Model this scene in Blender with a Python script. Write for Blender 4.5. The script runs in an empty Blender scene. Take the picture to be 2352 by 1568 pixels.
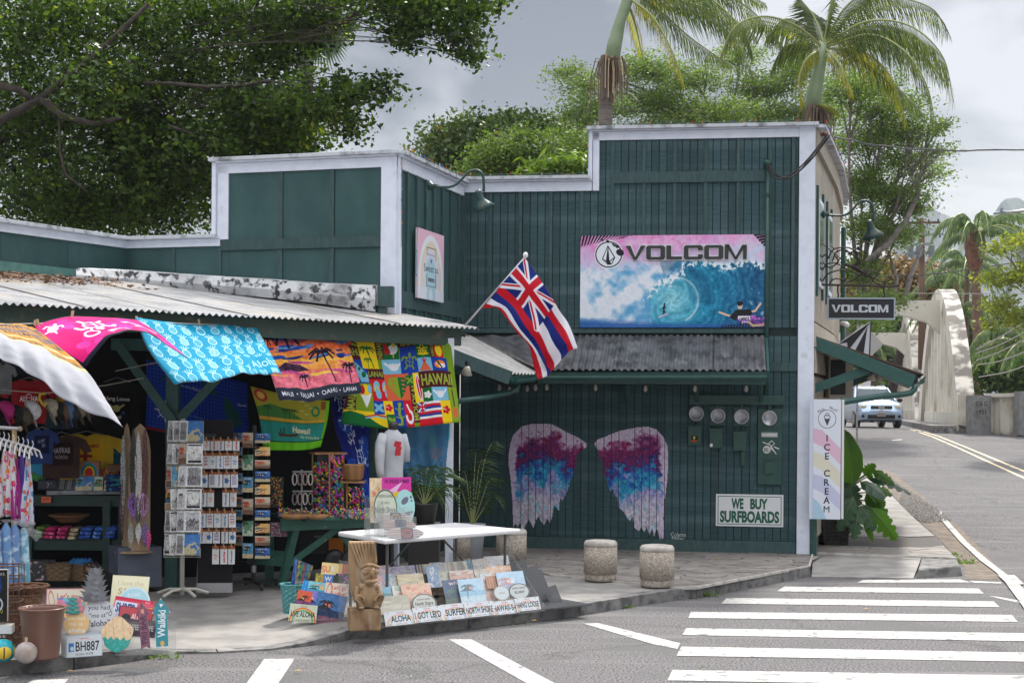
import bpy,math,random
import numpy as np
from mathutils import Vector,Matrix
from math import sin,cos,pi,radians
random.seed(7);RNG=np.random.default_rng(7)
S=bpy.context.scene;COL=S.collection
H,F,XC,YC,ROLL=2.085,3400.0,1176.0,930.0,0.0076
cd=bpy.data.cameras.new('camera');cam=bpy.data.objects.new('camera',cd);COL.objects.link(cam)
cam.location=(0,0,H)
cam.rotation_euler=(Matrix.Rotation(pi/2,3,'X')@Matrix.Rotation(ROLL,3,'Z')).to_euler()
cd.sensor_width=36;cd.lens=36*F/2352;cd.shift_y=(YC-784)/2352
cd.clip_start=0.1;cd.clip_end=4000
S.camera=cam
SUN_EL,SUN_AZ=radians(50),radians(22)
w=bpy.data.worlds.new('World');S.world=w;w.use_nodes=True
wn,wl=w.node_tree.nodes,w.node_tree.links;wn.clear()
sky=wn.new('ShaderNodeTexSky');sky.sky_type='NISHITA';sky.sun_disc=False
sky.sun_elevation=SUN_EL;sky.sun_rotation=SUN_AZ
bg1=wn.new('ShaderNodeBackground');bg1.inputs[1].default_value=0.07;wl.new(sky.outputs[0],bg1.inputs[0])
tc=wn.new('ShaderNodeTexCoord');mp=wn.new('ShaderNodeMapping');mp.inputs['Scale'].default_value=(1.0,1.0,2.1)
mp.inputs['Location'].default_value=(5.7,3.1,0.9)
wl.new(tc.outputs['Generated'],mp.inputs[0])
nz=wn.new('ShaderNodeTexNoise');nz.inputs['Scale'].default_value=4.0;nz.inputs['Detail'].default_value=6
nz.inputs['Roughness'].default_value=0.52;nz.inputs['Distortion'].default_value=0.25
wl.new(mp.outputs[0],nz.inputs['Vector'])
cr=wn.new('ShaderNodeValToRGB');wl.new(nz.outputs['Fac'],cr.inputs[0])
e=cr.color_ramp.elements
e[0].position=0.40;e[0].color=(0.06,0.06,0.062,1);e[1].position=0.57;e[1].color=(0.32,0.318,0.321,1)
m1=e=cr.color_ramp.elements.new(0.485);e.color=(0.185,0.184,0.186,1)
sx=wn.new('ShaderNodeSeparateXYZ');wl.new(tc.outputs['Generated'],sx.inputs[0])
mr=wn.new('ShaderNodeMapRange');mr.inputs[1].default_value=0.28;mr.inputs[2].default_value=1.0
mr.inputs[3].default_value=1.0;mr.inputs[4].default_value=6.2;wl.new(sx.outputs[2],mr.inputs[0])
bg2=wn.new('ShaderNodeBackground');wl.new(cr.outputs[0],bg2.inputs[0]);wl.new(mr.outputs[0],bg2.inputs[1])
mxs=wn.new('ShaderNodeMixShader');mxs.inputs[0].default_value=0.82
wl.new(bg1.outputs[0],mxs.inputs[1]);wl.new(bg2.outputs[0],mxs.inputs[2])
wo=wn.new('ShaderNodeOutputWorld');wl.new(mxs.outputs[0],wo.inputs[0])
sd=bpy.data.lights.new('sun','SUN');sun=bpy.data.objects.new('sun',sd);COL.objects.link(sun)
sd.energy=2.0;sd.angle=radians(4);sd.color=(1.0,0.95,0.87)
_dir=Vector((sin(SUN_AZ)*cos(SUN_EL),cos(SUN_AZ)*cos(SUN_EL),sin(SUN_EL)))
sun.rotation_euler=(-_dir).to_track_quat('-Z','Y').to_euler();sun.location=_dir*60
S.view_settings.view_transform='Standard';S.view_settings.look='None'
S.view_settings.gamma=1;S.view_settings.exposure=1.32;S.view_settings.use_curve_mapping=False
S.cycles.max_bounces=6;S.cycles.transparent_max_bounces=12
CR_,SR_=cos(ROLL),sin(ROLL)
def ray(X,Y):
 a,b=X-XC,Y-YC
 return(a*CR_+b*SR_)/F,(-a*SR_+b*CR_)/F
def P(X,Y,d):
 tx,ty=ray(X,Y);return Vector((tx*d,d,H-ty*d))
def zr(d):return 0.0 if d<22 else min(1.3,(d-22)*1.3/28)
def G(X,Y,z=0.0):
 tx,ty=ray(X,Y);d=(H-z)/ty if ty>1e-5 else 1e9
 if d>22 or d<0:
  k=1.3/28;d=(H-z+22*k)/(ty+k)
  if d>50:d=(H-z-1.3)/max(ty,1e-5)
 return Vector((tx*d,d,z+zr(d)))
class Pl:
 def __init__(s,x,y,ux,uy):
  s.o=Vector((x,y,0));s.U=Vector((ux,uy,0)).normalized();s.N=Vector((-s.U.y,s.U.x,0))
  if s.N.y<0 and abs(s.N.y)>0.2:s.N=-s.N
 def hit(s,X,Y,off=0.0):
  tx,ty=ray(X,Y);r=Vector((tx,1,0))
  d=(s.o.dot(s.N)-off)/r.dot(s.N);p=Vector((tx*d,d,H-ty*d))
  return(p-s.o).dot(s.U),p.z
 def pt(s,u,off,z):return s.o+s.U*u-s.N*off+Vector((0,0,z))
 def mat(s,u,off,z):
  m=Matrix.Identity(4)
  for i in range(3):
   m[i][0]=s.U[i];m[i][1]=(0,0,1)[i];m[i][2]=-s.N[i];m[i][3]=s.pt(u,off,z)[i]
  return m
 def rot(s):return math.atan2(s.U.y,s.U.x)
class MB:
 def __init__(s):s.v=[];s.f=[];s.m=[];s.uv={};s.k=0;s.T=None
 def add(s,vs,fs,uvs=None):
  b=len(s.v)
  if s.T is not None:vs=[s.T@Vector(p)for p in vs]
  s.v+=[tuple(p)for p in vs]
  for i,f in enumerate(fs):
   if uvs is not None:s.uv[len(s.f)]=uvs[i]
   s.f.append(tuple(b+j for j in f));s.m.append(s.k)
  return s
 def hexa(s,a,b):
  return s.add(list(a)+list(b),[(3,2,1,0),(4,5,6,7),(0,1,5,4),(1,2,6,5),(2,3,7,6),(3,0,4,7)])
 def box(s,c,d,rz=0,rx=0,ry=0):
  m=Matrix.Translation(c)@Matrix.Rotation(rz,4,'Z')@Matrix.Rotation(ry,4,'Y')@Matrix.Rotation(rx,4,'X')
  x,y,z=d[0]/2,d[1]/2,d[2]/2
  q=lambda zz:[m@Vector(p)for p in((-x,-y,zz),(x,-y,zz),(x,y,zz),(-x,y,zz))]
  return s.hexa(q(-z),q(z))
 def pbox(s,pl,u0,u1,o0,o1,z0,z1):
  q=lambda o:[pl.pt(u0,o,z0),pl.pt(u1,o,z0),pl.pt(u1,o,z1),pl.pt(u0,o,z1)]
  return s.hexa(q(o0),q(o1))
 def bar(s,a,b,w_,h_,up=(0,0,1)):
  a,b=Vector(a),Vector(b);t=(b-a).normalized();up=Vector(up)
  if abs(t.dot(up))>0.98:up=Vector((0,1,0))
  r=t.cross(up).normalized();n=r.cross(t)
  q=lambda p:[p-r*w_/2-n*h_/2,p+r*w_/2-n*h_/2,p+r*w_/2+n*h_/2,p-r*w_/2+n*h_/2]
  return s.hexa(q(a),q(b))
 def tube(s,pts,r,n=6,cap=True):
  pts=[Vector(p)for p in pts];rs=r if isinstance(r,(list,tuple))else[r]*len(pts)
  vs,fs=[],[];ref=None
  for i,p in enumerate(pts):
   t=(pts[min(i+1,len(pts)-1)]-pts[max(i-1,0)]).normalized()
   if ref is None:ref=Vector((0,0,1))if abs(t.z)<0.9 else Vector((1,0,0))
   x=t.cross(ref).normalized();y=x.cross(t);ref=y if y.length>0.1 else ref
   vs+=[p+(x*cos(2*pi*k/n)+y*sin(2*pi*k/n))*rs[i]for k in range(n)]
  for i in range(len(pts)-1):
   for k in range(n):
    k2=(k+1)%n;fs.append((i*n+k,i*n+k2,(i+1)*n+k2,(i+1)*n+k))
  if cap:fs+=[tuple(range(n-1,-1,-1)),tuple((len(pts)-1)*n+k for k in range(n))]
  return s.add(vs,fs)
 def lathe(s,prof,c=(0,0,0),n=16,ax=None):
  c=Vector(c);A=Matrix.Identity(3)if ax is None else Vector((0,0,1)).rotation_difference(Vector(ax)).to_matrix()
  vs=[c+A@Vector((r*cos(2*pi*k/n),r*sin(2*pi*k/n),z))for r,z in prof for k in range(n)]
  fs=[(i*n+k,i*n+(k+1)%n,(i+1)*n+(k+1)%n,(i+1)*n+k)for i in range(len(prof)-1)for k in range(n)]
  if prof[0][0]>1e-4:fs.append(tuple(range(n-1,-1,-1)))
  if prof[-1][0]>1e-4:fs.append(tuple((len(prof)-1)*n+k for k in range(n)))
  return s.add(vs,fs)
 def ball(s,c,r,n=10,sc=(1,1,1)):
  m=n//2+1;vs,fs=[],[]
  for i in range(m+1):
   a=pi*i/m
   vs+=[(c[0]+r*sc[0]*sin(a)*cos(2*pi*k/n),c[1]+r*sc[1]*sin(a)*sin(2*pi*k/n),c[2]+r*sc[2]*cos(a))for k in range(n)]
  fs=[(i*n+k,(i+1)*n+k,(i+1)*n+(k+1)%n,i*n+(k+1)%n)for i in range(m)for k in range(n)]
  return s.add(vs,fs)
 def prism(s,pts,ex):
  pts=[Vector(p)for p in pts];n=len(pts);ex=Vector(ex)
  nn=Vector((0,0,0))
  for i in range(n):nn+=pts[i].cross(pts[(i+1)%n])
  if nn.dot(ex)>0:pts=pts[::-1]
  return s.add(pts+[p+ex for p in pts],[tuple(range(n)),tuple(range(2*n-1,n-1,-1))]+[(i,i+n,(i+1)%n+n,(i+1)%n)for i in range(n)])
 def quad(s,a,b,c,d,uv=((0,0),(1,0),(1,1),(0,1))):
  return s.add([a,b,c,d],[(0,1,2,3)],[uv])
 def panel(s,M4,w_,h_,t=0.003,k=0,kb=None):
  s.k=k;q=lambda z:[M4@Vector(p)for p in((-w_/2,0,z),(w_/2,0,z),(w_/2,h_,z),(-w_/2,h_,z))]
  s.quad(*q(t))
  s.k=k if kb is None else kb
  a,b=q(0),q(t);s.add(a+b,[(3,2,1,0),(0,1,5,4),(1,2,6,5),(2,3,7,6),(3,0,4,7)]);s.k=k
  return s
ROOTM={}
def mesh_of(name,mb,inv=None):
 me=bpy.data.meshes.new(name)
 vs=mb.v if inv is None else[tuple(inv@Vector(p))for p in mb.v]
 me.from_pydata(vs,[],mb.f)
 if any(mb.m):me.polygons.foreach_set('material_index',mb.m)
 if mb.uv:
  ul=me.uv_layers.new(name='UVMap').data
  for i,uv in mb.uv.items():
   for j,li in enumerate(me.polygons[i].loop_indices):ul[li].uv=uv[j]
 me.update();return me
def mk(name,mb,mats,parent=None,smooth=False,local=False,bevel=0,**kw):
 inv=ROOTM[parent].inverted()if(parent is not None and not local)else None
 me=mesh_of(name,mb,inv)
 for m in(mats if isinstance(mats,(list,tuple))else[mats]):me.materials.append(m)
 if smooth:me.polygons.foreach_set('use_smooth',[True]*len(me.polygons))
 o=bpy.data.objects.new(name,me);COL.objects.link(o)
 if parent is not None:o.parent=parent;ROOTM[o]=ROOTM[parent]
 else:ROOTM[o]=Matrix.Identity(4)
 if bevel:
  b=o.modifiers.new('bevel','BEVEL');b.width=bevel;b.segments=2;b.limit_method='ANGLE';b.angle_limit=0.6
 for k,v in kw.items():o[k]=v
 return o
def thing(name,label,cat,loc=(0,0,0),rz=0,group=None):
 o=bpy.data.objects.new(name,None);COL.objects.link(o);o.empty_display_size=0.1
 o.location=loc;o.rotation_euler=(0,0,rz);ROOTM[o]=Matrix.Translation(loc)@Matrix.Rotation(rz,4,'Z')
 o['label']=label;o['category']=cat
 if group:o['group']=group
 return o
def tag(o,label,cat,group=None):
 o['label']=label;o['category']=cat
 if group:o['group']=group
 return o
def struct(name,mb,mats,parent=None,**kw):
 o=mk(name,mb,mats,parent,**kw)
 if parent is None:o['kind']='structure'
 return o
def dup(root,loc,rz=0,label=None,sc=None):
 r=root.copy();COL.objects.link(r);r.location=loc;r.rotation_euler=(0,0,rz)
 ROOTM[r]=Matrix.Translation(loc)@Matrix.Rotation(rz,4,'Z')
 if sc:r.scale=sc if isinstance(sc,tuple)else(sc,sc,sc)
 if label:r['label']=label
 for ch in list(root.children):
  c=ch.copy();COL.objects.link(c);c.parent=r
  for g in list(ch.children):
   q=g.copy();COL.objects.link(q);q.parent=c
 return r
MATS={}
def M(name,col,rough=0.6,col2=None,nscale=6,ndetail=5,lo=0.4,hi=0.65,bump=0.0,bscale=30,stretch=(1,1,1),metal=0,spec=None,rnd=0.0,col3=None,s3=1.2,lo3=.55,hi3=.7,trans=0):
 if name in MATS:return MATS[name]
 m=bpy.data.materials.new(name);m.use_nodes=True;n,l=m.node_tree.nodes,m.node_tree.links
 b=n['Principled BSDF'];b.inputs['Roughness'].default_value=rough;b.inputs['Metallic'].default_value=metal
 b.inputs['Base Color'].default_value=(*col,1)
 if spec is not None:b.inputs['Specular IOR Level'].default_value=spec
 geo=n.new('ShaderNodeNewGeometry');mp=n.new('ShaderNodeMapping');mp.inputs['Scale'].default_value=stretch
 l.new(geo.outputs['Position'],mp.inputs[0]);out=None
 def noise(sc,det=ndetail):
  t=n.new('ShaderNodeTexNoise');t.inputs['Scale'].default_value=sc;t.inputs['Detail'].default_value=det
  l.new(mp.outputs[0],t.inputs['Vector']);return t
 def rng(src,a,c):
  r=n.new('ShaderNodeMapRange');r.inputs[1].default_value=a;r.inputs[2].default_value=c;l.new(src,r.inputs[0]);return r.outputs[0]
 def mix(fac,a,bcol):
  x=n.new('ShaderNodeMix');x.data_type='RGBA';l.new(fac,x.inputs[0])
  if isinstance(a,tuple):x.inputs[6].default_value=(*a,1)
  else:l.new(a,x.inputs[6])
  x.inputs[7].default_value=(*bcol,1);return x.outputs[2]
 if col2:out=mix(rng(noise(nscale).outputs['Fac'],lo,hi),col,col2)
 if col3:out=mix(rng(noise(s3).outputs['Fac'],lo3,hi3),out or col,col3)
 if rnd:
  oi=n.new('ShaderNodeObjectInfo');h=n.new('ShaderNodeHueSaturation')
  r=n.new('ShaderNodeMapRange');r.inputs[3].default_value=1-rnd;r.inputs[4].default_value=1+rnd
  l.new(oi.outputs['Random'],r.inputs[0]);l.new(r.outputs[0],h.inputs['Value'])
  if out:l.new(out,h.inputs['Color'])
  else:h.inputs['Color'].default_value=(*col,1)
  out=h.outputs[0]
 if out:l.new(out,b.inputs['Base Color'])
 if bump:
  t=noise(bscale);bp=n.new('ShaderNodeBump');bp.inputs['Strength'].default_value=bump;bp.inputs['Distance'].default_value=0.01
  l.new(t.outputs['Fac'],bp.inputs['Height']);l.new(bp.outputs[0],b.inputs['Normal'])
 if trans:
  b.inputs['Transmission Weight'].default_value=trans
 MATS[name]=m;return m
def leafmat(name,c1,c2,c3=None,tr=0.35,rough=0.5,scale=1.2):
 if name in MATS:return MATS[name]
 m=bpy.data.materials.new(name);m.use_nodes=True;n,l=m.node_tree.nodes,m.node_tree.links;n.clear()
 o=n.new('ShaderNodeOutputMaterial');g=n.new('ShaderNodeNewGeometry')
 r=n.new('ShaderNodeValToRGB');e=r.color_ramp.elements
 e[0].color=(*c1,1);e[1].color=(*c2,1);e[0].position=0.15;e[1].position=0.85
 if c3:x=e.new(0.95);x.color=(*c3,1)
 t=n.new('ShaderNodeTexNoise');t.inputs['Scale'].default_value=scale;l.new(g.outputs['Position'],t.inputs['Vector'])
 a=n.new('ShaderNodeMath');a.operation='MULTIPLY_ADD';l.new(t.outputs['Fac'],a.inputs[0]);a.inputs[1].default_value=1.0
 b=n.new('ShaderNodeMath');b.operation='MULTIPLY_ADD';l.new(g.outputs['Random Per Island'],b.inputs[0]);b.inputs[1].default_value=0.6;b.inputs[2].default_value=-0.3
 l.new(b.outputs[0],a.inputs[2]);l.new(a.outputs[0],r.inputs[0])
 p=n.new('ShaderNodeBsdfPrincipled');p.inputs['Roughness'].default_value=rough;p.inputs['Specular IOR Level'].default_value=0.35;l.new(r.outputs[0],p.inputs['Base Color'])
 ts=n.new('ShaderNodeBsdfTranslucent');hs=n.new('ShaderNodeHueSaturation');hs.inputs['Value'].default_value=1.5;hs.inputs['Saturation'].default_value=1.15
 l.new(r.outputs[0],hs.inputs['Color']);l.new(hs.outputs[0],ts.inputs[0])
 mx=n.new('ShaderNodeMixShader');mx.inputs[0].default_value=tr;l.new(p.outputs[0],mx.inputs[1]);l.new(ts.outputs[0],mx.inputs[2]);l.new(mx.outputs[0],o.inputs[0])
 MATS[name]=m;return m
def clear(name,tint=(1,1,1),fac=0.75,rough=0.08):
 if name in MATS:return MATS[name]
 m=bpy.data.materials.new(name);m.use_nodes=True;n,l=m.node_tree.nodes,m.node_tree.links;n.clear()
 o=n.new('ShaderNodeOutputMaterial');t=n.new('ShaderNodeBsdfTransparent');t.inputs[0].default_value=(*tint,1)
 g=n.new('ShaderNodeBsdfPrincipled');g.inputs['Base Color'].default_value=(*[0.6*c for c in tint],1);g.inputs['Roughness'].default_value=rough
 mx=n.new('ShaderNodeMixShader');mx.inputs[0].default_value=1-fac
 l.new(t.outputs[0],mx.inputs[1]);l.new(g.outputs[0],mx.inputs[2]);l.new(mx.outputs[0],o.inputs[0]);MATS[name]=m;return m
_txt={}
def text_tris(s,bold=0.0,space=1.0):
 k=(s,bold,space)
 if k not in _txt:
  c=bpy.data.curves.new('t','FONT');c.body=s;c.offset=bold;c.space_character=space;c.resolution_u=3
  o=bpy.data.objects.new('t',c);COL.objects.link(o);dg=bpy.context.evaluated_depsgraph_get()
  me=bpy.data.meshes.new_from_object(o.evaluated_get(dg));me.calc_loop_triangles()
  v=np.array([p.co[:2]for p in me.vertices])if len(me.vertices)else np.zeros((1,2))
  t=np.array([t.vertices[:]for t in me.loop_triangles],int).reshape(-1,3)
  v=(v-[v[:,0].min(),0])/0.7
  _txt[k]=(v,t,[p.vertices[:]for p in me.polygons]);bpy.data.objects.remove(o);bpy.data.curves.remove(c)
 return _txt[k]
def _c(c):return np.array(c if max(c)<=1 else[x/255 for x in c],float)
class Cv:
 def __init__(s,w_,h_,bg=(1,1,1)):s.w,s.h=w_,h_;s.a=np.empty((h_,w_,3));s.a[:]=_c(bg)
 def _bb(s,x0,y0,x1,y1):
  x0,y0=max(0,int(x0)),max(0,int(y0));x1,y1=min(s.w,int(x1)+2),min(s.h,int(y1)+2)
  if x1<=x0 or y1<=y0:return None
  yy,xx=np.mgrid[y0:y1,x0:x1];return slice(y0,y1),slice(x0,x1),xx+.5,yy+.5
 def rect(s,x0,y0,x1,y1,c):s.a[max(0,int(y0)):max(0,int(y1)),max(0,int(x0)):max(0,int(x1))]=_c(c);return s
 def poly(s,pts,c):
  p=np.array(pts,float);b=s._bb(p[:,0].min(),p[:,1].min(),p[:,0].max(),p[:,1].max())
  if b is None:return s
  sy,sx,xx,yy=b;ins=np.zeros(xx.shape,bool);q=np.roll(p,-1,0)
  for(x0,y0),(x1,y1)in zip(p,q):
   if y0==y1:continue
   ins^=((y0>yy)!=(y1>yy))&(xx<(x1-x0)*(yy-y0)/(y1-y0)+x0)
  s.a[sy,sx][ins]=_c(c);return s
 def ell(s,cx,cy,rx,ry,c,rot=0,w_=0):
  r=max(rx,ry)+w_;b=s._bb(cx-r,cy-r,cx+r,cy+r)
  if b is None:return s
  sy,sx,xx,yy=b;x,y=xx-cx,yy-cy;u,v=x*cos(rot)+y*sin(rot),-x*sin(rot)+y*cos(rot)
  k=np.sqrt((u/rx)**2+(v/ry)**2);s.a[sy,sx][(k<=1)if not w_ else(abs(k-1)*min(rx,ry)<w_/2)]=_c(c);return s
 def line(s,pts,w_,c):
  for(x0,y0),(x1,y1)in zip(pts[:-1],pts[1:]):
   b=s._bb(min(x0,x1)-w_,min(y0,y1)-w_,max(x0,x1)+w_,max(y0,y1)+w_)
   if b is None:continue
   sy,sx,xx,yy=b;dx,dy=x1-x0,y1-y0;L=dx*dx+dy*dy+1e-9
   t=np.clip(((xx-x0)*dx+(yy-y0)*dy)/L,0,1)
   s.a[sy,sx][(xx-x0-t*dx)**2+(yy-y0-t*dy)**2<=(w_/2)**2]=_c(c)
  return s
 def text(s,st,x,y,h,c,rot=0,bold=0.0,w_=None,al='l',space=1.0):
  v,t,_=text_tris(st,bold,space);v=v.copy()
  k=h if w_ is None else w_/max(v[:,0].max(),1e-6)
  v=v*[k,h]
  if al=='c':v[:,0]-=v[:,0].max()/2
  p=np.stack([x+v[:,0]*cos(rot)+v[:,1]*sin(rot),y+v[:,0]*sin(rot)-v[:,1]*cos(rot)],1)
  for a,b_,d in t:
   A,B,D=p[a],p[b_],p[d];b=s._bb(min(A[0],B[0],D[0])-1,min(A[1],B[1],D[1])-1,max(A[0],B[0],D[0]),max(A[1],B[1],D[1]))
   if b is None:continue
   sy,sx,xx,yy=b;e=lambda U,V:(V[0]-U[0])*(yy-U[1])-(V[1]-U[1])*(xx-U[0])
   e1,e2,e3=e(A,B),e(B,D),e(D,A);s.a[sy,sx][((e1>=0)&(e2>=0)&(e3>=0))|((e1<=0)&(e2<=0)&(e3<=0))]=_c(c)
  return s
 def noise(s,amt,cell=8,seed=0,mono=True):
  r=np.random.default_rng(seed);tot=0
  for o in range(3):
   n_=r.random((s.h//cell+3,s.w//cell+3,1 if mono else 3))-.5
   yy=np.linspace(0,n_.shape[0]-2.001,s.h);xx=np.linspace(0,n_.shape[1]-2.001,s.w)
   y0,x0=yy.astype(int),xx.astype(int);fy,fx=(yy-y0)[:,None,None],(xx-x0)[None,:,None]
   fy,fx=fy*fy*(3-2*fy),fx*fx*(3-2*fx);g=lambda i,j:n_[y0+i][:,x0+j]
   tot=tot+(g(0,0)*(1-fy)*(1-fx)+g(1,0)*fy*(1-fx)+g(0,1)*(1-fy)*fx+g(1,1)*fy*fx)/(1.7**o);cell=max(2,cell//2)
  s.a=np.clip(s.a+tot*amt,0,1);return s
 def img(s,name,alpha=None):
  im=bpy.data.images.new(name,s.w,s.h,alpha=alpha is not None);px=np.ones((s.h,s.w,4),np.float32)
  px[...,:3]=np.clip(s.a,0,1)[::-1]
  if alpha is not None:px[...,3]=alpha[::-1]
  im.pixels.foreach_set(px.ravel());im.pack();return im
def imat(name,cv,rough=0.6,gain=0.9,bump=0,tr=0.0,bscale=60):
 if name in MATS:return MATS[name]
 m=bpy.data.materials.new(name);m.use_nodes=True;n,l=m.node_tree.nodes,m.node_tree.links
 b=n['Principled BSDF'];b.inputs['Roughness'].default_value=rough;b.inputs['Specular IOR Level'].default_value=0.3
 t=n.new('ShaderNodeTexImage');t.image=cv.img(name);t.extension='EXTEND';h=n.new('ShaderNodeHueSaturation');h.inputs['Value'].default_value=gain
 uv=n.new('ShaderNodeUVMap');l.new(uv.outputs[0],t.inputs[0]);l.new(t.outputs[0],h.inputs['Color']);l.new(h.outputs[0],b.inputs['Base Color'])
 if bump:
  g=n.new('ShaderNodeNewGeometry');z=n.new('ShaderNodeTexNoise');z.inputs['Scale'].default_value=bscale;l.new(g.outputs['Position'],z.inputs['Vector'])
  bp=n.new('ShaderNodeBump');bp.inputs['Strength'].default_value=bump;bp.inputs['Distance'].default_value=0.004;l.new(z.outputs['Fac'],bp.inputs['Height']);l.new(bp.outputs[0],b.inputs['Normal'])
 if tr:
  ts=n.new('ShaderNodeBsdfTranslucent');l.new(h.outputs[0],ts.inputs[0]);mx=n.new('ShaderNodeMixShader');mx.inputs[0].default_value=tr
  o=n['Material Output'];l.new(b.outputs[0],mx.inputs[1]);l.new(ts.outputs[0],mx.inputs[2]);l.new(mx.outputs[0],o.inputs[0])
 MATS[name]=m;return m
def textmesh(mb,st,M4,h,w_=None,t=0.004,bold=0.0,al='l',rot=0,dx=0,dy=0,space=1.0,rad=None):
 v,tr,polys=text_tris(st,bold,space);v=v.copy()
 k=h if w_ is None else w_/max(v[:,0].max(),1e-6);v=v*[k,h]
 if al=='c':v[:,0]-=v[:,0].max()/2
 pts=[M4@Vector((dx+a*cos(rot)-b*sin(rot),dy+a*sin(rot)+b*cos(rot),t))for a,b in v]
 mb.add(pts,[tuple(int(i)for i in q)for q in tr])
 if t>0.006:
  from collections import Counter
  ed=Counter();
  for q in tr:
   for i in range(3):ed[(int(q[i]),int(q[(i+1)%3]))]+=1
  for(a,b),_ in list(ed.items()):
   if(b,a)not in ed:
    back=(M4.to_3x3()@Vector((0,0,-t)));mb.add([pts[a],pts[b],pts[b]+back,pts[a]+back],[(0,3,2,1)])
 return mb
def catmull(pts,n):
 pts=np.array(pts,float);m=len(pts);out=[]
 for t in np.linspace(0,m-1,n):
  i=min(int(t),m-2);f=t-i;p1,p2=pts[i],pts[i+1];p0=pts[i-1]if i>0 else 2*p1-p2;p3=pts[i+2]if i+2<m else 2*p2-p1
  out.append(0.5*((2*p1)+(-p0+p2)*f+(2*p0-5*p1+4*p2-p3)*f*f+(-p0+3*p1-3*p2+p3)*f**3))
 return np.array(out)
def cloth(name,net,mats,parent=None,nu=40,nv=28,rip=0.01,rn=9,th=0.004,ph=0,**kw):
 """net: rows top to bottom of (X, Y, depth); mats = (front, back)"""
 A=np.array([[tuple(P(*p))for p in row]for row in net])
 A=np.array([catmull(r,nu)for r in A]);A=np.array([catmull(A[:,j],nv)for j in range(nu)]).transpose(1,0,2)
 du=np.gradient(A,axis=1);dv=np.gradient(A,axis=0);N=np.cross(du,dv);N/=np.linalg.norm(N,axis=2)[...,None]+1e-9
 U=np.linspace(0,1,nu)[None,:];V=np.linspace(0,1,nv)[:,None]
 A=A+N*(rip*(0.25+V)*(np.sin(U*rn*2*pi+V*2.3+ph)+0.5*np.sin(U*rn*4.6*pi-V*4+ph)+.16*np.sin(U*rn*11+V*19+ph)*np.cos(V*23-U*9)+.12*np.sin(U*61+V*31)*np.sin(V*37-U*17)))[...,None]
 B=A+N*th;mb=MB();vs=[tuple(p)for p in A.reshape(-1,3)]+[tuple(p)for p in B.reshape(-1,3)];K=nu*nv
 sgn=1 if N[nv//2,nu//2,1]<0 else-1
 fs,uvs,ms=[],[],[]
 for i in range(nv-1):
  for j in range(nu-1):
   a,b,c,d=i*nu+j,i*nu+j+1,(i+1)*nu+j+1,(i+1)*nu+j
   uv=[(j/(nu-1),1-i/(nv-1)),((j+1)/(nu-1),1-i/(nv-1)),((j+1)/(nu-1),1-(i+1)/(nv-1)),(j/(nu-1),1-(i+1)/(nv-1))]
   fs+=[(a,b,c,d),(K+d,K+c,K+b,K+a)];uvs+=[uv,uv[::-1]];ms+=[0,1]if sgn<0 else[1,0]
 rim=[i for i in range(nu)]+[i*nu+nu-1 for i in range(1,nv)]+[(nv-1)*nu+j for j in range(nu-2,-1,-1)]+[i*nu for i in range(nv-2,0,-1)]
 for a,b in zip(rim,rim[1:]+rim[:1]):fs.append((b,a,K+a,K+b));uvs.append([(0,0)]*4);ms.append(1)
 mb.add(vs,fs,uvs);mb.m=ms
 return mk(name,mb,mats,parent,smooth=True,**kw)
asphalt=M('asphalt',(0.13,0.125,0.125),0.85,(0.19,0.185,0.185),140,2,.42,.6,bump=.8,bscale=120,col3=(0.1,.098,.1),s3=.5,lo3=.5,hi3=.72)
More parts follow.
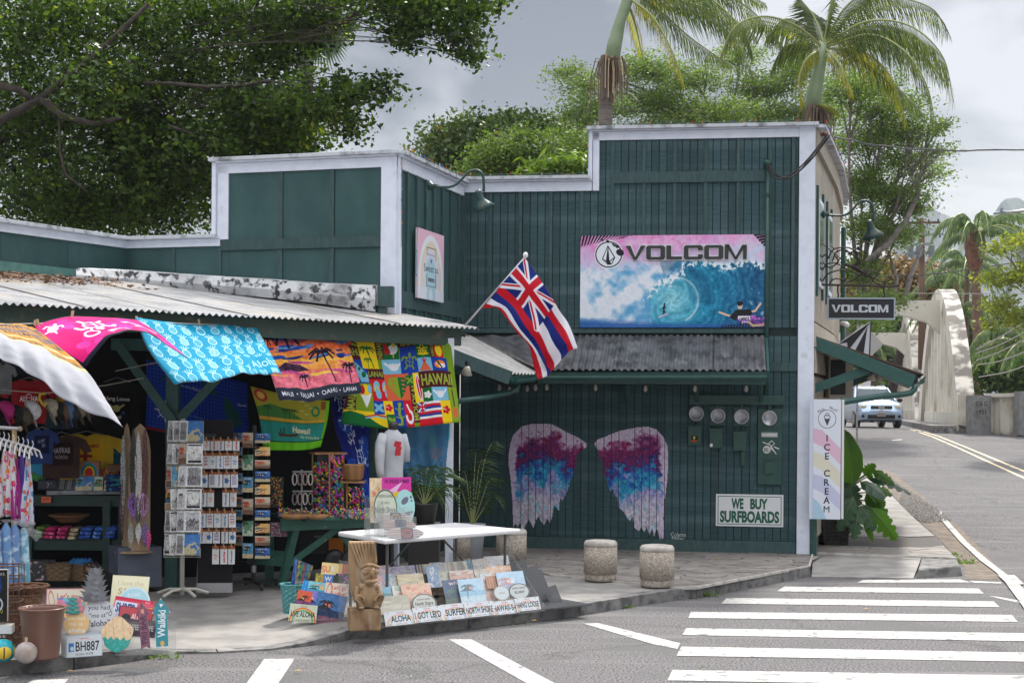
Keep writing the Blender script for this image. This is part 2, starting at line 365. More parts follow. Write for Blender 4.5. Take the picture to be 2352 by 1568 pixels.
def _asph():
 m=bpy.data.materials.new('asphalt_aged');m.use_nodes=True;n,l=m.node_tree.nodes,m.node_tree.links;b=n['Principled BSDF'];b.inputs['Roughness'].default_value=.9;b.inputs['Specular IOR Level'].default_value=.25
 g=n.new('ShaderNodeNewGeometry')
 def nz(sc,d=3,st=None):
  t=n.new('ShaderNodeTexNoise');t.inputs['Scale'].default_value=sc;t.inputs['Detail'].default_value=d
  if st:
   mp=n.new('ShaderNodeMapping');mp.inputs['Scale'].default_value=st;mp.inputs['Rotation'].default_value=(0,0,.5);l.new(g.outputs['Position'],mp.inputs[0]);l.new(mp.outputs[0],t.inputs[0])
  else:l.new(g.outputs['Position'],t.inputs[0])
  return t.outputs['Fac']
 def mix(f,a,c,lo,hi):
  r=n.new('ShaderNodeMapRange');r.inputs[1].default_value=lo;r.inputs[2].default_value=hi;l.new(f,r.inputs[0])
  x=n.new('ShaderNodeMix');x.data_type='RGBA';l.new(r.outputs[0],x.inputs[0])
  if isinstance(a,tuple):x.inputs[6].default_value=(*a,1)
  else:l.new(a,x.inputs[6])
  x.inputs[7].default_value=(*c,1);return x.outputs[2]
 c=mix(nz(52,2),(.036,.034,.038),(.24,.232,.236),.34,.66)
 c=mix(nz(.9,5),c,(.12,.118,.12),.5,.68);c=mix(nz(1.3,5,(.25,3,1)),c,(.2,.195,.195),.55,.75)
 v=n.new('ShaderNodeTexVoronoi');v.feature='DISTANCE_TO_EDGE';v.inputs['Scale'].default_value=.26;dn=n.new('ShaderNodeTexNoise');dn.inputs['Scale'].default_value=2.5;l.new(g.outputs['Position'],dn.inputs[0])
 va=n.new('ShaderNodeVectorMath');va.operation='MULTIPLY_ADD';l.new(dn.outputs['Color'],va.inputs[0]);va.inputs[1].default_value=(.7,.7,0);l.new(g.outputs['Position'],va.inputs[2]);l.new(va.outputs[0],v.inputs['Vector'])
 c=mix(v.outputs['Distance'],(.045,.044,.045),(.2,.2,.2),0,.004)if False else c
 r=n.new('ShaderNodeMapRange');r.inputs[1].default_value=0.0;r.inputs[2].default_value=.012;r.inputs[3].default_value=.4;r.inputs[4].default_value=0;l.new(v.outputs['Distance'],r.inputs[0])
 x=n.new('ShaderNodeMix');x.data_type='RGBA';l.new(r.outputs[0],x.inputs[0]);l.new(c,x.inputs[6]);x.inputs[7].default_value=(.05,.05,.05,1);l.new(x.outputs[2],b.inputs['Base Color'])
 t=n.new('ShaderNodeTexNoise');t.inputs['Scale'].default_value=130;l.new(g.outputs['Position'],t.inputs[0]);bp=n.new('ShaderNodeBump');bp.inputs['Strength'].default_value=.9;bp.inputs['Distance'].default_value=.008
 l.new(t.outputs['Fac'],bp.inputs['Height']);l.new(bp.outputs[0],b.inputs['Normal']);return m
asphalt=_asph()
conc=M('worn_concrete',(0.30,0.285,0.27),0.85,(0.22,0.21,0.2),3.5,6,.42,.6,bump=.25,bscale=60,col3=(0.16,.15,.145),s3=1.1,lo3=.56,hi3=.75)
kerbm=M('kerb_concrete',(0.20,0.195,0.19),0.9,(0.10,0.098,0.1),9,6,.45,.62,bump=.6,bscale=40,col3=(.3,.29,.28),s3=3,lo3=.58,hi3=.7)
paintw=M('road_paint',(0.46,0.45,0.435),0.85,(0.32,0.31,0.30),14,6,.5,.64,bump=.4,bscale=120,col3=(.2,.195,.2),s3=7,lo3=.585,hi3=.66)
painty=M('yellow_paint',(0.72,0.6,0.36),0.7,(0.45,0.4,0.3),20,5,.5,.65,col3=(.2,.2,.2),s3=5,lo3=.55,hi3=.66)
dirt=M('brown_dirt',(0.20,0.16,0.125),0.95,(0.12,0.10,0.085),7,6,.4,.6,bump=.8,bscale=45)
stone_m=M('flagstone',(0.25,0.23,0.21),0.75,(0.17,0.155,0.145),8,5,.4,.65,bump=.3,bscale=40,rnd=.22)
mortar=M('mortar',(0.09,0.083,0.078),0.9,bump=.4,bscale=60)
teal=(0.048,0.096,0.106)
siding=M('green_siding',teal,0.6,(0.032,0.072,0.08),26,4,.42,.6,bump=.9,bscale=34,stretch=(0.22,0.22,5.0),rnd=.16,col3=(0.08,.135,.15),s3=1.2,lo3=.5,hi3=.72,spec=.2)
greenp=M('green_board',(0.058,0.104,0.106),0.5,(0.042,0.082,0.086),14,5,.4,.65,bump=.5,bscale=26,stretch=(1.5,1.5,.5),rnd=.1,spec=.25)
plyw=M('green_plywood',(0.034,0.082,0.083),0.5,(0.048,0.104,0.104),3,6,.4,.65,bump=.7,bscale=9,stretch=(1,1,.6),rnd=.08,spec=.25)
darkg=M('dark_green_trim',(0.018,0.075,0.066),0.42,(0.026,.095,.085),12,4,bump=.15,bscale=40)
white=M('white_trim',(0.74,0.79,0.90),0.5,(0.66,0.71,0.82),7,5,.45,.7,bump=.15,bscale=30,col3=(.42,.44,.48),s3=3.2,lo3=.66,hi3=.8)  # white paint with the cool blue of shade mixed into its colour
capm=M('weathered_cap',(0.55,0.58,0.63),0.7,(0.20,0.21,0.22),6,7,.5,.68,bump=.3,bscale=30)
tan=M('tan_side_boards',(0.40,0.36,0.29),0.7,(0.30,0.265,0.215),18,4,.45,.6,bump=.5,bscale=30,stretch=(1.2,1.2,.4),rnd=.10)
black=M('black_paint',(0.012,0.012,0.013),0.5)
blackpl=M('black_plastic',(0.02,0.02,0.022),0.35)
gray=M('grey_metal',(0.35,0.36,0.37),0.4,metal=.6)
steel=M('galvanised_steel',(0.5,0.5,0.52),0.35,metal=.8)
corr=M('corrugated_sheet',(0.40,0.40,0.40),0.42,(0.27,0.27,0.28),2.5,6,.42,.62,metal=.25,bump=.1,bscale=30,col3=(.46,.41,.34),s3=1.4,lo3=.55,hi3=.7,stretch=(1,1,1))
corrd=M('dark_corrugated_sheet',(0.13,0.135,0.145),0.5,(0.055,0.057,0.063),5,6,.42,.62,metal=.3,bump=.1,bscale=30,col3=(.2,.205,.215),s3=3,lo3=.58,hi3=.7)
wood=M('varnished_wood',(0.42,0.22,0.09),0.4,(0.28,0.13,0.05),14,4,stretch=(1,1,.15))
woodl=M('pale_wood',(0.52,0.38,0.24),0.6,(0.40,0.28,0.17),18,4,stretch=(1,1,.2))
woodd=M('dark_wood',(0.13,0.06,0.03),0.5,(0.08,0.035,0.02),14,4,stretch=(1,1,.2))
wplast=M('white_plastic',(0.72,0.72,0.74),0.35)
acr=clear('clear_acrylic',(.96,.97,.97),.86,.05)
mb=MB();xs=[-900,-300,-90,-40]+[-20+4*i for i in range(26)]+[110,200,500,1500]
ys=[-60,-10,0,6,10,14,18,20,22,24,26,29,32,36,40,45,50,60,80,120,250,700,2500]
vs=[(x,y,zr(y))for y in ys for x in xs];n=len(xs)
mb.add(vs,[(i*n+j,i*n+j+1,(i+1)*n+j+1,(i+1)*n+j)for i in range(len(ys)-1)for j in range(n-1)])
struct('road',mb,asphalt)
def sheet(name,pts,m,z=.004,parent=None,**kw):
 mb=MB();p=[G(X,Y,z)for X,Y in pts];mb.add(p,[tuple(range(len(p)))[::-1]]);return struct(name,mb,m,parent,**kw)
def ribbon(name,L,R_,m,z=.004):
 L,R_=[[(p[i][0]+(p[i+1][0]-p[i][0])*k/5,p[i][1]+(p[i+1][1]-p[i][1])*k/5)for i in range(len(p)-1)for k in range(5)]+[p[-1]]for p in(L,R_)];mb=MB();a=[G(*p,z)for p in L];b=[G(*p,z)for p in R_];n=len(a)
 mb.add(a+b,[(i,i+1,n+i+1,n+i)for i in range(n-1)]);return struct(name,mb,m)
KB=[(-260,1580),(-60,1557),(0,1551),(170,1536),(325,1515),(400,1501),(500,1500),(627,1492),(700,1484),(759,1476),(825,1465),(957,1457),(1077,1443),(1200,1430),(1332,1413),(1490,1387),(1600,1372),(1730,1348),(1862,1323)]
KZ=[.11,.11,.11,.11,.09,.02,.012,.012,.03,.06,.10,.11,.11,.11,.11,.11,.115,.115,.115]
kp=[G(X,Y)for X,Y in KB]
back=[Vector((4.4,20.3,0)),Vector((4.4,26,0)),Vector((-18,26,0)),Vector((-18,8,0))]
inn=[]
for i,p in enumerate(kp):
 t=(kp[min(i+1,len(kp)-1)]-kp[max(i-1,0)]).normalized();inn.append(p+Vector((-t.y,t.x,0))*.16)
mb=MB();top=[Vector((p.x,p.y,z))for p,z in zip(inn,KZ)]+[Vector((p.x,p.y,.11))for p in back]
c0=Vector((-4,18,.11))
for i in range(len(top)):
 a,b=top[i],top[(i+1)%len(top)];mb.add([a,b,c0],[(0,1,2)])
struct('pavement',mb,conc)
SP=[0,3,6,9,12,14,16,18]
for s0,s1 in zip(SP[:-1],SP[1:]):
 mb=MB()
 for i in range(s0,s1):
  t=(kp[i+1]-kp[i]).normalized()*(.006 if i==s0 else 0);t2=(kp[i+1]-kp[i]).normalized()*(.006 if i==s1-1 else 0)
  q=lambda z0,z1:[kp[i]+t+Vector((0,0,z0)),kp[i+1]-t2+Vector((0,0,z1)),inn[i+1]-t2+Vector((0,0,z1)),inn[i]+t+Vector((0,0,z0))]
  mb.hexa(q(-.05,-.05),q(KZ[i]+.003,KZ[i+1]+.003))
 struct('kerb_stone',mb,kerbm)
def clip(poly,a,b,c):
 out=[]
 for i in range(len(poly)):
  p,q=poly[i],poly[(i+1)%len(poly)];dp,dq=a*p[0]+b*p[1]-c,a*q[0]+b*q[1]-c
  if dp<=0:out.append(p)
  if(dp<0<dq)or(dq<0<dp):t=dp/(dp-dq);out.append((p[0]+t*(q[0]-p[0]),p[1]+t*(q[1]-p[1])))
 return out
def paving(name,outline,z,n_,seed,ztop=.014,gap=.007,asp=1.6,m=None):
 r=np.random.default_rng(seed);o=[(G(X,Y,z).x,G(X,Y,z).y)for X,Y in outline]
 ar=sum(o[i][0]*o[(i+1)%len(o)][1]-o[(i+1)%len(o)][0]*o[i][1]for i in range(len(o)))
 if ar<0:o=o[::-1]
 base=sheet(name,outline,mortar,z);base['kind']='structure'
 x0,x1,y0,y1=min(p[0]for p in o),max(p[0]for p in o),min(p[1]for p in o),max(p[1]for p in o)
 pts=[]
 for _ in range(n_*12):
  c=(r.uniform(x0,x1),r.uniform(y0,y1));rad=math.sqrt((x1-x0)*(y1-y0)/n_)*.62
  if all(((c[0]-q[0])/asp)**2+(c[1]-q[1])**2>(rad/math.sqrt(asp))**2*.8 for q in pts):pts.append(c)
  if len(pts)>=n_:break
 A=np.array(pts);k=0
 for i,c in enumerate(pts):
  d=((A[:,0]-c[0])/asp)**2+(A[:,1]-c[1])**2;nb=np.argsort(d)[1:18]
  poly=[(c[0]-1,c[1]-1),(c[0]+1,c[1]-1),(c[0]+1,c[1]+1),(c[0]-1,c[1]+1)]
  for j in nb:
   q=pts[j];a,b=(q[0]-c[0])/asp**2,q[1]-c[1];L=math.hypot(a,b);mx,my=(c[0]+q[0])/2,(c[1]+q[1])/2
   poly=clip(poly,a,b,a*mx+b*my-gap*L)
   if len(poly)<3:break
  for j in range(len(o)):
   p,q=o[j],o[(j+1)%len(o)];a,b=q[1]-p[1],-(q[0]-p[0]);L=math.hypot(a,b)
   if len(poly)>=3:poly=clip(poly,a,b,a*p[0]+b*p[1]-gap*L)
  if len(poly)<3:continue
  s=MB();h=z+ztop+r.uniform(-.002,.003);zz=zr(c[1])
  s.prism([(x,y,h+zz)for x,y in poly],(0,0,-.02));mk('paving_stone',s,m or stone_m,base);k+=1
 return base
paving('patio',[(1010,1250),(1864,1272),(1858,1301),(1598,1351),(1555,1352),(1265,1322),(1120,1296),(1010,1275)],.114,300,3)
mb=MB();e_=[G(1264,1323,.11),G(1555,1353,.11),G(1598,1352,.11),G(1859,1302,.11),G(1866,1276,.11)]
for a,b in zip(e_[:-1],e_[1:]):mb.bar(a+Vector((0,0,.012)),b+Vector((0,0,.012)),.022,.03)
struct('patio_edging',mb,M('pale_edging',(.55,.52,.48),.7,(.35,.33,.3),8))
mb=MB()
A_=[G(1864,1323,.02),G(2098,1327,.02),G(2118,1276,.12),G(1868,1268,.12)];mb.add(A_,[(0,1,2,3)]);mb.add([A_[0],A_[1],A_[1]-Vector((0,0,.1)),A_[0]-Vector((0,0,.1))],[(0,3,2,1)])
struct('concrete_ramp',mb,conc)
mb=MB();a,b=G(2102,1328),G(2213,1322)
pr=[a,b,G(2196,1281,.12),G(2118,1276,.12)];pr=[Vector((p.x,p.y,0))for p in pr]
tp=[p+Vector((0,0,.125))for p in pr];tp[0]+=Vector((.05,.05,-.02));tp[1]+=Vector((-.03,.03,0))
mb.hexa([p-Vector((0,0,.05))for p in pr],tp);struct('kerb_end',mb,kerbm,bevel=.02)
paving('side_paving',[(1868,1268),(2196,1281),(2148,1232),(1885,1226)],.114,60,5,ztop=.012)
mb=MB();mb.bar(G(1868,1269,.135),G(2197,1282,.135),.02,.03);struct('side_edging',mb,MATS['pale_edging'])
mb=MB();rows=[[(1880,1226),(2148,1231)],[(1900,1205),(2118,1206)],[(1920,1176),(2088,1178)],[(1935,1130),(2040,1130)],[(1950,1080),(1995,1080)]]
pp=[[G(X,Y,.12)for X,Y in r_]for r_ in rows]
for r0,r1 in zip(pp[:-1],pp[1:]):
 mb.add([r0[0],r0[1],r1[1],r1[0]],[(0,1,2,3)]);mb.add([r0[1],r0[1]-Vector((0,0,.15)),r1[1]-Vector((0,0,.15)),r1[1]],[(0,1,2,3)])
struct('side_pavement',mb,conc)
ribbon('dirt_verge',[(2217,1330),(2216,1303),(2152,1231),(2122,1206),(2092,1178),(2045,1130),(2000,1080)],[(2318,1330),(2292,1303),(2225,1231),(2200,1206),(2160,1175),(2110,1130),(2045,1080)],dirt,.004)
sheet('far_verge',[(2085,962),(2140,967),(2230,986),(2360,1008),(2420,1008),(2420,960),(2280,966),(2226,968)],dirt,.006)
mb=MB();r=random.Random(4);gp=[(2018,1082),(2151,1168),(2185,1195),(2120,1200),(2062,1166),(2074,1130)]
def inside(x,y,p):
 c=False
 for i in range(len(p)):
  a,b=p[i],p[i-1]
  if(a[1]>y)!=(b[1]>y)and x<(b[0]-a[0])*(y-a[1])/(b[1]-a[1])+a[0]:c=not c
 return c
for _ in range(9000):
 X,Y=r.uniform(2010,2190),r.uniform(1080,1202)
 if not inside(X,Y,gp):continue
 g=G(X,Y,.01);s_=r.uniform(.012,.035);a=r.uniform(0,6)
 mb.add([g+Vector((s_*cos(a),s_*sin(a),0)),g+Vector((s_*cos(a+2.1),s_*sin(a+2.1),0)),g+Vector((s_*cos(a+4),s_*sin(a+4),0)),g+Vector((0,0,s_*1.2))],[(0,1,3),(1,2,3),(2,0,3)])
o=mk('gravel',mb,M('gravel_stones',(.46,.43,.40),.9,(.25,.235,.22),30));o['kind']='stuff';o['label']='loose grey gravel beside the road edge'
for q in([(1970,1337),(1982,1330.5),(2205,1329.5),(2230,1336.5)],[(1785,1357),(1801,1346),(2247,1350.5),(2260,1362)],[(1657,1385),(1669,1372),(2282,1380),(2296,1393)],[(1581,1418),(1587,1404),(2324,1411),(2338,1427)],[(1567,1457),(1576,1441.5),(2420,1454),(2420,1472.5)],[(1554,1504.5),(1565,1483.6),(2420,1498.5),(2420,1519)],[(1533,1561),(1544.6,1537),(2420,1551),(2420,1576)]):
 sheet('crosswalk_bar',q,paintw,.005)
sheet('road_line',[(1340,1431),(1375,1430),(1562,1476),(1556,1489),(1500,1478)],paintw)
sheet('road_line',[(1031,1467),(1083,1467),(1330,1597),(1262,1597)],paintw)
sheet('road_line',[(607,1512),(677,1511),(620,1597),(545,1597)],paintw)
sheet('road_line',[(20,1597),(75,1560),(158,1558),(120,1597)],paintw)
sheet('road_line',[(2236,1337),(2225,1332.5),(2300,1336),(2300,1339)],paintw)
sheet('road_line',[(2271,1368),(2290,1369),(2352,1380),(2352,1386)],paintw)
ribbon('edge_line',[(2147,1170),(2170,1203),(2205,1243),(2250,1285),(2288,1313),(2312,1340),(2345,1385),(2375,1430),(2395,1500)],[(2158,1170),(2186,1205),(2221,1243),(2268,1284),(2306,1313),(2340,1338),(2380,1385),(2412,1430),(2440,1500)],paintw,.02)
sheet('edge_line',[(2292,1320),(2330,1319),(2352,1340),(2318,1343)],paintw,.024)
ribbon('centre_line',[(2088,985),(2140,1003),(2200,1029),(2280,1066),(2420,1130)],[(2092,985),(2146,1003),(2206,1029),(2288,1066),(2432,1130)],painty)
ribbon('centre_line',[(2098,985),(2152,1001),(2215,1026),(2300,1062),(2440,1120)],[(2102,985),(2158,1001),(2221,1026),(2309,1062),(2452,1120)],painty)
sheet('lane_dash',[(2047,1010),(2070,1008),(2073,1010),(2051,1012)],paintw)
mb=MB()
for i in range(19):
 a,b=G(1942+i*3.9,1286,.085),G(1942+i*3.9,1281,.09);mb.bar(a,b,.008,.004)
mb.bar(G(1938,1287,.082),G(2018,1288,.082),.012,.006);mb.bar(G(1940,1280.5,.09),G(2016,1281.5,.09),.012,.006)
tag(mk('drain_grate',mb,M('rusty_iron',(.07,.05,.04),.8)),'small iron drain grate in the concrete ramp right of the green shop','drain')
mb=MB();r=random.Random(9);vs=[];K=120
for i in range(K+1):
 X=1700+i*10;yy=645-165/(1+math.exp(-(X-2062)/9))+14*math.sin(X/31)+52/(1+math.exp(-(X-2205)/9))-78/(1+math.exp(-(X-2290)/12))+r.uniform(-3,3)
 for j in range(7):
  f=j/6;q=P(X+r.uniform(-3,3)*(j>0),yy+(905-yy)*f,900-430*f);q.y+=25*math.sin(X/19+j*1.7)*(0<j<6);vs.append(q)
mb.add(vs,[(7*i+j,7*i+j+1,7*i+8+j,7*i+7+j)for i in range(K)for j in range(6)])
struct('hill_ridge',mb,M('hazed_wooded_ridge',(.07,.10,.105),.95,(.12,.15,.16),.05,6,.4,.6))  # distance haze is mixed into the ridge colour as blue-grey
BZ=.12
pm=Pl(4.01,19.8,1,-.143);pw=None
shop=thing('shop_building','tall dark green board building with white trim, wing mural and street-corner post','building',(4.01,19.8,0))
zT=pm.hit(1600,288)[1];zt1=pm.hit(1600,319.5)[1];zL=pm.hit(1200,406)[1];zl1=pm.hit(1200,441)[1]
uL=pm.hit(1058,900)[0];uS=pm.hit(1352,360)[0];uS2=pm.hit(1377,360)[0];zA=pm.hit(1500,768)[1];zSill=pm.hit(1500,754)[1]
mb=MB();mb.pbox(pm,uL,-.02,-.20,-.012,.05,zL-.03);mb.pbox(pm,uS+.03,-.02,-.20,-.012,zL-.03,zT-.03);mk('wall',mb,M('wall_backing',(.01,.022,.022),.8),shop)
PW=0.1035;up=-.20;k=0
while up>uL:
 a,b=max(up-PW+.011,uL),up
 zt=zt1 if(a+b)/2>uS2 else zl1
 for z0,z1 in((BZ+.17,zA-.02),(zSill+.01,zt-.002)):
  mb=MB();mb.pbox(pm,a,b,-.012,.004,z0,z1);mk('siding_plank',mb,siding,shop)
 up-=PW;k+=1
bx=[1067,1127,1196,1266,1337,1407,1479,1550,1621,1695,1768,1822]
zw0,zw1=pm.hit(1600,419)[1],pm.hit(1600,394)[1]
for X in bx:
 u=pm.hit(X,450)[0];zt=zt1 if u>uS2 else zl1
 segs=[(zSill+.01,zt-.003)]if not 1410<X<1760 else[(zSill+.01,zw0-.003),(zw1+.003,zt-.003)]
 for z0,z1 in segs:
  mb=MB();mb.pbox(pm,u-.022,u+.022,.004,.022,z0,z1);mk('batten',mb,greenp,shop)
mb=MB();mb.pbox(pm,pm.hit(1411,405)[0],pm.hit(1757,405)[0],.004,.032,zw0,zw1);mk('crossboard',mb,greenp,shop)
mb=MB();mb.pbox(pm,uL,pm.hit(1762,760)[0],.004,.03,pm.hit(1500,768)[1]+.02,zSill);mk('sill_board',mb,greenp,shop)
mb=MB();mb.pbox(pm,pm.hit(1768,840)[0],-.2,.004,.028,pm.hit(1800,852)[1],pm.hit(1800,832)[1]);mk('crossboard',mb,greenp,shop)
mb=MB();mb.pbox(pm,uL,-.2,.004,.03,BZ-.01,BZ+.165);mk('baseboard',mb,greenp,shop,bevel=.004)
mb=MB();mb.pbox(pm,-.19,.02,-.1,.045,BZ-.02,zT-.04);mk('corner_post',mb,white,shop,bevel=.006)
def fascia(mb,pl,u0,u1,z0,z1):
 h=z1-z0;mb.pbox(pl,u0,u1,.002,.035,z0,z0+h*.62);mb.pbox(pl,u0,u1,.002,.07,z0+h*.64,z1-.05)
mb=MB();fascia(mb,pm,uS,-.19,zt1,zT);mb.pbox(pm,-.19,.05,.046,.075,zt1+.12,zT-.05);mk('fascia_board',mb,white,shop,bevel=.004)
mb=MB();mb.pbox(pm,uS-.02,.06,-.26,.13,zT-.05,zT-.005);mk('coping',mb,capm,shop,bevel=.004)
mb=MB();mb.pbox(pm,uS,uS+.055,.002,.07,zl1+.13,zT-.06);mb.pbox(pm,uS+.06,uS2,.002,.035,zl1,zt1+.11);mk('fascia_board',mb,white,shop,bevel=.004)
mb=MB();fascia(mb,pm,uL,uS+.05,zl1,zL);mk('fascia_board',mb,white,shop,bevel=.004)
mb=MB();mb.pbox(pm,uL-.02,uS+.02,-.26,.13,zL-.05,zL-.005);mk('coping',mb,capm,shop,bevel=.004)
SP=[(4.04,19.85),(4.47,21.3),(5.08,23.4),(5.72,25.9),(6.04,27.4)]
sroot=shop
for i in range(4):
 a,b=SP[i],SP[i+1];L=math.hypot(b[0]-a[0],b[1]-a[1]);pl=Pl(a[0],a[1],(b[0]-a[0])/L,(b[1]-a[1])/L);n_=int(L/.22)
 mb=MB();mb.pbox(pl,0,L,-.1,-.03,.1,zT-.3);mk('side_wall',mb,M('side_backing',(.16,.14,.11),.8),shop)
 for j in range(n_):
  zc=zT-.32
  mb=MB();mb.pbox(pl,j*L/n_+.004,(j+1)*L/n_-.004,-.03,-.004,3.25,zc);mk('side_plank',mb,tan,shop)
  mb=MB();mb.pbox(pl,j*L/n_+.004,(j+1)*L/n_-.004,-.03,.012,.3,2.5);mk('side_plank',mb,tan,shop)
 for j in range(2):
  mb=MB();mb.hexa([pl.pt(j*L/2+.01,0,2.9),pl.pt((j+1)*L/2-.01,0,2.9),pl.pt((j+1)*L/2-.01,.03,2.9),pl.pt(j*L/2+.01,.03,2.9)],[pl.pt(j*L/2+.01,0,3.22),pl.pt((j+1)*L/2-.01,0,3.22),pl.pt((j+1)*L/2-.01,.01,3.22),pl.pt(j*L/2+.01,.01,3.22)]);mk('shingle',mb,tan,shop)
  mb=MB();mb.hexa([pl.pt(j*L/2+.05,0,2.55),pl.pt((j+1)*L/2-.01,0,2.55),pl.pt((j+1)*L/2-.01,.04,2.55),pl.pt(j*L/2+.05,.04,2.55)],[pl.pt(j*L/2+.05,0,2.88),pl.pt((j+1)*L/2-.01,0,2.88),pl.pt((j+1)*L/2-.01,.02,2.88),pl.pt(j*L/2+.05,.02,2.88)]);mk('shingle',mb,tan,shop)
 mb=MB();mb.pbox(pl,0,L+.01,-.004,.05,zT-.34,zT-.06);mk('fascia_board',mb,tan,shop)
 mb=MB();mb.pbox(pl,-.01,L+.02,-.25,.14,zT-.055,zT-.01);mk('coping',mb,capm,shop)
for(i,u0)in((0,.42),(1,.55)):
 a,b=SP[i],SP[i+1];pl=Pl(*a,b[0]-a[0],b[1]-a[1])
 wi=mk('window',MB().pbox(pl,u0,u0+.7,-.003,.03,3.75,4.95),white,shop)
 mk('pane',MB().pbox(pl,u0+.07,u0+.63,.03,.034,3.82,4.88),M('dark_glass',(.02,.025,.03),.08),wi)
 for uu in(u0-.16,u0+.74):mk('shutter',MB().pbox(pl,uu,uu+.12,-.003,.028,3.6,5.1),darkg,shop)
mb=MB();p0=Vector((6.06,27.3,0));mb.tube([p0+Vector((.03,0,1)),p0+Vector((.03,0,5.4))],.045,8);mk('downspout',mb,darkg,shop)
lw=Pl(-1.42,18.06,1,-.30);pw=Pl(-1.42,18.06,.30,1)
left=thing('market_building','lower green false-front building with white trim behind the souvenir stall','building',(-1.42,18.06,0))
H_=lambda X,Y:lw.hit(X,Y)
zt=H_(700,355)[1];zf=H_(700,392)[1];uE=H_(492,450)[0];uEi=H_(527,450)[0];zb0=H_(700,571)[1];zb1=H_(700,546)[1];uC=H_(878,450)[0]
mb=MB();mb.pbox(lw,uE+.02,-.02,-.2,-.012,.1,zt-.06);mk('wall',mb,MATS['wall_backing'],left)
for a,b in((527,641),(650,758),(769,878)):
 for z0,z1 in((zb1,zf),(2.6,zb0)):mk('wall_panel',MB().pbox(lw,H_(a,450)[0]+.003,H_(b,450)[0]-.003,-.012,.002,z0+.002,z1-.002),plyw,left)
for X in(645.5,763.5):
 u=H_(X,450)[0]
 for z0,z1 in((zb1+.003,zf-.003),(2.6,zb0-.003)):mk('batten',MB().pbox(lw,u-.03,u+.03,.002,.022,z0,z1),greenp,left)
mk('crossboard',MB().pbox(lw,H_(510,560)[0],uC-.003,.002,.032,zb0,zb1),greenp,left)
mb=MB();fascia(mb,lw,uE+.05,0,zf,zt);mk('fascia_board',mb,white,left,bevel=.004)
mb=MB();mb.pbox(lw,uE,uE+.055,.002,.07,zb1+.02,zt-.06);mb.pbox(lw,uE+.06,uEi,.002,.035,zb1+.002,zf+.1);mk('fascia_board',mb,white,left,bevel=.004)
mk('coping',MB().pbox(lw,uE-.03,.06,-.25,.12,zt-.05,zt-.005),capm,left,bevel=.004)
mk('corner_post',MB().pbox(lw,uC,.0,-.02,.045,2.6,zf),white,left,bevel=.004)
zp1=H_(400,541)[1];zp0=H_(400,568)[1];uP=H_(290,560)[0]
mb=MB();mb.pbox(lw,uP,uE,-.2,-.012,.1,zp1-.05);mk('wall',mb,MATS['wall_backing'],left)
mk('wall_panel',MB().pbox(lw,uP,H_(400,590)[0]-.02,-.012,.002,2.6,zp0),plyw,left)
mk('wall_panel',MB().pbox(lw,H_(400,590)[0]+.02,uEi,-.012,.002,2.6,zp0),plyw,left)
for X in(400,506):u=H_(X,590)[0];mk('batten',MB().pbox(lw,u-.02,u+.02,.002,.02,2.6,zp0-.003),greenp,left)
mb=MB();fascia(mb,lw,uP,H_(508,555)[0],zp0,zp1);mk('fascia_board',mb,white,left,bevel=.004)
mk('coping',MB().pbox(lw,uP,H_(503,545)[0],-.2,.11,zp1-.05,zp1-.005),capm,left,bevel=.004)
cp=lw.pt(uP,0,0);lt=Pl(cp.x,cp.y,.56,1)
for i,(u0,u1)in enumerate(((-1.0,0),(-2.05,-1.005),(-3.5,-2.055),(-6,-3.505))):mk('wall_panel',MB().pbox(lt,u0,u1,-.012,.002,2.4,zp0),plyw,left)
mk('wall',MB().pbox(lt,-6,0,-.2,-.013,.1,zp1-.05),MATS['wall_backing'],left)
mb=MB();fascia(mb,lt,-6,0,zp0,zp1);mk('fascia_board',mb,white,left,bevel=.004)
mk('coping',MB().pbox(lt,-6,.06,-.2,.11,zp1-.05,zp1-.005),capm,left,bevel=.004)
zgb=lt.hit(80,626)[1];mk('ledger_board',MB().pbox(lt,-4.5,-.62,.003,.05,zgb-.03,zgb+.09),M('light_green_board',(.10,.24,.21),.6,(.08,.19,.17),10),left)
W_=lambda X,Y:pw.hit(X,Y)
uM=W_(1060,600)[0];zc0=W_(1000,470)[1];z_b1=W_(1090,700)[1]
zsb0,zsb1=W_(930,710)[1]+.01,W_(930,710)[1]+.22
zs1=zf-.02
mk('wall',MB().pbox(pw,.02,uM,-.2,-.012,.1,zt-.06),MATS['wall_backing'],left)
xb=[931,953,974,992,1012,1031,1049];us=[0.06]+[W_(X,600)[0]for X in xb]+[uM]
for a,b in zip(us[:-1],us[1:]):
 for z0,z1 in((zsb1+.003,zs1),(2.55,zsb0-.003)):mk('wall_board',MB().pbox(pw,a+.012,b-.012,-.012,.004,z0,z1),plyw,left)
for u in us[1:-1]:
 for z0,z1 in((zsb1+.003,zs1),(2.68,zsb0-.003)):mk('batten',MB().pbox(pw,u-.02,u+.02,-.01,.035,z0,z1),greenp,left)
mk('crossboard',MB().pbox(pw,.06,uM-.05,-.01,.03,zsb0,zsb1),greenp,left);mk('crossboard',MB().pbox(pw,.06,uM-.05,-.01,.03,2.5,2.66),greenp,left)
mk('batten',MB().pbox(pw,uM-.06,uM-.005,-.01,.04,2.5,zs1),greenp,left)
mb=MB();fascia(mb,pw,.0,uM,zs1,zt);mk('fascia_board',mb,white,left,bevel=.004)
mk('coping',MB().pbox(pw,-.02,uM,-.2,.12,zt-.052,zt-.008),capm,left)
mk('corner_board',MB().pbox(pw,.0,.055,-.012,.045,.12,zs1-.003),white,left,bevel=.004)
pla=M('flaking_whitewash',(.62,.64,.66),.85,(.05,.05,.055),11,9,.52,.60,bump=1.0,bscale=18,col3=(.2,.2,.21),s3=2.2,lo3=.5,hi3=.7)
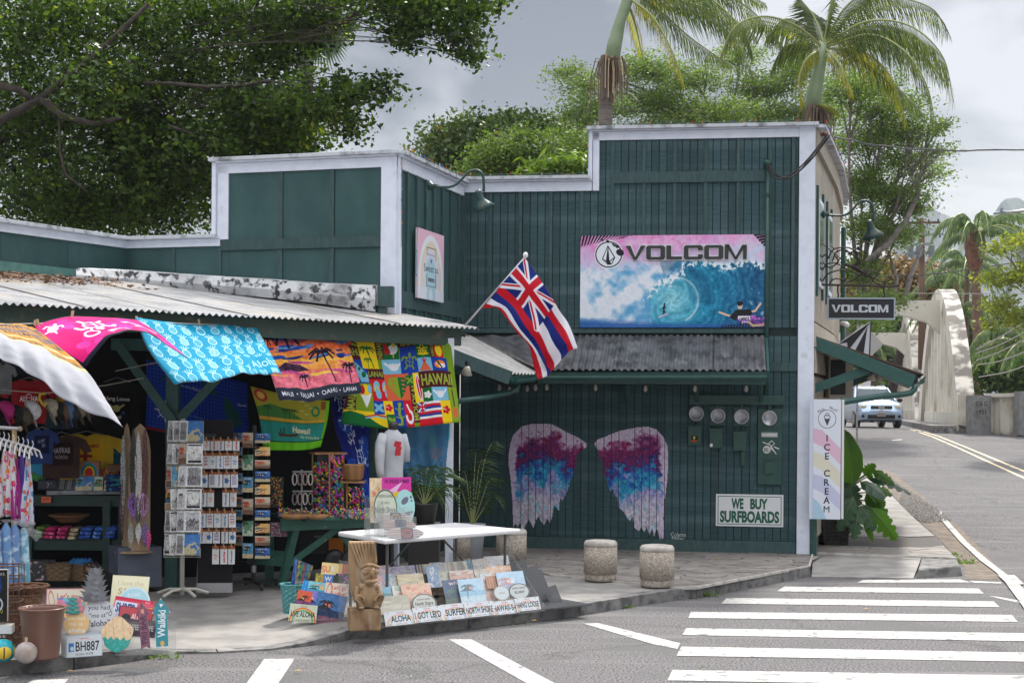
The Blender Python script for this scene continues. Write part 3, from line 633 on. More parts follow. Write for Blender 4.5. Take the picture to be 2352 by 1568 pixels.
GP=[(175,616,645,17.6),(290,621,655,18.5),(440,632,668,18.3),(600,641,682,18.1),(730,651,696,17.9),(862,656,716,17.75)]
mb=MB();fr=[]
for X,y0,y1,d in GP:
 a,b,m_=P(X,y0,d),P(X,y1,d),P(X,(y0+y1)/2+1,d-.04);fr.append([a+Vector((0,.5,.05)),a,m_,b,b+Vector((0,.5,0))])
for r0,r1 in zip(fr[:-1],fr[1:]):
 for i in range(4):mb.add([r0[i],r0[i+1],r1[i+1],r1[i]],[(0,1,2,3)])
mb.add(fr[-1],[tuple(range(5))]);o=mk('plaster_gutter',mb,pla,left)
mb=MB();a=P(866,657,17.7);mb.box(a+Vector((.1,.1,-.12)),(.19,.2,.24));mb.box(a+Vector((.06,.12,-.45)),(.1,.16,.5));mb.box(a+Vector((.0,.16,-.42)),(.06,.1,.4));mk('gutter_end',mb,greenp,left)
mb=MB();mb.bar(P(858,732,17.9),P(872,732,17.9),.3,.01);mk('flashing',mb,black,left)
aw=thing('shop_awning','dark grey corrugated iron awning with green gutter below the surf banner','awning',pm.pt(-2,0,2.5))
OV=1.0;zE=pm.hit(1500,853,OV)[1];zW=pm.hit(1500,771,0)[1];uR=pm.hit(1760,800)[0];uLe=pm.hit(1236,853,OV)[0]
def corrsheet(mb,E0,E1,B0,B1,pitch=.09,amp=.017,thick=.004,rows=3,trimf=None):
 E0,E1,B0,B1=map(Vector,(E0,E1,B0,B1));L=(E1-E0).length;n_=int(L/pitch*6);vs=[]
 up=(E1-E0).cross(B0-E0).normalized();up=up if up.z>0 else-up
 for r_ in range(rows+1):
  f=r_/rows
  for i in range(n_+1):
   t=i/n_;a=E0.lerp(E1,t);b=B0.lerp(B1,t);p=a.lerp(b,f)
   vs.append(p+up*amp*cos(t*L/pitch*2*pi))
 m_=n_+1;mb.add(vs,[(r_*m_+i,r_*m_+i+1,(r_+1)*m_+i+1,(r_+1)*m_+i)for r_ in range(rows)for i in range(n_)])
 mb.add([v for v in vs[:m_]]+[v-up*thick for v in vs[:m_]],[(i,m_+i,m_+i+1,i+1)for i in range(n_)])
 return mb
n_sh=4
cuts=[1760,1640,1535,1420,1300]
for i in range(4):
 mb=MB();a,b=pm.hit(cuts[i+1],853,OV)[0],pm.hit(cuts[i],853,OV)[0]
 corrsheet(mb,pm.pt(a,OV+.03,zE+.02),pm.pt(b,OV+.03,zE+.02),pm.pt(a,.03,zW+(.004 if i%2 else 0)),pm.pt(b,.03,zW+(.004 if i%2 else 0)));mk('roof_sheet',mb,corrd,aw,smooth=True)
b=pm.hit(1300,853,OV)[0];v0=pm.pt(uLe,OV+.03,zE+.02);v1=pm.pt(uL+.05,.03,zW)
mb=MB();corrsheet(mb,v0,pm.pt(b,OV+.03,zE+.02),v1,pm.pt(b,.03,zW));mk('roof_sheet',mb,corrd,aw,smooth=True)
q0=P(1176,857,18.6);q1=P(1243,860,19.3);r0=pw.pt(W_(1040,805)[0]-.6,.02,0);r0=P(1000,786,18.35);r1=P(1078,772,20.1)
mb=MB();corrsheet(mb,q1,q0,r1,r0,rows=3);mk('roof_sheet',mb,M('sunlit_corrugated',(.5,.49,.47),.5,(.36,.35,.34),5,metal=.1),aw,smooth=True)  # sunlight on the return slope is put into this paler sheet colour
mb=MB();mb.bar(v0+Vector((0,0,.02)),v1+Vector((0,0,.02)),.09,.01);mk('valley_flashing',mb,M('leaf_litter_flashing',(.16,.16,.17),.8,(.08,.05,.035),25),aw)
mb=MB();a,b=P(1000,803,18.3),P(1172,868,18.55);mb.bar(a,b,.04,.17);mk('barge_board',mb,greenp,aw)
def gutter(mb,a,b,r_=.06):
 a,b=Vector(a),Vector(b);t=(b-a).normalized();n_=Vector((t.y,-t.x,0));pr=[(-.05,.05),(-.05,-.04),(.03,-.05),(.055,-.02),(.05,.01),(.07,.05),(.06,.05),(.04,.0),(-.03,-.03),(-.04,.05)]
 A=[a+n_*x+Vector((0,0,z))for x,z in pr];B=[b+n_*x+Vector((0,0,z))for x,z in pr];k_=len(pr)
 mb.add(A+B,[(i,(i+1)%k_,(i+1)%k_+k_,i+k_)for i in range(k_)]);mb.add(A,[tuple(range(k_))[::-1]]);mb.add(B,[tuple(range(k_))])
mb=MB();gutter(mb,pm.pt(uLe-.1,OV+.06,zE-.07),pm.pt(uR-.02,OV+.06,zE-.05));mk('gutter',mb,darkg,aw)
mb=MB();mb.pbox(pm,uLe,uR-.03,OV-.05,OV-.01,zE-.16,zE-.02);mk('fascia_board',mb,darkg,aw)
mb=MB();gutter(mb,P(1180,872,18.6),P(1222,868,19.0));mk('gutter',mb,darkg,aw)
mb=MB();mb.tube([P(1190,875,18.9),P(1188,892,18.9),P(1170,902,18.85),P(1120,912,18.6),P(1045,922,18.2)],.035,8);mk('downspout',mb,darkg,aw,smooth=True)
mb=MB();mb.hexa([pm.pt(uL,.02,zW-.03),pm.pt(uR,.02,zW-.03),pm.pt(uR,OV-.05,zE-.03),pm.pt(uL+.7,OV-.05,zE-.03)],[pm.pt(uL,.02,zW-.015),pm.pt(uR,.02,zW-.015),pm.pt(uR,OV-.05,zE-.015),pm.pt(uL+.7,OV-.05,zE-.015)]);mk('soffit',mb,M('soffit',(.03,.05,.045),.7),aw)
for X in(1440,1600,1750):
 u=pm.hit(X,860,.5)[0];mb=MB();mb.bar(pm.pt(u,.01,zE-.02),pm.pt(u,OV-.1,zE-.02),.045,.07);mb.bar(pm.pt(u,.01,zE-.4),pm.pt(u,OV*.55,zE-.05),.045,.06);mk('bracket',mb,darkg,aw)
u=pm.hit(1754,840)[0];mk('end_board',MB().bar(pm.pt(uR,.02,zW-.06),pm.pt(uR,OV,zE-.04),.03,.12),darkg,aw)
sa=thing('side_awning','green framed lean-to awning with curved downspout over the street-side doorway','awning',(5,20.5,2.5))
a0,a1=P(1868,786,19.95),P(2098,876,19.95);bk=Vector((.26*5.5,5.5,.05))
mk('barge_rafter',MB().bar(a0,a1,.045,.17),darkg,sa,bevel=.004)
mk('roof_sheet',MB().hexa([a0+Vector((-.1,.02,.12)),a1+Vector((.14,.02,.09)),a1+Vector((.14,.02,.09))+bk,a0+Vector((-.1,.02,.12))+bk],[a0+Vector((-.1,.02,.135)),a1+Vector((.14,.02,.105)),a1+Vector((.14,.02,.105))+bk,a0+Vector((-.1,.02,.135))+bk]),M('brown_roofing',(.10,.06,.045),.8),sa)
for f in(.25,.5,.75,1.0):mk('rafter',MB().bar(a0+bk*f,a1+bk*f,.045,.15),darkg,sa)
b0,b1=P(1868,893,19.95),P(1996,848,19.98);mk('brace',MB().bar(b0+Vector((0,.05,0)),b1+Vector((0,.05,0)),.045,.12),darkg,sa)
mk('brace',MB().bar(b0+bk*.98,b1+bk*.98,.045,.12),darkg,sa)
mb=MB();gutter(mb,a1+Vector((.10,0,.02)),a1+Vector((.10,0,.02))+bk);mk('gutter',mb,darkg,sa)
mb=MB();mb.tube([P(2102,884,19.97),P(2101,893,19.97),P(2092,902,19.97),P(2070,906,19.97),P(2030,909,19.95),P(1980,916,19.9),P(1932,924,19.85),P(1885,930,19.82)],.042,10);mk('downspout',mb,darkg,sa,smooth=True)
mb=MB();mb.tube([P(1868,1180,19.75),P(1868,1274,19.75)],.05,8);mk('downspout',mb,darkg,sa)
def fastmesh(name,V,nper,mat,parent=None,uv=None):
 n=len(V)//nper;me=bpy.data.meshes.new(name);me.vertices.add(len(V));me.vertices.foreach_set('co',np.asarray(V,np.float32).ravel())
 me.loops.add(n*nper);me.loops.foreach_set('vertex_index',np.arange(n*nper,dtype=np.int32));me.polygons.add(n)
 me.polygons.foreach_set('loop_start',np.arange(0,n*nper,nper,dtype=np.int32));me.update(calc_edges=True);me.materials.append(mat)
 o=bpy.data.objects.new(name,me);COL.objects.link(o)
 if parent is not None:o.parent=parent;o.matrix_parent_inverse=ROOTM[parent].inverted()
 ROOTM[o]=Matrix.Identity(4);return o
def leaves(name,C,size,asp,mat,parent,rng,flat=0.3,elong=None):
 n=len(C);a=rng.normal(size=(n,3));a[:,2]=a[:,2]*(1-flat)-.25;a/=np.linalg.norm(a,axis=1)[:,None]
 b=rng.normal(size=(n,3));b-=(b*a).sum(1)[:,None]*a;b/=np.linalg.norm(b,axis=1)[:,None]
 s=size*rng.uniform(.4,1.5,(n,1));nn=np.cross(a,b)*s*.12
 V=np.stack([C-a*s*.5,C+b*s*asp*.5+nn,C+a*s*.5,C-b*s*asp*.5+nn],1).reshape(-1,3)
 return fastmesh(name,V,4,mat,parent)
bark=M('grey_bark',(.16,.13,.115),.9,(.08,.065,.055),9,5,bump=.8,bscale=14)
barkd=M('dark_bark',(.075,.06,.05),.9,(.04,.03,.027),9,5,bump=.8,bscale=14)
def bez(a,b,n=7,sag=0.0,jit=0.0,rng=random):
 a,b=Vector(a),Vector(b);L=(b-a).length;j=Vector((rng.uniform(-1,1),rng.uniform(-1,1),rng.uniform(-.3,1)))*L*jit
 return[a.lerp(b,t)+j*sin(pi*t)+Vector((0,0,sag*L*sin(pi*t)))for t in[i/(n-1)for i in range(n)]]
def tree(name,label,base,fork,blobs,nclu,per,clr,leaf,asp,mat,bk=bark,r0=.25,twigs=6,flat=.3,seed=1,group=None,limbs=(),surf=2.2,brr=.4,zs=1.0):
 rng=np.random.default_rng(seed);rr=random.Random(seed);root=thing(name,label,'tree',base,0,group)
 base=Vector(base);fork=Vector(fork);mb=MB()
 pts=bez(base,fork,6,0,.04,rr);mb.tube(pts,[r0*(1.25-.4*i/5)for i in range(6)],8);mk('trunk',mb,bk,root,smooth=True)
 vol=np.array([b[2]*b[3]for b in blobs],float);vol/=vol.sum();C=[];bm=MB()
 for(X,Y,rx,ry,d,rd),f in zip(blobs,vol):
  c=P(X,Y,d);sx,sz=rx*d/F,ry*d/F;k=max(4,int(nclu*f))
  u=rng.normal(size=(k,3));u/=np.linalg.norm(u,axis=1)[:,None];u*=(rng.random((k,1))**(1/surf))*rng.uniform(.72,1.28,(k,1))
  cc=np.array(c)+u*[sx,rd,sz*zs];C.append(cc)
  p=bez(fork,c,7,.06,.07,rr);q=r0*brr*min(1,math.sqrt(sx*sz)*.5+.3);bm.tube(p,[q*(1-.75*i/6)for i in range(7)],6)
  for t in range(twigs):
   e_=Vector(cc[rr.randrange(k)]);s_=p[rr.choice((4,5,6))];w_=bez(s_,e_,5,.05,.15,rr);bm.tube(w_,[q*.3*(1-.8*i/4)+.006 for i in range(5)],4,False)
   for _ in range(2):
    e2=Vector(cc[rr.randrange(k)])
    if(e2-w_[3]).length<1.6*max(sx,sz):bm.tube(bez(w_[3],e2,4,0,.15,rr),[q*.14+.004,q*.1+.004,q*.07+.003,.003],3,False)
 for L in limbs:bm.tube([P(*p[:3])for p in L],[p[3]*.75 for p in L],7)
 mk('branches',bm,bk,root,smooth=True)
 C=np.concatenate(C);n=len(C);off=rng.normal(size=(n,per,3))*[clr,clr,clr*.6]
 leaves('crown',(C[:,None,:]+off).reshape(-1,3),leaf,asp,mat,root,rng,flat)
 return root
fic=leafmat('fig_leaves',(.008,.02,.006),(.10,.17,.028),(.34,.38,.06),.5,.35,1.3)
tree('fig_tree','huge dark spreading fig tree filling the sky behind the left of the shops',(-9,27,0),P(-160,420,26),[(60,60,190,130,25,2),(290,40,190,120,26,2),(520,20,190,110,26,2),(740,5,150,70,25,1.6),(60,270,170,130,26,2),(270,230,170,110,25,2),(470,180,170,100,26,1.8),(640,130,110,90,26,1.5),(110,430,180,110,26,2),(330,400,170,120,26,2),(520,330,150,100,25,1.6),(620,280,120,70,25,1.4),(660,300,80,55,25,1),(560,440,130,80,27,1.2),(300,490,260,60,27,1),(680,240,90,50,24,1),(800,215,75,42,24,.8),(880,205,55,28,24,.7),(800,285,42,40,24,.6),(760,250,50,40,24,.7),(900,-10,110,60,24,1.2),(1000,20,100,60,24,1.2),(1090,0,85,50,24,1),(950,50,45,60,24,.7),(920,85,28,32,24,.5),(1060,90,55,42,24,.7),(1085,125,32,26,24,.5),(690,60,110,40,25,1),(610,325,110,36,25,1),(690,318,60,34,25,.8),(420,400,120,80,26,1),(200,480,170,50,26,1),(330,300,140,70,26,1.2)],8000,11,.14,.10,.55,fic,barkd,.34,5,seed=3,brr=.07,limbs=[[(-60,300,24,.10),(0,277,24,.095),(95,225,24,.085),(165,170,24,.075),(215,130,24,.06),(290,60,24,.06),(340,10,24,.04)],[(95,225,24,.09),(140,265,24,.08),(215,285,24,.06),(280,270,24,.04)],[(-40,190,24,.09),(40,205,24,.08),(80,232,24,.07)],[(330,190,24,.03),(395,192,24,.04),(480,200,24,.04),(560,196,24,.04),(615,186,24,.035),(700,200,24,.02)],[(135,270,24,.02),(138,350,24,.03),(150,400,24,.03),(200,440,24,.02)],[(390,290,24,.04),(450,310,24,.03)]])
def fanpalm():
 root=thing('fan_palm','grey green fan palm fronds hanging behind the dark fig tree','tree',P(690,60,30));mt=leafmat('fan_leaf',(.05,.08,.05),(.16,.21,.13),None,.3,.5,2)
 mk('trunk',MB().tube([P(700,560,31),P(700,300,31),P(705,70,31)],.16,8),bark,root)
 for(X,Y,ang,R_)in((690,95,250,95),(640,100,210,90),(735,85,285,100),(560,215,262,75),(770,60,300,70)):
  V=[];c=P(X,Y-20,30.2+random.random())
  for i in range(26):
   t=radians(ang-62+124*i/25);L=R_*30/F*(1-.25*abs(i-12.5)/12.5);dx=Vector((cos(t),random.uniform(-.15,.15),sin(t)));nx=Vector((-sin(t),0,cos(t)))*.035
   a,b=c+dx*.05,c+dx*L;m_=c+dx*L*.6;V+=[a,m_+nx,b-Vector((0,0,.06)),m_-nx]
  fastmesh('frond',np.array([tuple(v)for v in V]),4,mt,root)
 return root
fanpalm()
mp1=leafmat('rain_tree_leaves',(.06,.10,.03),(.20,.29,.07),(.34,.42,.10),.5,.5,.6)
mp2=leafmat('pale_leaves',(.035,.065,.018),(.14,.21,.045),(.24,.28,.06),.45,.5,.5)
tree('rain_tree','tall lacy rain tree rising behind the high false front',(8.5,60,1),P(1650,330,55),[(1300,170,50,16,50,1.5),(1345,205,70,18,50,2),(1370,250,90,22,50,2),(1480,160,90,30,52,2),(1500,230,100,35,52,2),(1590,180,90,26,52,2),(1640,260,120,35,52,2),(1750,200,110,35,54,2),(1770,265,110,30,54,2),(1560,290,160,28,52,2),(1840,150,60,40,54,2),(1700,130,70,20,54,2),(1330,280,70,25,50,1.6),(1880,260,80,40,54,2)],2500,22,.22,.10,.5,mp1,M('pale_bark',(.30,.27,.25),.9,(.17,.15,.14),6),.4,12,.55,11,brr=.3,zs=.8)
tree('rain_tree','tall lacy rain tree beside the road right of the shop with grey forked limbs',(11.0,52,1.3),P(1975,690,51),[(1960,200,110,40,48,2),(2040,250,90,35,48,2),(2090,300,70,30,48,1.5),(2160,290,28,14,48,1),(1990,320,110,40,50,2),(2080,370,80,30,50,2),(2160,345,32,12,48,1),(1980,420,70,50,50,2),(2060,450,80,35,50,2),(2140,400,40,16,50,1),(1990,520,60,45,50,2),(2060,540,60,28,50,2),(1980,620,50,40,50,1.5),(2030,690,70,22,48,1.5),(1985,740,55,25,46,1),(2100,480,50,14,50,1)],2100,22,.22,.10,.5,mp1,MATS['pale_bark'],.26,12,.55,12,brr=.4,zs=.85,limbs=[[(2105,400,49,.06),(2110,440,49,.11),(2080,510,49,.14),(2040,560,49,.14),(1990,600,49,.1)],[(2085,440,49,.05),(2115,400,49,.05),(2120,300,49,.03)],[(2120,560,50,.05),(2090,640,50,.12),(2075,700,50,.16)],[(2040,575,50,.05),(2060,640,50,.09),(2050,700,50,.12)]])
tree('leafy_tree','dense rounded tree with rusty flecks above the low parapet',(-2.5,44,1),P(1080,420,42),[(1040,370,85,55,42,2),(1120,330,80,55,42,2),(1020,320,40,22,42,1.5),(1160,310,60,40,42,1.5),(1240,320,80,40,42,1.5),(1070,290,30,18,42,1),(1200,285,50,16,42,1)],1900,11,.24,.14,.55,leafmat('round_tree_leaves',(.02,.04,.012),(.085,.13,.03),(.25,.16,.04),.35,.5,.8),bark,.3,8,.2,21)
tree('light_green_tree','feathery bright green tree in front of the rounded tree above the low parapet',(1.2,38,1),P(1210,440,36),[(1180,360,95,32,36,1.5),(1250,390,80,26,36,1.5),(1130,390,70,22,36,1),(1210,330,60,20,36,1),(1300,350,60,50,38,1.5)],1300,14,.22,.12,.4,mp2,bark,.2,6,.4,22)
tree('mango_shrub','glossy light green shrub top peeping over the low parapet beside the high false front',(3,25,0),P(1270,440,24),[(1240,400,45,16,24,.5),(1290,392,50,20,24,.5),(1335,385,24,14,24,.4)],160,12,.13,.17,.26,leafmat('glossy_light_leaves',(.06,.11,.02),(.18,.27,.05),None,.4,.3),bark,.08,3,.2,23)
tree('yellow_green_tree','sparse yellow-green tree at the right edge beyond the road',(16.0,43.5,1.0),P(2395,790,42),[(2300,570,26,12,40,1),(2345,550,30,16,40,1),(2275,640,20,10,40,.8),(2325,640,36,18,40,1),(2300,700,36,16,40,1),(2345,730,36,18,40,1),(2275,745,18,12,40,.7),(2375,620,30,40,40,1)],330,14,.16,.11,.5,leafmat('yellow_green_leaves',(.10,.14,.03),(.30,.34,.06),(.4,.36,.08),.5,.5),MATS['pale_bark'],.2,10,.3,31,brr=.3)
tree('rusty_crown_tree','rounded orange-brown tree below the hill between pole and green shop',(24,95,1.3),P(2080,760,90),[(2040,640,60,40,90,3),(2100,650,50,40,90,3),(1990,650,40,30,90,3),(2140,670,40,26,90,3)],1500,9,.5,.33,.6,leafmat('rusty_leaves',(.10,.075,.03),(.34,.22,.09),(.25,.26,.1),.2,.6,.2),barkd,.3,3,.2,41)
def shrub(name,label,blobs,n_,per,clr,leaf,mat,seed,group=None):
 rng=np.random.default_rng(seed);X,Y,rx,ry,d,rd=blobs[0];g=P(X,Y,d);b=Vector((g.x,g.y,zr(d)));root=thing(name,label,'shrub',b,0,group);mb=MB();C=[]
 ar=sum(q[2]*q[3]for q in blobs)
 for(X,Y,rx,ry,d,rd)in blobs:
  c=P(X,Y,d);k=max(5,int(n_*rx*ry/ar));u=rng.normal(size=(k,3));u/=np.linalg.norm(u,axis=1)[:,None];u*=rng.random((k,1))**.4
  C.append(np.array(c)+u*[rx*d/F,rd,ry*d/F]);mk('stem',MB().tube(bez((c.x,c.y,zr(d)),c,4,0,.1),[.06,.05,.04,.02],5),bark,root)
 C=np.concatenate(C);off=rng.normal(size=(len(C),per,3))*clr
 leaves('foliage',(C[:,None,:]+off).reshape(-1,3),leaf,.5,mat,root,rng,.2);return root
gl=leafmat('shrub_leaves',(.03,.06,.018),(.12,.20,.04),None,.35,.5,.8)
shrub('shrub','bright green bushes right of the bridge behind the pale railing',[(2290,850,45,45,62,2),(2350,860,50,50,62,2),(2330,810,50,25,64,2)],900,10,.3,.25,gl,51)
shrub('hedge','dark clipped hedge beyond the bridge behind the cars',[(1990,885,60,24,100,2),(2060,880,50,24,100,2),(1930,885,40,24,100,2)],700,10,.35,.3,gl,52)
shrub('shrub','dense greenery seen through the arches of the bridge',[(2000,800,60,50,110,3),(2080,790,60,60,110,3),(2150,780,50,60,112,3),(2220,770,60,60,112,3),(2290,760,50,40,112,3),(1950,780,30,60,110,3)],2600,10,.6,.5,leafmat('far_leaves',(.04,.08,.03),(.15,.24,.07),None,.3,.6,.3),53)
pl_a=leafmat('palm_leaflets',(.03,.055,.022),(.15,.19,.045),(.48,.38,.05),.5,.45,1.6)
pl_y=leafmat('yellowing_leaflets',(.08,.13,.03),(.42,.38,.05),(.55,.36,.04),.5,.5,3)
rach=M('palm_stalk',(.30,.34,.12),.5)
def frond(root,pts,ll=.75,n=64,mat=pl_a,out=.45,drop=1.0,seed=0,wd=.0125,rr=.03,lift=0.0):
 r=random.Random(seed);C=catmull([tuple(p)for p in pts],n+6);V=[]
 for i in range(5,n+5):
  p=Vector(C[i]);t=Vector(C[min(i+1,n+5)])-Vector(C[i-1]);t.normalize();f=(i-5)/n;side=t.cross(Vector((0,0,1)));
  if side.length<.05:side=Vector((0,1,0))
  side.normalize();L=ll*(sin(pi*min(1,f*.78+.2))**.6)*r.uniform(.75,1.12)
  for s_ in(-1,1):
   d1=(side*s_*(1-drop*.55)+t*out+Vector((0,0,-drop*.55+lift))).normalized();d2=(side*s_*(.35-drop*.2)+t*out*.8+Vector((r.uniform(-.22,.22),r.uniform(-.12,.12),-drop))).normalized()
   m_=p+d1*L*.45;e_=m_+d2*L*.55;wv=t*wd+Vector((0,0,wd*.3));V+=[p-wv*.4,p+wv*.4,m_+wv,m_-wv,m_-wv,m_+wv,e_+wv*.1,e_-wv*.1]
 o=fastmesh('frond',np.array([tuple(v)for v in V]),4,mat,root)
 m=MB();m.tube([tuple(c)for c in C[::3]],[rr*(1-.8*i/len(C[::3]))for i in range(len(C[::3]))],5);st=MB();mk('stalk',m,rach,o)
 return o
def fp(root,L,d,**k):
 frond(root,[P(X,Y,d+(q[0]if q else 0))for X,Y,*q in L],**k)
shaft=M('palm_crownshaft',(.20,.28,.16),.4,(.26,.33,.2),4);ptr=M('ringed_palm_trunk',(.22,.19,.17),.85,(.12,.10,.09),3,4,stretch=(1,1,6),bump=.5,bscale=10)
fib=M('dry_fibre',(.20,.15,.11),.9);tanf=M('tan_flower_strands',(.55,.42,.28),.8)
def palm(label,trunk,shaftp,strands,d,tanstr=False,group='king palms behind the shop'):
 g=P(trunk[0][0],trunk[0][1],d);root=thing('king_palm',label,'tree',(g.x,g.y,0),0,group)
 t=[Vector((g.x,g.y,zr(d)))]+[P(X,Y,d)for X,Y in trunk];mk('trunk',MB().tube(t,[.18]+[.15]*(len(t)-1),10),ptr,root,smooth=True)
 s=[P(X,Y,d)for X,Y in shaftp];n=len(s);mk('crownshaft',MB().tube(s,[.17,.16]+[.12]*(n-3)+[.08]if n>3 else[.17,.14,.08],10),shaft,root,smooth=True)
 r=random.Random(5);mb,m2=MB(),MB()
 for i in range(90):
  c=P(strands[0],strands[1],d)+Vector((r.uniform(-.12,.12),r.uniform(-.35,.1),r.uniform(0,.1)));a=r.uniform(0,6.28);L=r.uniform(.3,.9);w_=r.uniform(.08,.38)
  p=[c,c+Vector((cos(a)*w_*.7,-abs(sin(a))*w_*.5,.05)),c+Vector((cos(a)*w_,-abs(sin(a))*w_*.6,-L*.4)),c+Vector((cos(a)*w_*.95,-abs(sin(a))*w_*.6,-L))]
  (m2 if tanstr and i%2 and abs(cos(a))<.6 else mb).tube(p,.012,3,False)
 mk('seed_strands',mb,fib,root)
 if m2.v:mk('flower_strands',m2,tanf,root)
 return root
D=31
pA=palm('nearer king palm with brown and tan seed strands, its crown cut by the top edge',[(1390,300),(1391,240),(1396,190),(1402,155)],[(1402,155),(1412,100),(1424,50),(1442,0),(1452,-50)],(1400,150),D,True)
for i,(L,kw)in enumerate([([(1448,-25,0),(1560,0,-.3),(1660,45,-.6),(1735,180,-.8)],dict(ll=1.0,mat=pl_a)),([(1444,-5),(1500,40,-.5),(1545,120,-.8),(1572,198,-.9)],dict(ll=.6,mat=pl_y)),([(1450,-40),(1600,-40),(1720,20),(1800,110)],dict(ll=.9)),([(1445,-20),(1510,20,.4),(1590,90,.6),(1680,150,.8)],dict(ll=.85)),([(1445,-40),(1380,-110),(1290,-110)],dict(ll=.7)),([(1450,-50),(1480,-150),(1560,-190)],dict(ll=.7)),([(1446,-30),(1540,-10,.5),(1640,10,.8),(1740,90,1)],dict(ll=.9)),([(1440,0),(1460,60,.5),(1475,130,.7)],dict(ll=.5,mat=pl_y)),([(1452,-30),(1600,-20,-1),(1700,60,-1.4),(1728,120,-1.5)],dict(ll=.9)),([(1450,-30),(1550,-60),(1660,-40),(1760,10)],dict(ll=.8))]):fp(pA,L,D,seed=i,**kw)
D=30
pB=palm('king palm right of the other with a green crownshaft and fronds blown to the right',[(1876,300),(1872,270),(1868,262)],[(1868,262),(1870,215),(1882,160),(1886,125),(1892,100)],(1872,262),D)
for i,(L,kw)in enumerate([([(1890,110),(1830,60,-.5),(1755,38,-.8),(1690,60,-1),(1655,125,-1)],dict(ll=.85)),([(1888,112),(1850,140,-.3),(1835,190,-.4),(1845,240,-.4)],dict(ll=.55,mat=pl_y)),([(1893,100),(1906,30),(1920,-60)],dict(ll=.6,drop=.5)),([(1895,104),(1990,50,-.6),(2090,60,-1),(2165,130,-1.2),(2190,235,-1.2)],dict(ll=.95,n=70)),([(1898,108),(2000,80,-.8),(2080,120,-1.3),(2130,200,-1.5),(2150,300,-1.5)],dict(ll=.9,n=66)),([(1898,112),(1980,118,.4),(2045,175,.6),(2083,285,.7)],dict(ll=.75,mat=pl_y)),([(1897,112),(1960,118,.6),(2040,180,.8),(2120,262,.9)],dict(ll=.9)),([(1895,105),(1970,20,.3),(2050,-5,.6),(2140,20,.8),(2180,80,1)],dict(ll=.9)),([(1893,104),(1940,20),(2010,-30),(2090,-30)],dict(ll=.8)),([(1890,108),(1850,60,.5),(1800,45,.8),(1760,90,.9)],dict(ll=.8)),([(1886,110),(1850,100,.5),(1800,110,.8),(1770,165,.9)],dict(ll=.7)),([(1893,104),(1870,40,.4),(1840,0,.6)],dict(ll=.6,drop=.4)),([(1897,108),(1990,70,.9),(2090,100,1.2),(2175,190,1.4)],dict(ll=.95,n=66)),([(1895,110),(1930,150,-.6),(1960,220,-.8)],dict(ll=.5,mat=pl_y)),([(1897,106),(2010,60,-.2),(2110,90,-.3),(2180,180,-.3)],dict(ll=.95,n=66))]):fp(pB,L,D,seed=i+20,**kw)
mk('dead_sheath',MB().tube([P(1880,240,29.6),P(1905,250,29.5),P(1935,272,29.5)],[.02,.06,.01],6),pl_y,pB)
def farpalm(label,top,bot,d,R_,n=14,bl=0.0,seed=1,name='coconut_palm',rt=.25,head=True):
 g=P(bot[0],bot[1],d);root=thing(name,label,'tree',(g.x,g.y,zr(d)),0,'palms beyond the bridge');c=P(*top,d);r=random.Random(seed)
 mk('trunk',MB().tube([(g.x,g.y,zr(d)),g,g.lerp(c,.5),c],[rt*1.1,rt,rt*.9,rt*.85],8),M('fibrous_brown_trunk',(.20,.12,.09),.9,(.12,.07,.05),4,bump=.6,bscale=6),root,smooth=True)
 if head:mk('boot_head',MB().lathe([(rt,-1.6),(rt*1.9,-.9),(rt*2.2,-.3),(rt*1.2,.3)],c,10),M('rusty_boots',(.24,.11,.07),.9,(.12,.06,.04),5,bump=1,bscale=6),root)
 mt=leafmat('far_palm_leaf',(.07,.12,.05),(.20,.28,.11),(.32,.32,.1),.35,.5,.4)
 for i in range(n):
  a=2*pi*i/n+r.uniform(-.2,.2);up=r.uniform(-.1,1.2);R0=R_*r.uniform(.8,1.1);dx=cos(a)+bl;dy=sin(a)
  p=[c,c+Vector((dx*R0*.35,dy*R0*.35,R0*.28*up+.2)),c+Vector((dx*R0*.75,dy*R0*.7,R0*(.35*up-.12))),c+Vector((dx*R0,dy*R0*.9,R0*(.28*up-.5)))]
  frond(root,p,ll=R_*.28,n=30,mat=mt,drop=.9,seed=i,wd=.06,rr=.05)
 return root
farpalm('tall palm with a rusty trunk and windblown crown right of the utility pole',(2240,545),(2247,880),72,3.0,18,.25,3)
farpalm('slim grey-trunked palm just left of the rusty palm',(2222,610),(2219,760),80,2.3,12,.0,4,rt=.16,head=False)
farpalm('short bushy palm low behind the near bridge arch',(2190,740),(2190,860),80,2.6,14,0,5,rt=.2,head=False)
farpalm('palm at the far right edge with drooping fronds above the railing',(2370,800),(2375,900),55,2.3,14,-.2,6,rt=.2,head=False)
farpalm('palm seen through the far bridge arch',(2000,800),(2000,900),95,2.6,12,0,7,rt=.2,head=False)
farpalm('palm between the two bridge arches with its crown against the hill',(2200,655),(2205,860),85,2.8,14,0,8,rt=.2,head=False)
ORD=['first','second','third','fourth','fifth','sixth','seventh','eighth','ninth','tenth','eleventh','twelfth']
pe=Pl(-.385,17.2,1.1,1);ZE_=2.968
stall=thing('stall_roof','long corrugated lean-to roof on green posts sheltering the souvenir stall','roof',(-4,15,0))
def E(u,back=0,z=0):return pe.pt(u,-back,ZE_+.155*back+z)
us_=[-7.6,-6.7,-5.8,-4.9,-4.0,-3.1,-2.2,-1.15,0]
for i in range(8):
 mb=MB();dz=.004*(i%2);corrsheet(mb,E(us_[i]-.03,0,dz),E(us_[i+1]+.0,0,dz),E(us_[i]-.03,4.1,dz),E(us_[i+1],4.1,dz),pitch=.0762,amp=.014,rows=4);mk('roof_sheet',mb,corr,stall,smooth=True)
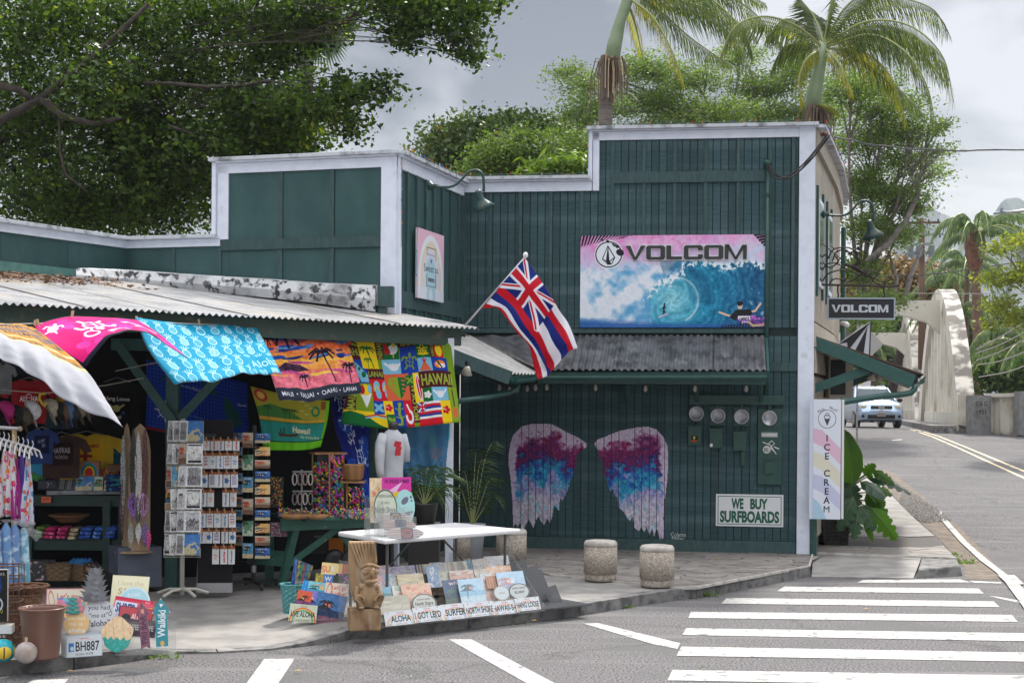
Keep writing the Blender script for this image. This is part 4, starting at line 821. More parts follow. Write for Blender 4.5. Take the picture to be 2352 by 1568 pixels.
mk('eave_beam',MB().bar(E(-7.6,.16,-.13),E(-.16,.16,-.13),.05,.19),M('aged_green_beam',(.03,.06,.045),.6,(.10,.09,.06),6,5,.58,.7),stall)
for f in(1.2,2.4):mk('purlin',MB().bar(E(-7.6,f,-.07),E(-.5,f,-.07),.05,.09),darkg,stall)
for u in(-7,-5.4,-3.8,-2.2,-.7):mk('rafter',MB().bar(E(u,.2,-.1),E(u,3.2,-.1),.05,.1),darkg,stall)
def post(X,Y,d,ztop,w_=.1,m=darkg,name='post'):
 g=P(X,Y,d);g.z=.11;return mk(name,MB().bar(g,(g.x,g.y,ztop),w_,w_),m,stall)
post(395,1345,15.6,3.05,.13);post(1031,1250,17.1,2.85,.085,white);post(856,1250,16.9,3.0,.09);post(-60,1400,12.6,2.85)
mk('brace',MB().bar(P(265,783,15.45),P(398,968,15.5),.05,.09),darkg,stall);mk('brace',MB().bar(P(500,868,15.6),P(412,962,15.5),.05,.09),darkg,stall)
mk('cross_beam',MB().bar(P(255,790,15.5),P(640,800,15.9),.06,.12),darkg,stall)
tag(mk('leaf_litter',(lambda mb,r:[mb.add([E(r.triangular(-6.6,-2.4,-3.9),r.uniform(1.9,2.05)if 0 else r.triangular(.6,3.3,2.6),.03+r.random()*.02)+Vector((r.uniform(-.03,.03),r.uniform(-.03,.03),0))for _ in range(1)]*0+(lambda c,a:[c,c+Vector((.05*cos(a),.05*sin(a),.015)),c+Vector((.03*sin(a),-.03*cos(a),.02))])(E(r.triangular(-6.8,-2.6,-4.3),r.triangular(2.0,3.7,3.3),.03+r.random()*.03),r.uniform(0,6)),[(0,1,2)])for _ in range(1100)]and mb)(MB(),random.Random(8)),M('dead_leaves',(.20,.11,.06),.9,(.10,.05,.03),20)),'brown dead leaves piled on the corrugated roof by the plaster gutter','leaves')['kind']='stuff'
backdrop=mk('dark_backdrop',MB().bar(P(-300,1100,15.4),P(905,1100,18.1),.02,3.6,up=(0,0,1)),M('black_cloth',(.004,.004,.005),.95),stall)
pin=M('clothespin_wood',(.50,.36,.22),.7)
def hangtag(X,Y,d,n,desc):
 for i in range(n):pass
PINS=[(80,742,12.95),(84,740,12.96),(166,720,13.35),(312,733,14.05),(322,736,14.1),(455,740,14.8),(567,750,15.35),(579,752,15.4),(661,760,15.75),(741,753,16.1),(787,758,16.3),(846,769,16.5),(917,769,16.8),(953,768,16.9),(966,765,16.95),(1022,775,17.1),(1027,775,17.12)]
CLN=['pink towel','pink towel','pink towel','turquoise towel','turquoise towel','turquoise towel','turquoise towel','sunset towel','sunset towel','sunset towel','island patch towel','island patch towel','island patch towel','island patch towel','island patch towel','island patch towel','island patch towel']
for i,(X,Y,d)in enumerate(PINS):
 mb=MB();a,b=P(X,Y-7,d-.02),P(X+(3 if i%2 else-2),Y+10,d-.03);mb.bar(a,b,.012,.012);mb.bar(a+Vector((.012,0,0)),b+Vector((.006,0,0)),.01,.012)
 tag(mk('clothespin',mb,pin),'wooden clothespin, %s from the left along the stall roof edge, holding the %s'%(ORD[i]if i<12 else['thirteenth','fourteenth','fifteenth','sixteenth','seventeenth'][i-12],CLN[i]),'clothespin','clothespins along the stall roof edge')
tag(mk('clothesline',MB().tube([P(-20,745,12.5),P(300,738,14),P(560,748,15.3),P(800,762,16.35),P(1045,770,17.15)],.004,4),M('cord',(.5,.45,.38),.8)),'thin cord under the stall roof edge carrying the beach towels','cord')
white_back=M('white_terry',(.29,.30,.34),.9,bump=.2,bscale=120)
c=Cv(300,220,(228,10,120));rr=random.Random(2)
for x,y,s_ in((70,60,46),(175,130,52),(250,50,44),(60,190,40),(285,180,40)):
 for k in range(5):c.ell(x+s_*.5*cos(k*1.257),y+s_*.5*sin(k*1.257),s_*.42,s_*.3,(244,60,170)if k%2 else(236,40,150),k*1.257)
def turtle(c,x,y,s,col,rot=0,bg=None):
 R=lambda a,b:(x+(a*cos(rot)-b*sin(rot))*s,y+(a*sin(rot)+b*cos(rot))*s)
 c.ell(*R(0,0),s*.42,s*.5,col,rot)
 if bg is not None:
  c.ell(*R(0,0),s*.33,s*.41,bg,rot);c.line([R(0,-.4),R(-.06,0),R(0,.4)],s*.07,col);c.line([R(-.3,-.1),R(.0,.0)],s*.06,col);c.line([R(.3,.1),R(0,0)],s*.06,col)
 c.ell(*R(0,-.66),s*.15,s*.2,col,rot)
 for a in(-1,1):c.line([R(.3*a,-.35),R(.62*a,-.45),R(.75*a,-.15)],s*.17,col);c.line([R(.25*a,.4),R(.42*a,.68)],s*.15,col)
turtle(c,130,105,62,(250,240,248),3.3,(228,20,130));turtle(c,40,60,36,(250,240,248),.6);c.ell(85,165,16,16,(250,240,248),0,6);c.line([(98,150),(110,128)],6,(250,240,248));c.line([(215,80),(240,60),(262,88),(240,100)],8,(250,240,248));c.line([(262,88),(285,110)],8,(250,240,248))
c.text('kauai',175,172,20,(250,240,248),pi-.1,.02);c.text('kauai',210,140,13,(250,240,248),.2)
c.rect(0,0,300,6,(20,20,45));c.rect(0,208,300,220,(20,20,45));c.rect(0,0,5,220,(20,20,45))
pinkm=imat('pink_towel_print',c,.85,1.0,.3,.25,160)
o=cloth('beach_towel',[[(72,746,12.9),(150,727,13.3),(235,728,13.7),(312,733,14.0)],[(110,785,12.75),(190,752,13.1),(280,743,13.5),(370,768,13.7)],[(196,842,12.6),(262,768,12.85),(335,764,13.2),(434,822,13.35)]],(pinkm,M('navy_towel_back',(.02,.02,.05),.9)),rip=.006,rn=2)
tag(o,'pink beach towel with white turtles and the word kauai, lifted by the wind','towel','towels pegged along the stall roof edge')
c=Cv(420,260,(0,158,200))
def pineapple(c,x,y,s,col,rot=0,st=0):
 c.ell(x,y,s*.30,s*.40,col,rot,s*.07);R=lambda a,b:(x+(a*cos(rot)-b*sin(rot))*s,y+(a*sin(rot)+b*cos(rot))*s)
 for k in range(-2,3):
  if st==0:c.line([R(k*.11-.15,-.3),R(k*.11+.15,.3)],s*.035,col);c.line([R(k*.11+.15,-.3),R(k*.11-.15,.3)],s*.035,col)
  elif st==1:
   for j in range(-2,3):c.ell(*R(k*.1,j*.13),s*.03,s*.03,col)
  else:c.line([R(-.22,k*.13),R(-.1,k*.13-.05),R(0,k*.13),R(.1,k*.13-.05),R(.22,k*.13)],s*.035,col)
 for a in(-.7,-.35,0,.35,.7):c.line([R(a*.15,-.4),R(a*.4,-.62),R(a*.55,-.85+abs(a)*.25)],s*.06,col)
for j in range(5):
 for i in range(9):pineapple(c,26+i*46+(j%2)*16,38+j*52,40,(196,236,244),.1*(i%3-1),(i+j)%3)
c.rect(300,175,420,235,(0,158,200));c.text('Aloha',315,225,34,(196,236,244),-.05)
cyan=imat('pineapple_towel_print',c,.85,1.0,.3,.3,160)
o=cloth('beach_towel',[[(312,728,14.0),(400,741,14.5),(500,744,15.0),(582,741,15.4)],[(340,800,13.8),(440,806,14.25),(535,800,14.7),(612,795,15.05)],[(404,880,13.6),(490,873,13.95),(575,857,14.4),(647,861,14.7)]],(cyan,white_back),rip=.012,rn=2.5)
tag(o,'turquoise beach towel covered in white outlined pineapples','towel','towels pegged along the stall roof edge')
c=Cv(300,220,(20,50,140))
for i in range(150):
 t=i/150;col=[(20,50,140),(235,90,60),(250,190,70),(240,110,130)];k=t*3;a=int(min(2,k));f=k-a;c.rect(0,i,300,i+1,[col[a][q]*(1-f)+col[a+1][q]*f for q in range(3)])
rr=random.Random(3)
for _ in range(60):x,y=rr.uniform(0,300),rr.uniform(0,95);c.ell(x,y,rr.uniform(15,45),rr.uniform(3,7),rr.choice([(30,70,160),(90,140,200),(240,120,70),(25,45,120),(250,150,90)]),-.15)
for _ in range(30):x,y=rr.uniform(0,300),rr.uniform(100,180);c.ell(x,y,rr.uniform(20,60),rr.uniform(2,5),rr.choice([(250,170,60),(240,100,120),(255,210,90),(200,80,150)]),.05)
c.poly([(30,128),(60,108),(110,112),(140,132),(30,134)],(60,30,60));c.rect(0,150,300,185,(236,120,140));c.noise(.18,12,4)
def ptree(c,x,y,h,lean,s,col):
 c.line([(x,y),(x+lean*.5,y-h*.5),(x+lean,y-h)],s*.12,col)
 for k in range(9):a=k*.7;c.line([(x+lean,y-h),(x+lean+s*.6*cos(a),y-h+s*.25*sin(a)-s*.12),(x+lean+s*cos(a),y-h+s*.5*sin(a)+s*.22)],s*.14,col)
for a in((60,0,-10,20,60),(215,175,95,-25,42),(275,180,55,5,30),(120,180,30,-4,20),(20,60,30,5,30)):ptree(c,*a,(28,20,45))
c.rect(0,184,300,220,(40,48,66));c.text('MAUI  •  KAUAI  •  OAHU  •  LANAI',14,208,13,(235,238,245),0,.01,w_=272)
sunm=imat('sunset_towel_print',c,.85,1.0,.3,.25,160)
o=cloth('beach_towel',[[(592,754,15.4),(660,764,15.7),(730,757,16.0),(789,757,16.3)],[(614,830,15.3),(680,836,15.6),(750,828,15.85),(812,828,16.1)],[(645,918,15.15),(705,921,15.4),(770,911,15.7),(832,901,15.95)]],(sunm,white_back),rip=.014,rn=2.2)
tag(o,'sunset beach towel with palm silhouettes and island names on a navy border','towel','towels pegged along the stall roof edge')
c=Cv(440,370,(120,160,30));sx_,sy_=440/1700,370/1400
def T(x0,y0,x1,y1,col):c.rect(x0*sx_,y0*sy_,x1*sx_,y1*sy_,col);return(x0+x1)/2*sx_,(y0+y1)/2*sy_,(x1-x0)*sx_,(y1-y0)*sy_
MR,LG,YE,RE,BL,GR,LB,ORG=(82,14,34),(140,176,44),(248,216,20),(214,20,40),(20,66,170),(8,108,50),(130,196,228),(226,104,66)
T(0,0,300,190,LG);c.ell(22,30,20,24,(225,90,60));c.ell(40,34,14,18,(225,90,60));c.ell(24,30,8,8,(60,30,40));c.line([(48,34),(75,40)],6,(60,30,40))
def word(s,x,y,h,w_,rot=0):c.text(s,x,y,h,(160,180,60),rot,.03,w_=w_)
T(0,190,340,400,MR);word('OAHU',4,88,28,78)
T(0,400,370,760,BL);c.poly([(20,108),(50,120),(95,165),(96,195),(60,195)],LB)
for x,y,s_ in((28,120,5),(45,130,4),(58,142,6),(75,165,10)):c.ell(x,y,s_,s_*1.3,GR,.5)
T(300,60,560,530,YE);ptree(c,125,135,80,-14,30,GR);ptree(c,105,136,35,2,17,GR);T(370,530,610,690,MR);word('LANAI',98,172,22,56)
T(560,60,640,380,MR);word('NIIHAU',162,96,14,76,-pi/2);x,y,w0,h0=T(640,60,830,380,GR)
c.ell(x+4,y,16,22,(235,238,245),.3);c.line([(x+8,y-15),(x+6,y-30)],9,YE);c.ell(x-14,y-6,6,26,RE,-.3);c.ell(x-17,y+8,4,16,RE);c.ell(x+6,y-34,5,4,RE);c.line([(x+4,y+20),(x+4,y+34)],3,YE)
def shaka(x,y,s):
 q=(238,240,248);c.ell(x,y+s*.15,s*.42,s*.34,q);c.line([(x-s*.3,y+s*.1),(x-s*.75,y-s*.4)],s*.24,q);c.line([(x+s*.3,y+s*.1),(x+s*.75,y-s*.5)],s*.2,q)
 for k in range(4):c.line([(x-s*.3+k*s*.2,y+s*.1),(x-s*.3+k*s*.2,y-s*.3)],s*.17,q)
shaka(*T(610,380,880,610,LB)[:2],36)
T(830,60,1110,200,MR);word('KAUAI',222,46,24,62);x,y,w0,h0=T(840,200,1130,640,BL);turtle(c,x,y+4,44,(130,160,30),.1,BL)
x,y,w0,h0=T(1130,60,1360,400,GR)
for a in(-1,1):c.poly([(x+a*3,y-22),(x+a*26,y-36),(x+a*26,y-22)],YE);c.line([(x+a*4,y-12),(x+a*12,y-34),(x+a*28,y-40)],4,YE);c.line([(x+a*4,y-12),(x+a*8,y)],5,YE);c.line([(x,y+8),(x+a*22,y+2)],5,YE);c.line([(x,y+32),(x+a*22,y+28)],5,YE)
for k in range(-2,3):c.rect(x+k*8-3,y+12,x+k*8+3,y+20,YE);c.rect(x+k*8-3,y+22,x+k*8+3,y+29,YE)
T(1360,60,1430,400,MR);word('KAHOOLAWE',368,100,11,84,-pi/2);x,y,w0,h0=T(1430,60,1560,400,RE);c.ell(x,y+14,13,26,YE);c.line([(x,y-10),(x,y-36)],10,GR);c.line([(x-10,y-26),(x,y-12),(x+10,y-26)],4,GR)
x,y,w0,h0=T(1130,400,1360,610,LB);c.poly([(x-26,y+26),(x-4,y-10),(x+4,y-10),(x+26,y+26)],ORG);c.line([(x,y-8),(x-10,y-24)],4,RE);c.line([(x,y-8),(x,y-28)],5,RE);c.line([(x,y-8),(x+10,y-22)],4,RE)
x,y,w0,h0=T(1360,400,1600,610,BL);c.ell(x,y,22,16,(240,150,30),-.3);c.ell(x+8,y+6,14,10,(240,240,245),-.3);c.line([(x-8,y-10),(x+6,y+14)],6,(20,20,25));c.ell(x-12,y-2,3,3,(240,240,245))
T(370,690,650,1010,RE)
for a in(440,570):x=(a+40)*sx_;y=850*sy_;c.ell(x-2,y-14,12,22,LB,.15);c.ell(x+3,y+16,10,18,LB,-.15);c.line([(x-12,y+2),(x-2,y-18),(x+9,y+2)],4,YE)
x,y,w0,h0=T(610,610,940,1010,ORG);c.poly([(x,y-40),(x-28,y-38),(x-34,y-12),(x-20,y+20),(x+2,y+48)],LG);c.poly([(x,y-40),(x+26,y-38),(x+34,y-12),(x+22,y+22),(x+2,y+48)],GR)
for k in range(4):
 for a in(-1,1):c.ell(x+a*18,y-26+k*17,8,3,ORG,.3*a)
x,y,w0,h0=T(900,640,1010,800,GR);[c.ell(x+9*cos(k*1.57+.8),y+9*sin(k*1.57+.8),9,4,LG,k*1.57+.8)for k in range(4)]
T(940,800,1040,1340,MR);word('MOLOKAI',266,346,18,132,-pi/2)
x,y,w0,h0=T(1010,620,1150,1060,YE);c.ell(x+4,y,12,52,(240,240,245),-.1);c.ell(x+4,y,9,47,RE,-.1);c.line([(x-1,y-46),(x+9,y+46)],3,(240,240,245))
T(1120,610,1640,860,MR);word('HAWAII',298,216,42,128)
T(0,760,400,1150,(130,160,30));c.poly([(52,238),(100,238),(74,296)],(235,236,240));c.ell(74,226,22,22,YE);c.ell(92,222,10,16,LB);c.ell(60,226,10,18,RE);T(0,960,150,1170,MR);word('MAUI',34,306,26,70,-pi/2)
T(0,1170,560,1400,YE);c.poly([(0,322),(20,312),(60,322),(120,356),(145,370),(0,370)],GR);c.line([(70,330),(110,318),(145,326)],5,RE);c.line([(70,336),(110,324),(145,332)],5,LB)
x,y,w0,h0=T(400,1010,540,1200,BL);[c.ell(x+10*cos(k*1.57+.8),y+10*sin(k*1.57+.8),12,6,LB,k*1.57+.8)for k in range(4)]
def hib(x,y,s,col):[c.ell(x+s*.5*cos(k*1.257),y+s*.5*sin(k*1.257),s*.5,s*.38,col,k*1.257)for k in range(5)];c.line([(x,y),(x-s,y-s*.5)],s*.15,(250,240,240))
hib(*T(540,1010,670,1200,YE)[:2],15,RE);x,y,w0,h0=T(560,1200,700,1400,GR);[c.ell(x+10*cos(k*1.57+.8),y+10*sin(k*1.57+.8),12,6,LG,k*1.57+.8)for k in range(4)]
x,y,w0,h0=T(670,1010,810,1400,BL);c.line([(x+2,y-36),(x-2,y),(x+4,y+20),(x+2,y+40),(x-8,y+38)],8,(150,178,40));c.ell(x+3,y-38,6,7,(150,178,40));[c.line([(x-12,y+b-8),(x,y+b),(x+14,y+b-6)],3,(150,178,40))for b in(-16,16)]
x,y,w0,h0=T(810,1010,950,1400,RE);c.ell(x,y+12,14,22,(240,240,245),0,8);c.rect(x-18,y-22,x+0,y+6,RE);c.line([(x+2,y-14),(x-6,y-34)],7,(240,240,245))
hib(*T(1150,860,1290,1060,GR)[:2],15,(240,242,240));shaka(*T(1290,860,1540,1060,LB)[:2],32)
x0,y0=1040*sx_,1060*sy_;c.rect(x0,y0,1400*sx_,1340*sy_,RE)
for k in range(8):c.rect(x0,y0+k*9,1400*sx_,y0+k*9+9,[(240,240,245),RE,(30,60,150)][k%3])
c.rect(x0,y0,x0+34,y0+34,(30,60,150));c.line([(x0,y0),(x0+34,y0+34)],5,(240,240,245));c.line([(x0+34,y0),(x0,y0+34)],5,(240,240,245));c.line([(x0+17,y0),(x0+17,y0+34)],7,RE);c.line([(x0,y0+17),(x0+34,y0+17)],7,RE)
T(1030,1340,1400,1400,RE);hib(*T(1400,1060,1560,1340,YE)[:2],17,RE);T(1400,1340,1560,1400,YE);T(1560,860,1700,1400,LG);c.line([(1620*sx_,900*sy_),(1630*sx_,1150*sy_)],5,(90,40,30));c.ell(1630*sx_,1250*sy_,12,22,(230,110,70))
patch=imat('island_patch_print',c,.85,1.0,.25,.25,160)
o=cloth('beach_towel',[[(784,757,16.25),(832,771,16.45),(917,770,16.8),(966,763,16.95),(1032,770,17.1)],[(800,870,16.2),(855,872,16.4),(925,872,16.65),(985,864,16.8),(1046,866,16.95)],[(784,972,16.15),(870,983,16.35),(940,981,16.55),(1000,975,16.7),(1060,968,16.85)]],(patch,M('patch_back',(.35,.4,.2),.9)),nu=56,nv=40,rip=.012,rn=3)
tag(o,'bright patchwork beach towel of island pictures with HAWAII, KAUAI and MOLOKAI blocks','towel','towels pegged along the stall roof edge')
c=Cv(200,200,(186,188,196))
c.rect(0,0,200,74,(196,140,60))
for i in range(24):x=i*9;c.poly([(x,6),(x+9,6),(x+4,22)],(110,100,105));c.poly([(x,40),(x+9,40),(x+4,30)],(95,88,95));c.poly([(x,60),(x+8,70),(x,72)],(110,100,105))
for i in range(14):c.line([(i*15,26),(i*15+8,44)],2,(120,90,60))
c.rect(0,22,200,30,(120,112,118));c.rect(0,50,200,55,(230,210,160));c.rect(0,70,200,76,(225,205,150));c.noise(.06,20,4)
tanm=imat('tan_print_towel',c,.85,1.0,.3,.3,160)
o=cloth('beach_towel',[[(-90,735,12.4),(-20,740,12.6),(40,744,12.75),(75,750,12.9)],[(-90,752,12.2),(0,765,12.3),(90,795,12.4),(190,845,12.4)],[(-90,762,12.05),(10,785,12.1),(110,838,12.1),(246,925,12.1)],[(-90,778,11.9),(10,820,11.95),(130,902,11.95),(282,983,12.0)]],(tanm,white_back),rip=.02,rn=2.5)
tag(o,'gold and grey tapa print towel blown out to show its white back','towel','towels pegged along the stall roof edge')
c=Cv(360,220,(12,50,170))
for i in range(0,360,12):c.rect(i,0,i+1.2,220,(60,120,220))
for i in range(0,220,12):c.rect(0,i,360,i+1.2,(60,120,220))
isl=(20,86,90)
c.poly([(265,60),(290,70),(325,110),(335,150),(305,165),(285,190),(275,140),(262,95)],isl);c.ell(215,50,22,12,isl,.4);c.ell(190,35,8,6,isl);c.ell(185,70,9,6,isl);c.ell(80,45,16,12,isl);c.ell(130,40,14,9,isl);c.ell(50,50,5,6,isl)
c.ell(62,150,22,22,(230,232,240),0,3);[c.line([(62,150),(62+34*cos(k*.785),150+34*sin(k*.785))],4-(k%2)*2,(235,236,240))for k in range(8)]
c.text('Kauai',75,80,9,(235,238,245));c.text('Molokai',150,62,9,(235,238,245));c.text('Maui',205,35,9,(235,238,245));c.text('Hawaii',318,85,10,(235,238,245));c.text('Honolulu',110,60,7,(235,238,245));c.rect(0,210,360,220,(140,30,40));c.text('Pacific Ocean',120,150,9,(120,160,220))
o=cloth('beach_towel',[[(336,826,16.2),(420,842,16.3),(500,862,16.4),(568,880,16.5)],[(338,905,16.2),(420,925,16.3),(500,945,16.4),(570,950,16.5)],[(334,985,16.2),(420,1000,16.3),(500,1012,16.4),(574,1020,16.5)]],(imat('blue_map_towel',c,.85,1.0,.2,.1),M('blue_back',(.03,.08,.3),.9)),rip=.01,rn=3)
tag(o,'royal blue towel printed with a gridded chart of the islands and a compass rose','towel','towels hung inside the stall')
c=Cv(300,220,(40,150,140))
c.rect(0,0,300,110,(176,170,50));c.poly([(0,70),(60,50),(110,58),(190,96),(300,104),(300,118),(0,118)],(70,130,60));c.rect(0,100,300,112,(220,170,60));c.rect(0,190,300,220,(110,200,30));c.rect(288,0,300,220,(110,200,30));c.rect(0,186,300,190,(40,60,40))
for x in(40,110,130,150):ptree(c,x,104,40,4,16,(30,90,40))
c.poly([(70,150),(90,160),(150,158),(175,148),(160,168),(80,168)],(90,50,30));c.line([(100,158),(102,136)],6,(60,40,30));c.line([(90,158),(84,140)],5,(60,40,30));c.ell(30,25,24,22,(190,60,50));c.ell(30,25,14,13,(226,190,90));c.ell(245,60,18,26,(50,140,90));c.ell(245,60,9,14,(200,180,60));c.rect(266,8,286,50,(150,90,40))
c.text('Hawaii',140,150,22,(236,226,190),.1,.04);c.text('the Aloha State',178,172,11,(236,226,190),.12,.01);[c.text('island',180+20*(k%3),20+k*14,6,(240,235,200))for k in range(5)]
o=cloth('beach_towel',[[(575,886,15.9),(640,902,16.0),(700,914,16.1),(757,920,16.2)],[(596,960,15.9),(650,966,16.0),(700,970,16.1),(752,968,16.2)],[(606,1033,15.9),(655,1034,16.0),(700,1033,16.1),(738,1026,16.2)]],(imat('green_map_towel',c,.85,1.0,.2,.1),MATS['patch_back']),rip=.01,rn=3)
tag(o,'lime bordered towel with an outrigger canoe, palms and the word Hawaii','towel','towels hung inside the stall')
c=Cv(160,300,(14,36,130))
for i in range(7):turtle(c,[40,110,60,125,40,100,60][i],20+i*44,34,[(210,220,240),(80,140,220)][i%2],i*1.3,(14,36,130))
for i in range(6):c.ell([120,40,120,30,120,30][i],30+i*52,26,20,(30,80,190),i)
for i in range(3):turtle(c,[50,100,60][i],70+i*90,34,(215,225,240),i*2+1,(24,60,160))
c.text('nui',100,130,14,(200,215,240));c.text('hawaii',40,100,12,(200,215,240),-1.2)
o=cloth('beach_towel',[[(760,905,16.4),(790,912,16.5),(822,920,16.6),(850,935,16.7)],[(772,990,16.4),(800,990,16.5),(825,990,16.6),(850,995,16.7)],[(806,1080,16.4),(822,1085,16.5),(836,1090,16.6),(852,1095,16.7)],[(828,1150,16.4),(838,1165,16.5),(846,1178,16.6),(854,1180,16.7)]],(imat('navy_turtle_towel',c,.85,1.0,.2,.1),MATS['blue_back']),rip=.02,rn=2)
tag(o,'navy towel with white turtles hanging in folds beside the doorway post','towel','towels hung inside the stall')
c=Cv(200,220,(62,112,150));c.noise(.12,60,7)
for k in range(5):c.ell(150+14*cos(k*1.257),110+14*sin(k*1.257),9,7,(110,110,130),k)
c.ell(70,120,24,24,(78,128,165),0,5);c.ell(150,145,9,15,(84,132,168),0,3);c.ell(172,145,9,15,(84,132,168),0,3);c.rect(128,50,142,90,(70,130,130));c.text('Hi',135,185,14,(110,150,185),0,.04);c.rect(0,214,200,220,(50,150,160));c.rect(196,0,200,220,(60,180,200))
o=cloth('beach_towel',[[(905,950,16.9),(950,956,16.95),(995,960,17.0),(1034,962,17.05)],[(912,1035,16.9),(950,1040,16.95),(990,1042,17.0),(1032,1040,17.05)],[(935,1105,16.9),(965,1112,16.95),(995,1118,17.0),(1027,1120,17.05)]],(imat('faded_blue_towel',c,.85,1.0,.2,.1),MATS['blue_back']),rip=.018,rn=2)
tag(o,'thin dusty blue towel with faint flowers hanging behind the shirt form','towel','towels hung inside the stall')
def shirt(X,Y,w_,h_,d,col,cv=None,label='',yaw=.25,slv=.28,rot=0,name='t_shirt',grp='shirts hung on the back wall of the stall'):
 px=d/F;W,Hh=w_*px,h_*px;c0=P(X,Y,d);M4=Matrix.Translation(c0)@Matrix.Rotation(yaw,4,'Z')@Matrix.Rotation(pi/2,4,'X')@Matrix.Rotation(rot,4,'Z')
 root=thing(name,label,'shirt',c0,0,grp)
 o_=[(-.10,1),(-.30,.97),(-.5,.88),(-.62,.62),(-.48,.56),(-.38,.70),(-.37,0),(.37,0),(.38,.70),(.48,.56),(.62,.62),(.5,.88),(.30,.97),(.10,1),(0,.94)]
 mb=MB();pts=[M4@Vector((a*W*1.3,b*Hh,.012*sin(a*9+b*5)))for a,b in o_];mb.prism([M4@Vector((a*W*1.3,b*Hh,0))for a,b in o_],M4.to_3x3()@Vector((0,0,-.035)))
 mk('body',mb,M('cloth_%d_%d_%d'%tuple(int(q*99)for q in col),col,.9,tuple(q*.7 for q in col),8,3,bump=.3,bscale=12),root)
 if cv is not None:mb=MB();mb.panel(M4@Matrix.Translation((0,Hh*.3,.004)),W*.62,Hh*.52,.002);mk('print',mb,cv,root)
 mb=MB();mb.tube([M4@Vector((-.3*W,Hh*.98,-.01)),M4@Vector((0,Hh*1.06,-.01)),M4@Vector((.3*W,Hh*.98,-.01))],.006,4);mk('hanger',mb,gray,root);return root
def sprint(bg,items,name,w_=128,h_=128):
 c=Cv(w_,h_,bg)
 for it in items:
  if it[0]=='t':c.text(it[1],it[2],it[3],it[4],it[5],it[6]if len(it)>6 else 0,.03,al='c',w_=it[7]if len(it)>7 else None)
  elif it[0]=='e':c.ell(*it[1:])
  elif it[0]=='l':c.line(*it[1:])
 return imat(name,c,.9,1.5)
shirt(66,972,78,100,15.2,(.42,.012,.02),sprint((130,10,18),[('t','ALOHA',64,78,30,(200,195,195),0,110),('e',64,56,20,22,(205,180,180)),('e',64,56,15,17,(130,10,18)),('t','HAWAII',64,60,8,(205,190,190))],'shirt_print_a'),'red T-shirt with ALOHA lettering above the row of caps')
shirt(40,860,96,62,15.0,(.012,.016,.03),sprint((12,14,24),[('e',64,50,46,38,(110,100,78)),('e',64,50,42,34,(20,22,30)),('t','TIKI',64,60,22,(130,118,90))],'shirt_print_b'),'navy T-shirt with an oval gold print high in the stall')
shirt(268,1015,104,140,16.4,(.006,.006,.007),sprint((6,6,7),[('t','Hang Loose',64,34,16,(190,188,178),.04,112),('e',62,66,17,14,(168,158,104)),('l',[(48,62),(30,52)],9,(168,158,104)),('l',[(76,62),(94,52)],8,(168,158,104)),('t','Hawaii',58,106,13,(190,188,178)),('e',92,84,9,7,(50,70,120))],'shirt_print_c'),'black T-shirt with a yellow shaka hand and the words Hang Loose')
shirt(198,1100,122,104,16.0,(.70,.46,.02),sprint((196,150,20),[('t','LIFEGUARD',60,34,18,(120,20,20),-.12,108),('l',[(60,58),(60,96)],14,(130,20,24)),('l',[(40,76),(80,76)],14,(130,20,24))],'shirt_print_d'),'mustard yellow T-shirt with red LIFEGUARD lettering and cross')
shirt(140,1098,84,100,15.7,(.06,.025,.022),sprint((34,16,18),[('t','HAWAII',64,60,30,(150,145,150),-.05,96),('t','NORTH',64,92,20,(140,120,130),.05,70),('e',66,34,12,8,(120,110,130))],'shirt_print_e'),'dark brown T-shirt with cracked white HAWAII lettering')
shirt(96,1065,50,80,15.5,(.02,.05,.2),sprint((14,20,50),[('t','SURF',60,50,20,(120,130,160),-.2),('t','22',80,80,22,(130,138,160),-.2)],'shirt_print_f'),'blue T-shirt with pale slanted numbers behind the white cap')
shirt(150,935,44,40,15.4,(.42,.26,.015),sprint((190,140,20),[('t','Aloha',60,70,30,(110,40,30),-.3)],'shirt_print_g'),'small yellow child T-shirt under the white towel back')
shirt(6,905,40,70,14.8,(.20,.21,.22),None,'plain grey T-shirt at the left edge of the stall')
shirt(132,985,60,60,15.6,(.02,.05,.075),None,'plain slate blue T-shirt behind the row of caps')
tag(mk('hanging_hook',MB().tube([P(104,903,14.8),P(92,905,14.8),P(90,915,14.8),P(96,925,14.8),P(103,932,14.8),P(105,924,14.8)],.014,6),M('yellow_plastic',(.6,.45,.03),.4)),'yellow plastic hook clipped on the cord above the caps','hook')
tag(mk('cord',MB().tube([P(-20,893,14.8),P(104,903,14.8),P(240,885,15.2),P(330,868,15.4)],.005,4),MATS['cord']),'cord strung across the stall above the caps','cord')
tag(mk('cord',MB().tube([P(265,852,14.9),P(330,838,15.3),P(395,826,15.5),P(405,790,15.5)],.005,4),MATS['cord']),'knotted cord tied to the green brace','cord')
CAPS=[(8,945,(.5,.02,.2),'hot pink'),(32,955,(.012,.012,.014),'black'),(48,960,(.10,.075,.05),'brown camouflage'),(68,945,(.72,.73,.76),'white HAWAII'),(112,940,(.5,.45,.34),'cream and floral'),(125,945,(.012,.013,.012),'black with a yellow emblem'),(140,948,(.16,.09,.06),'brown patterned'),(150,945,(.12,.22,.42),'light blue floral'),(161,948,(.03,.035,.04),'charcoal'),(176,940,(.30,.23,.16),'tan'),(190,930,(.36,.37,.38),'grey with a round badge'),(196,940,(.10,.03,.03),'dark maroon')]
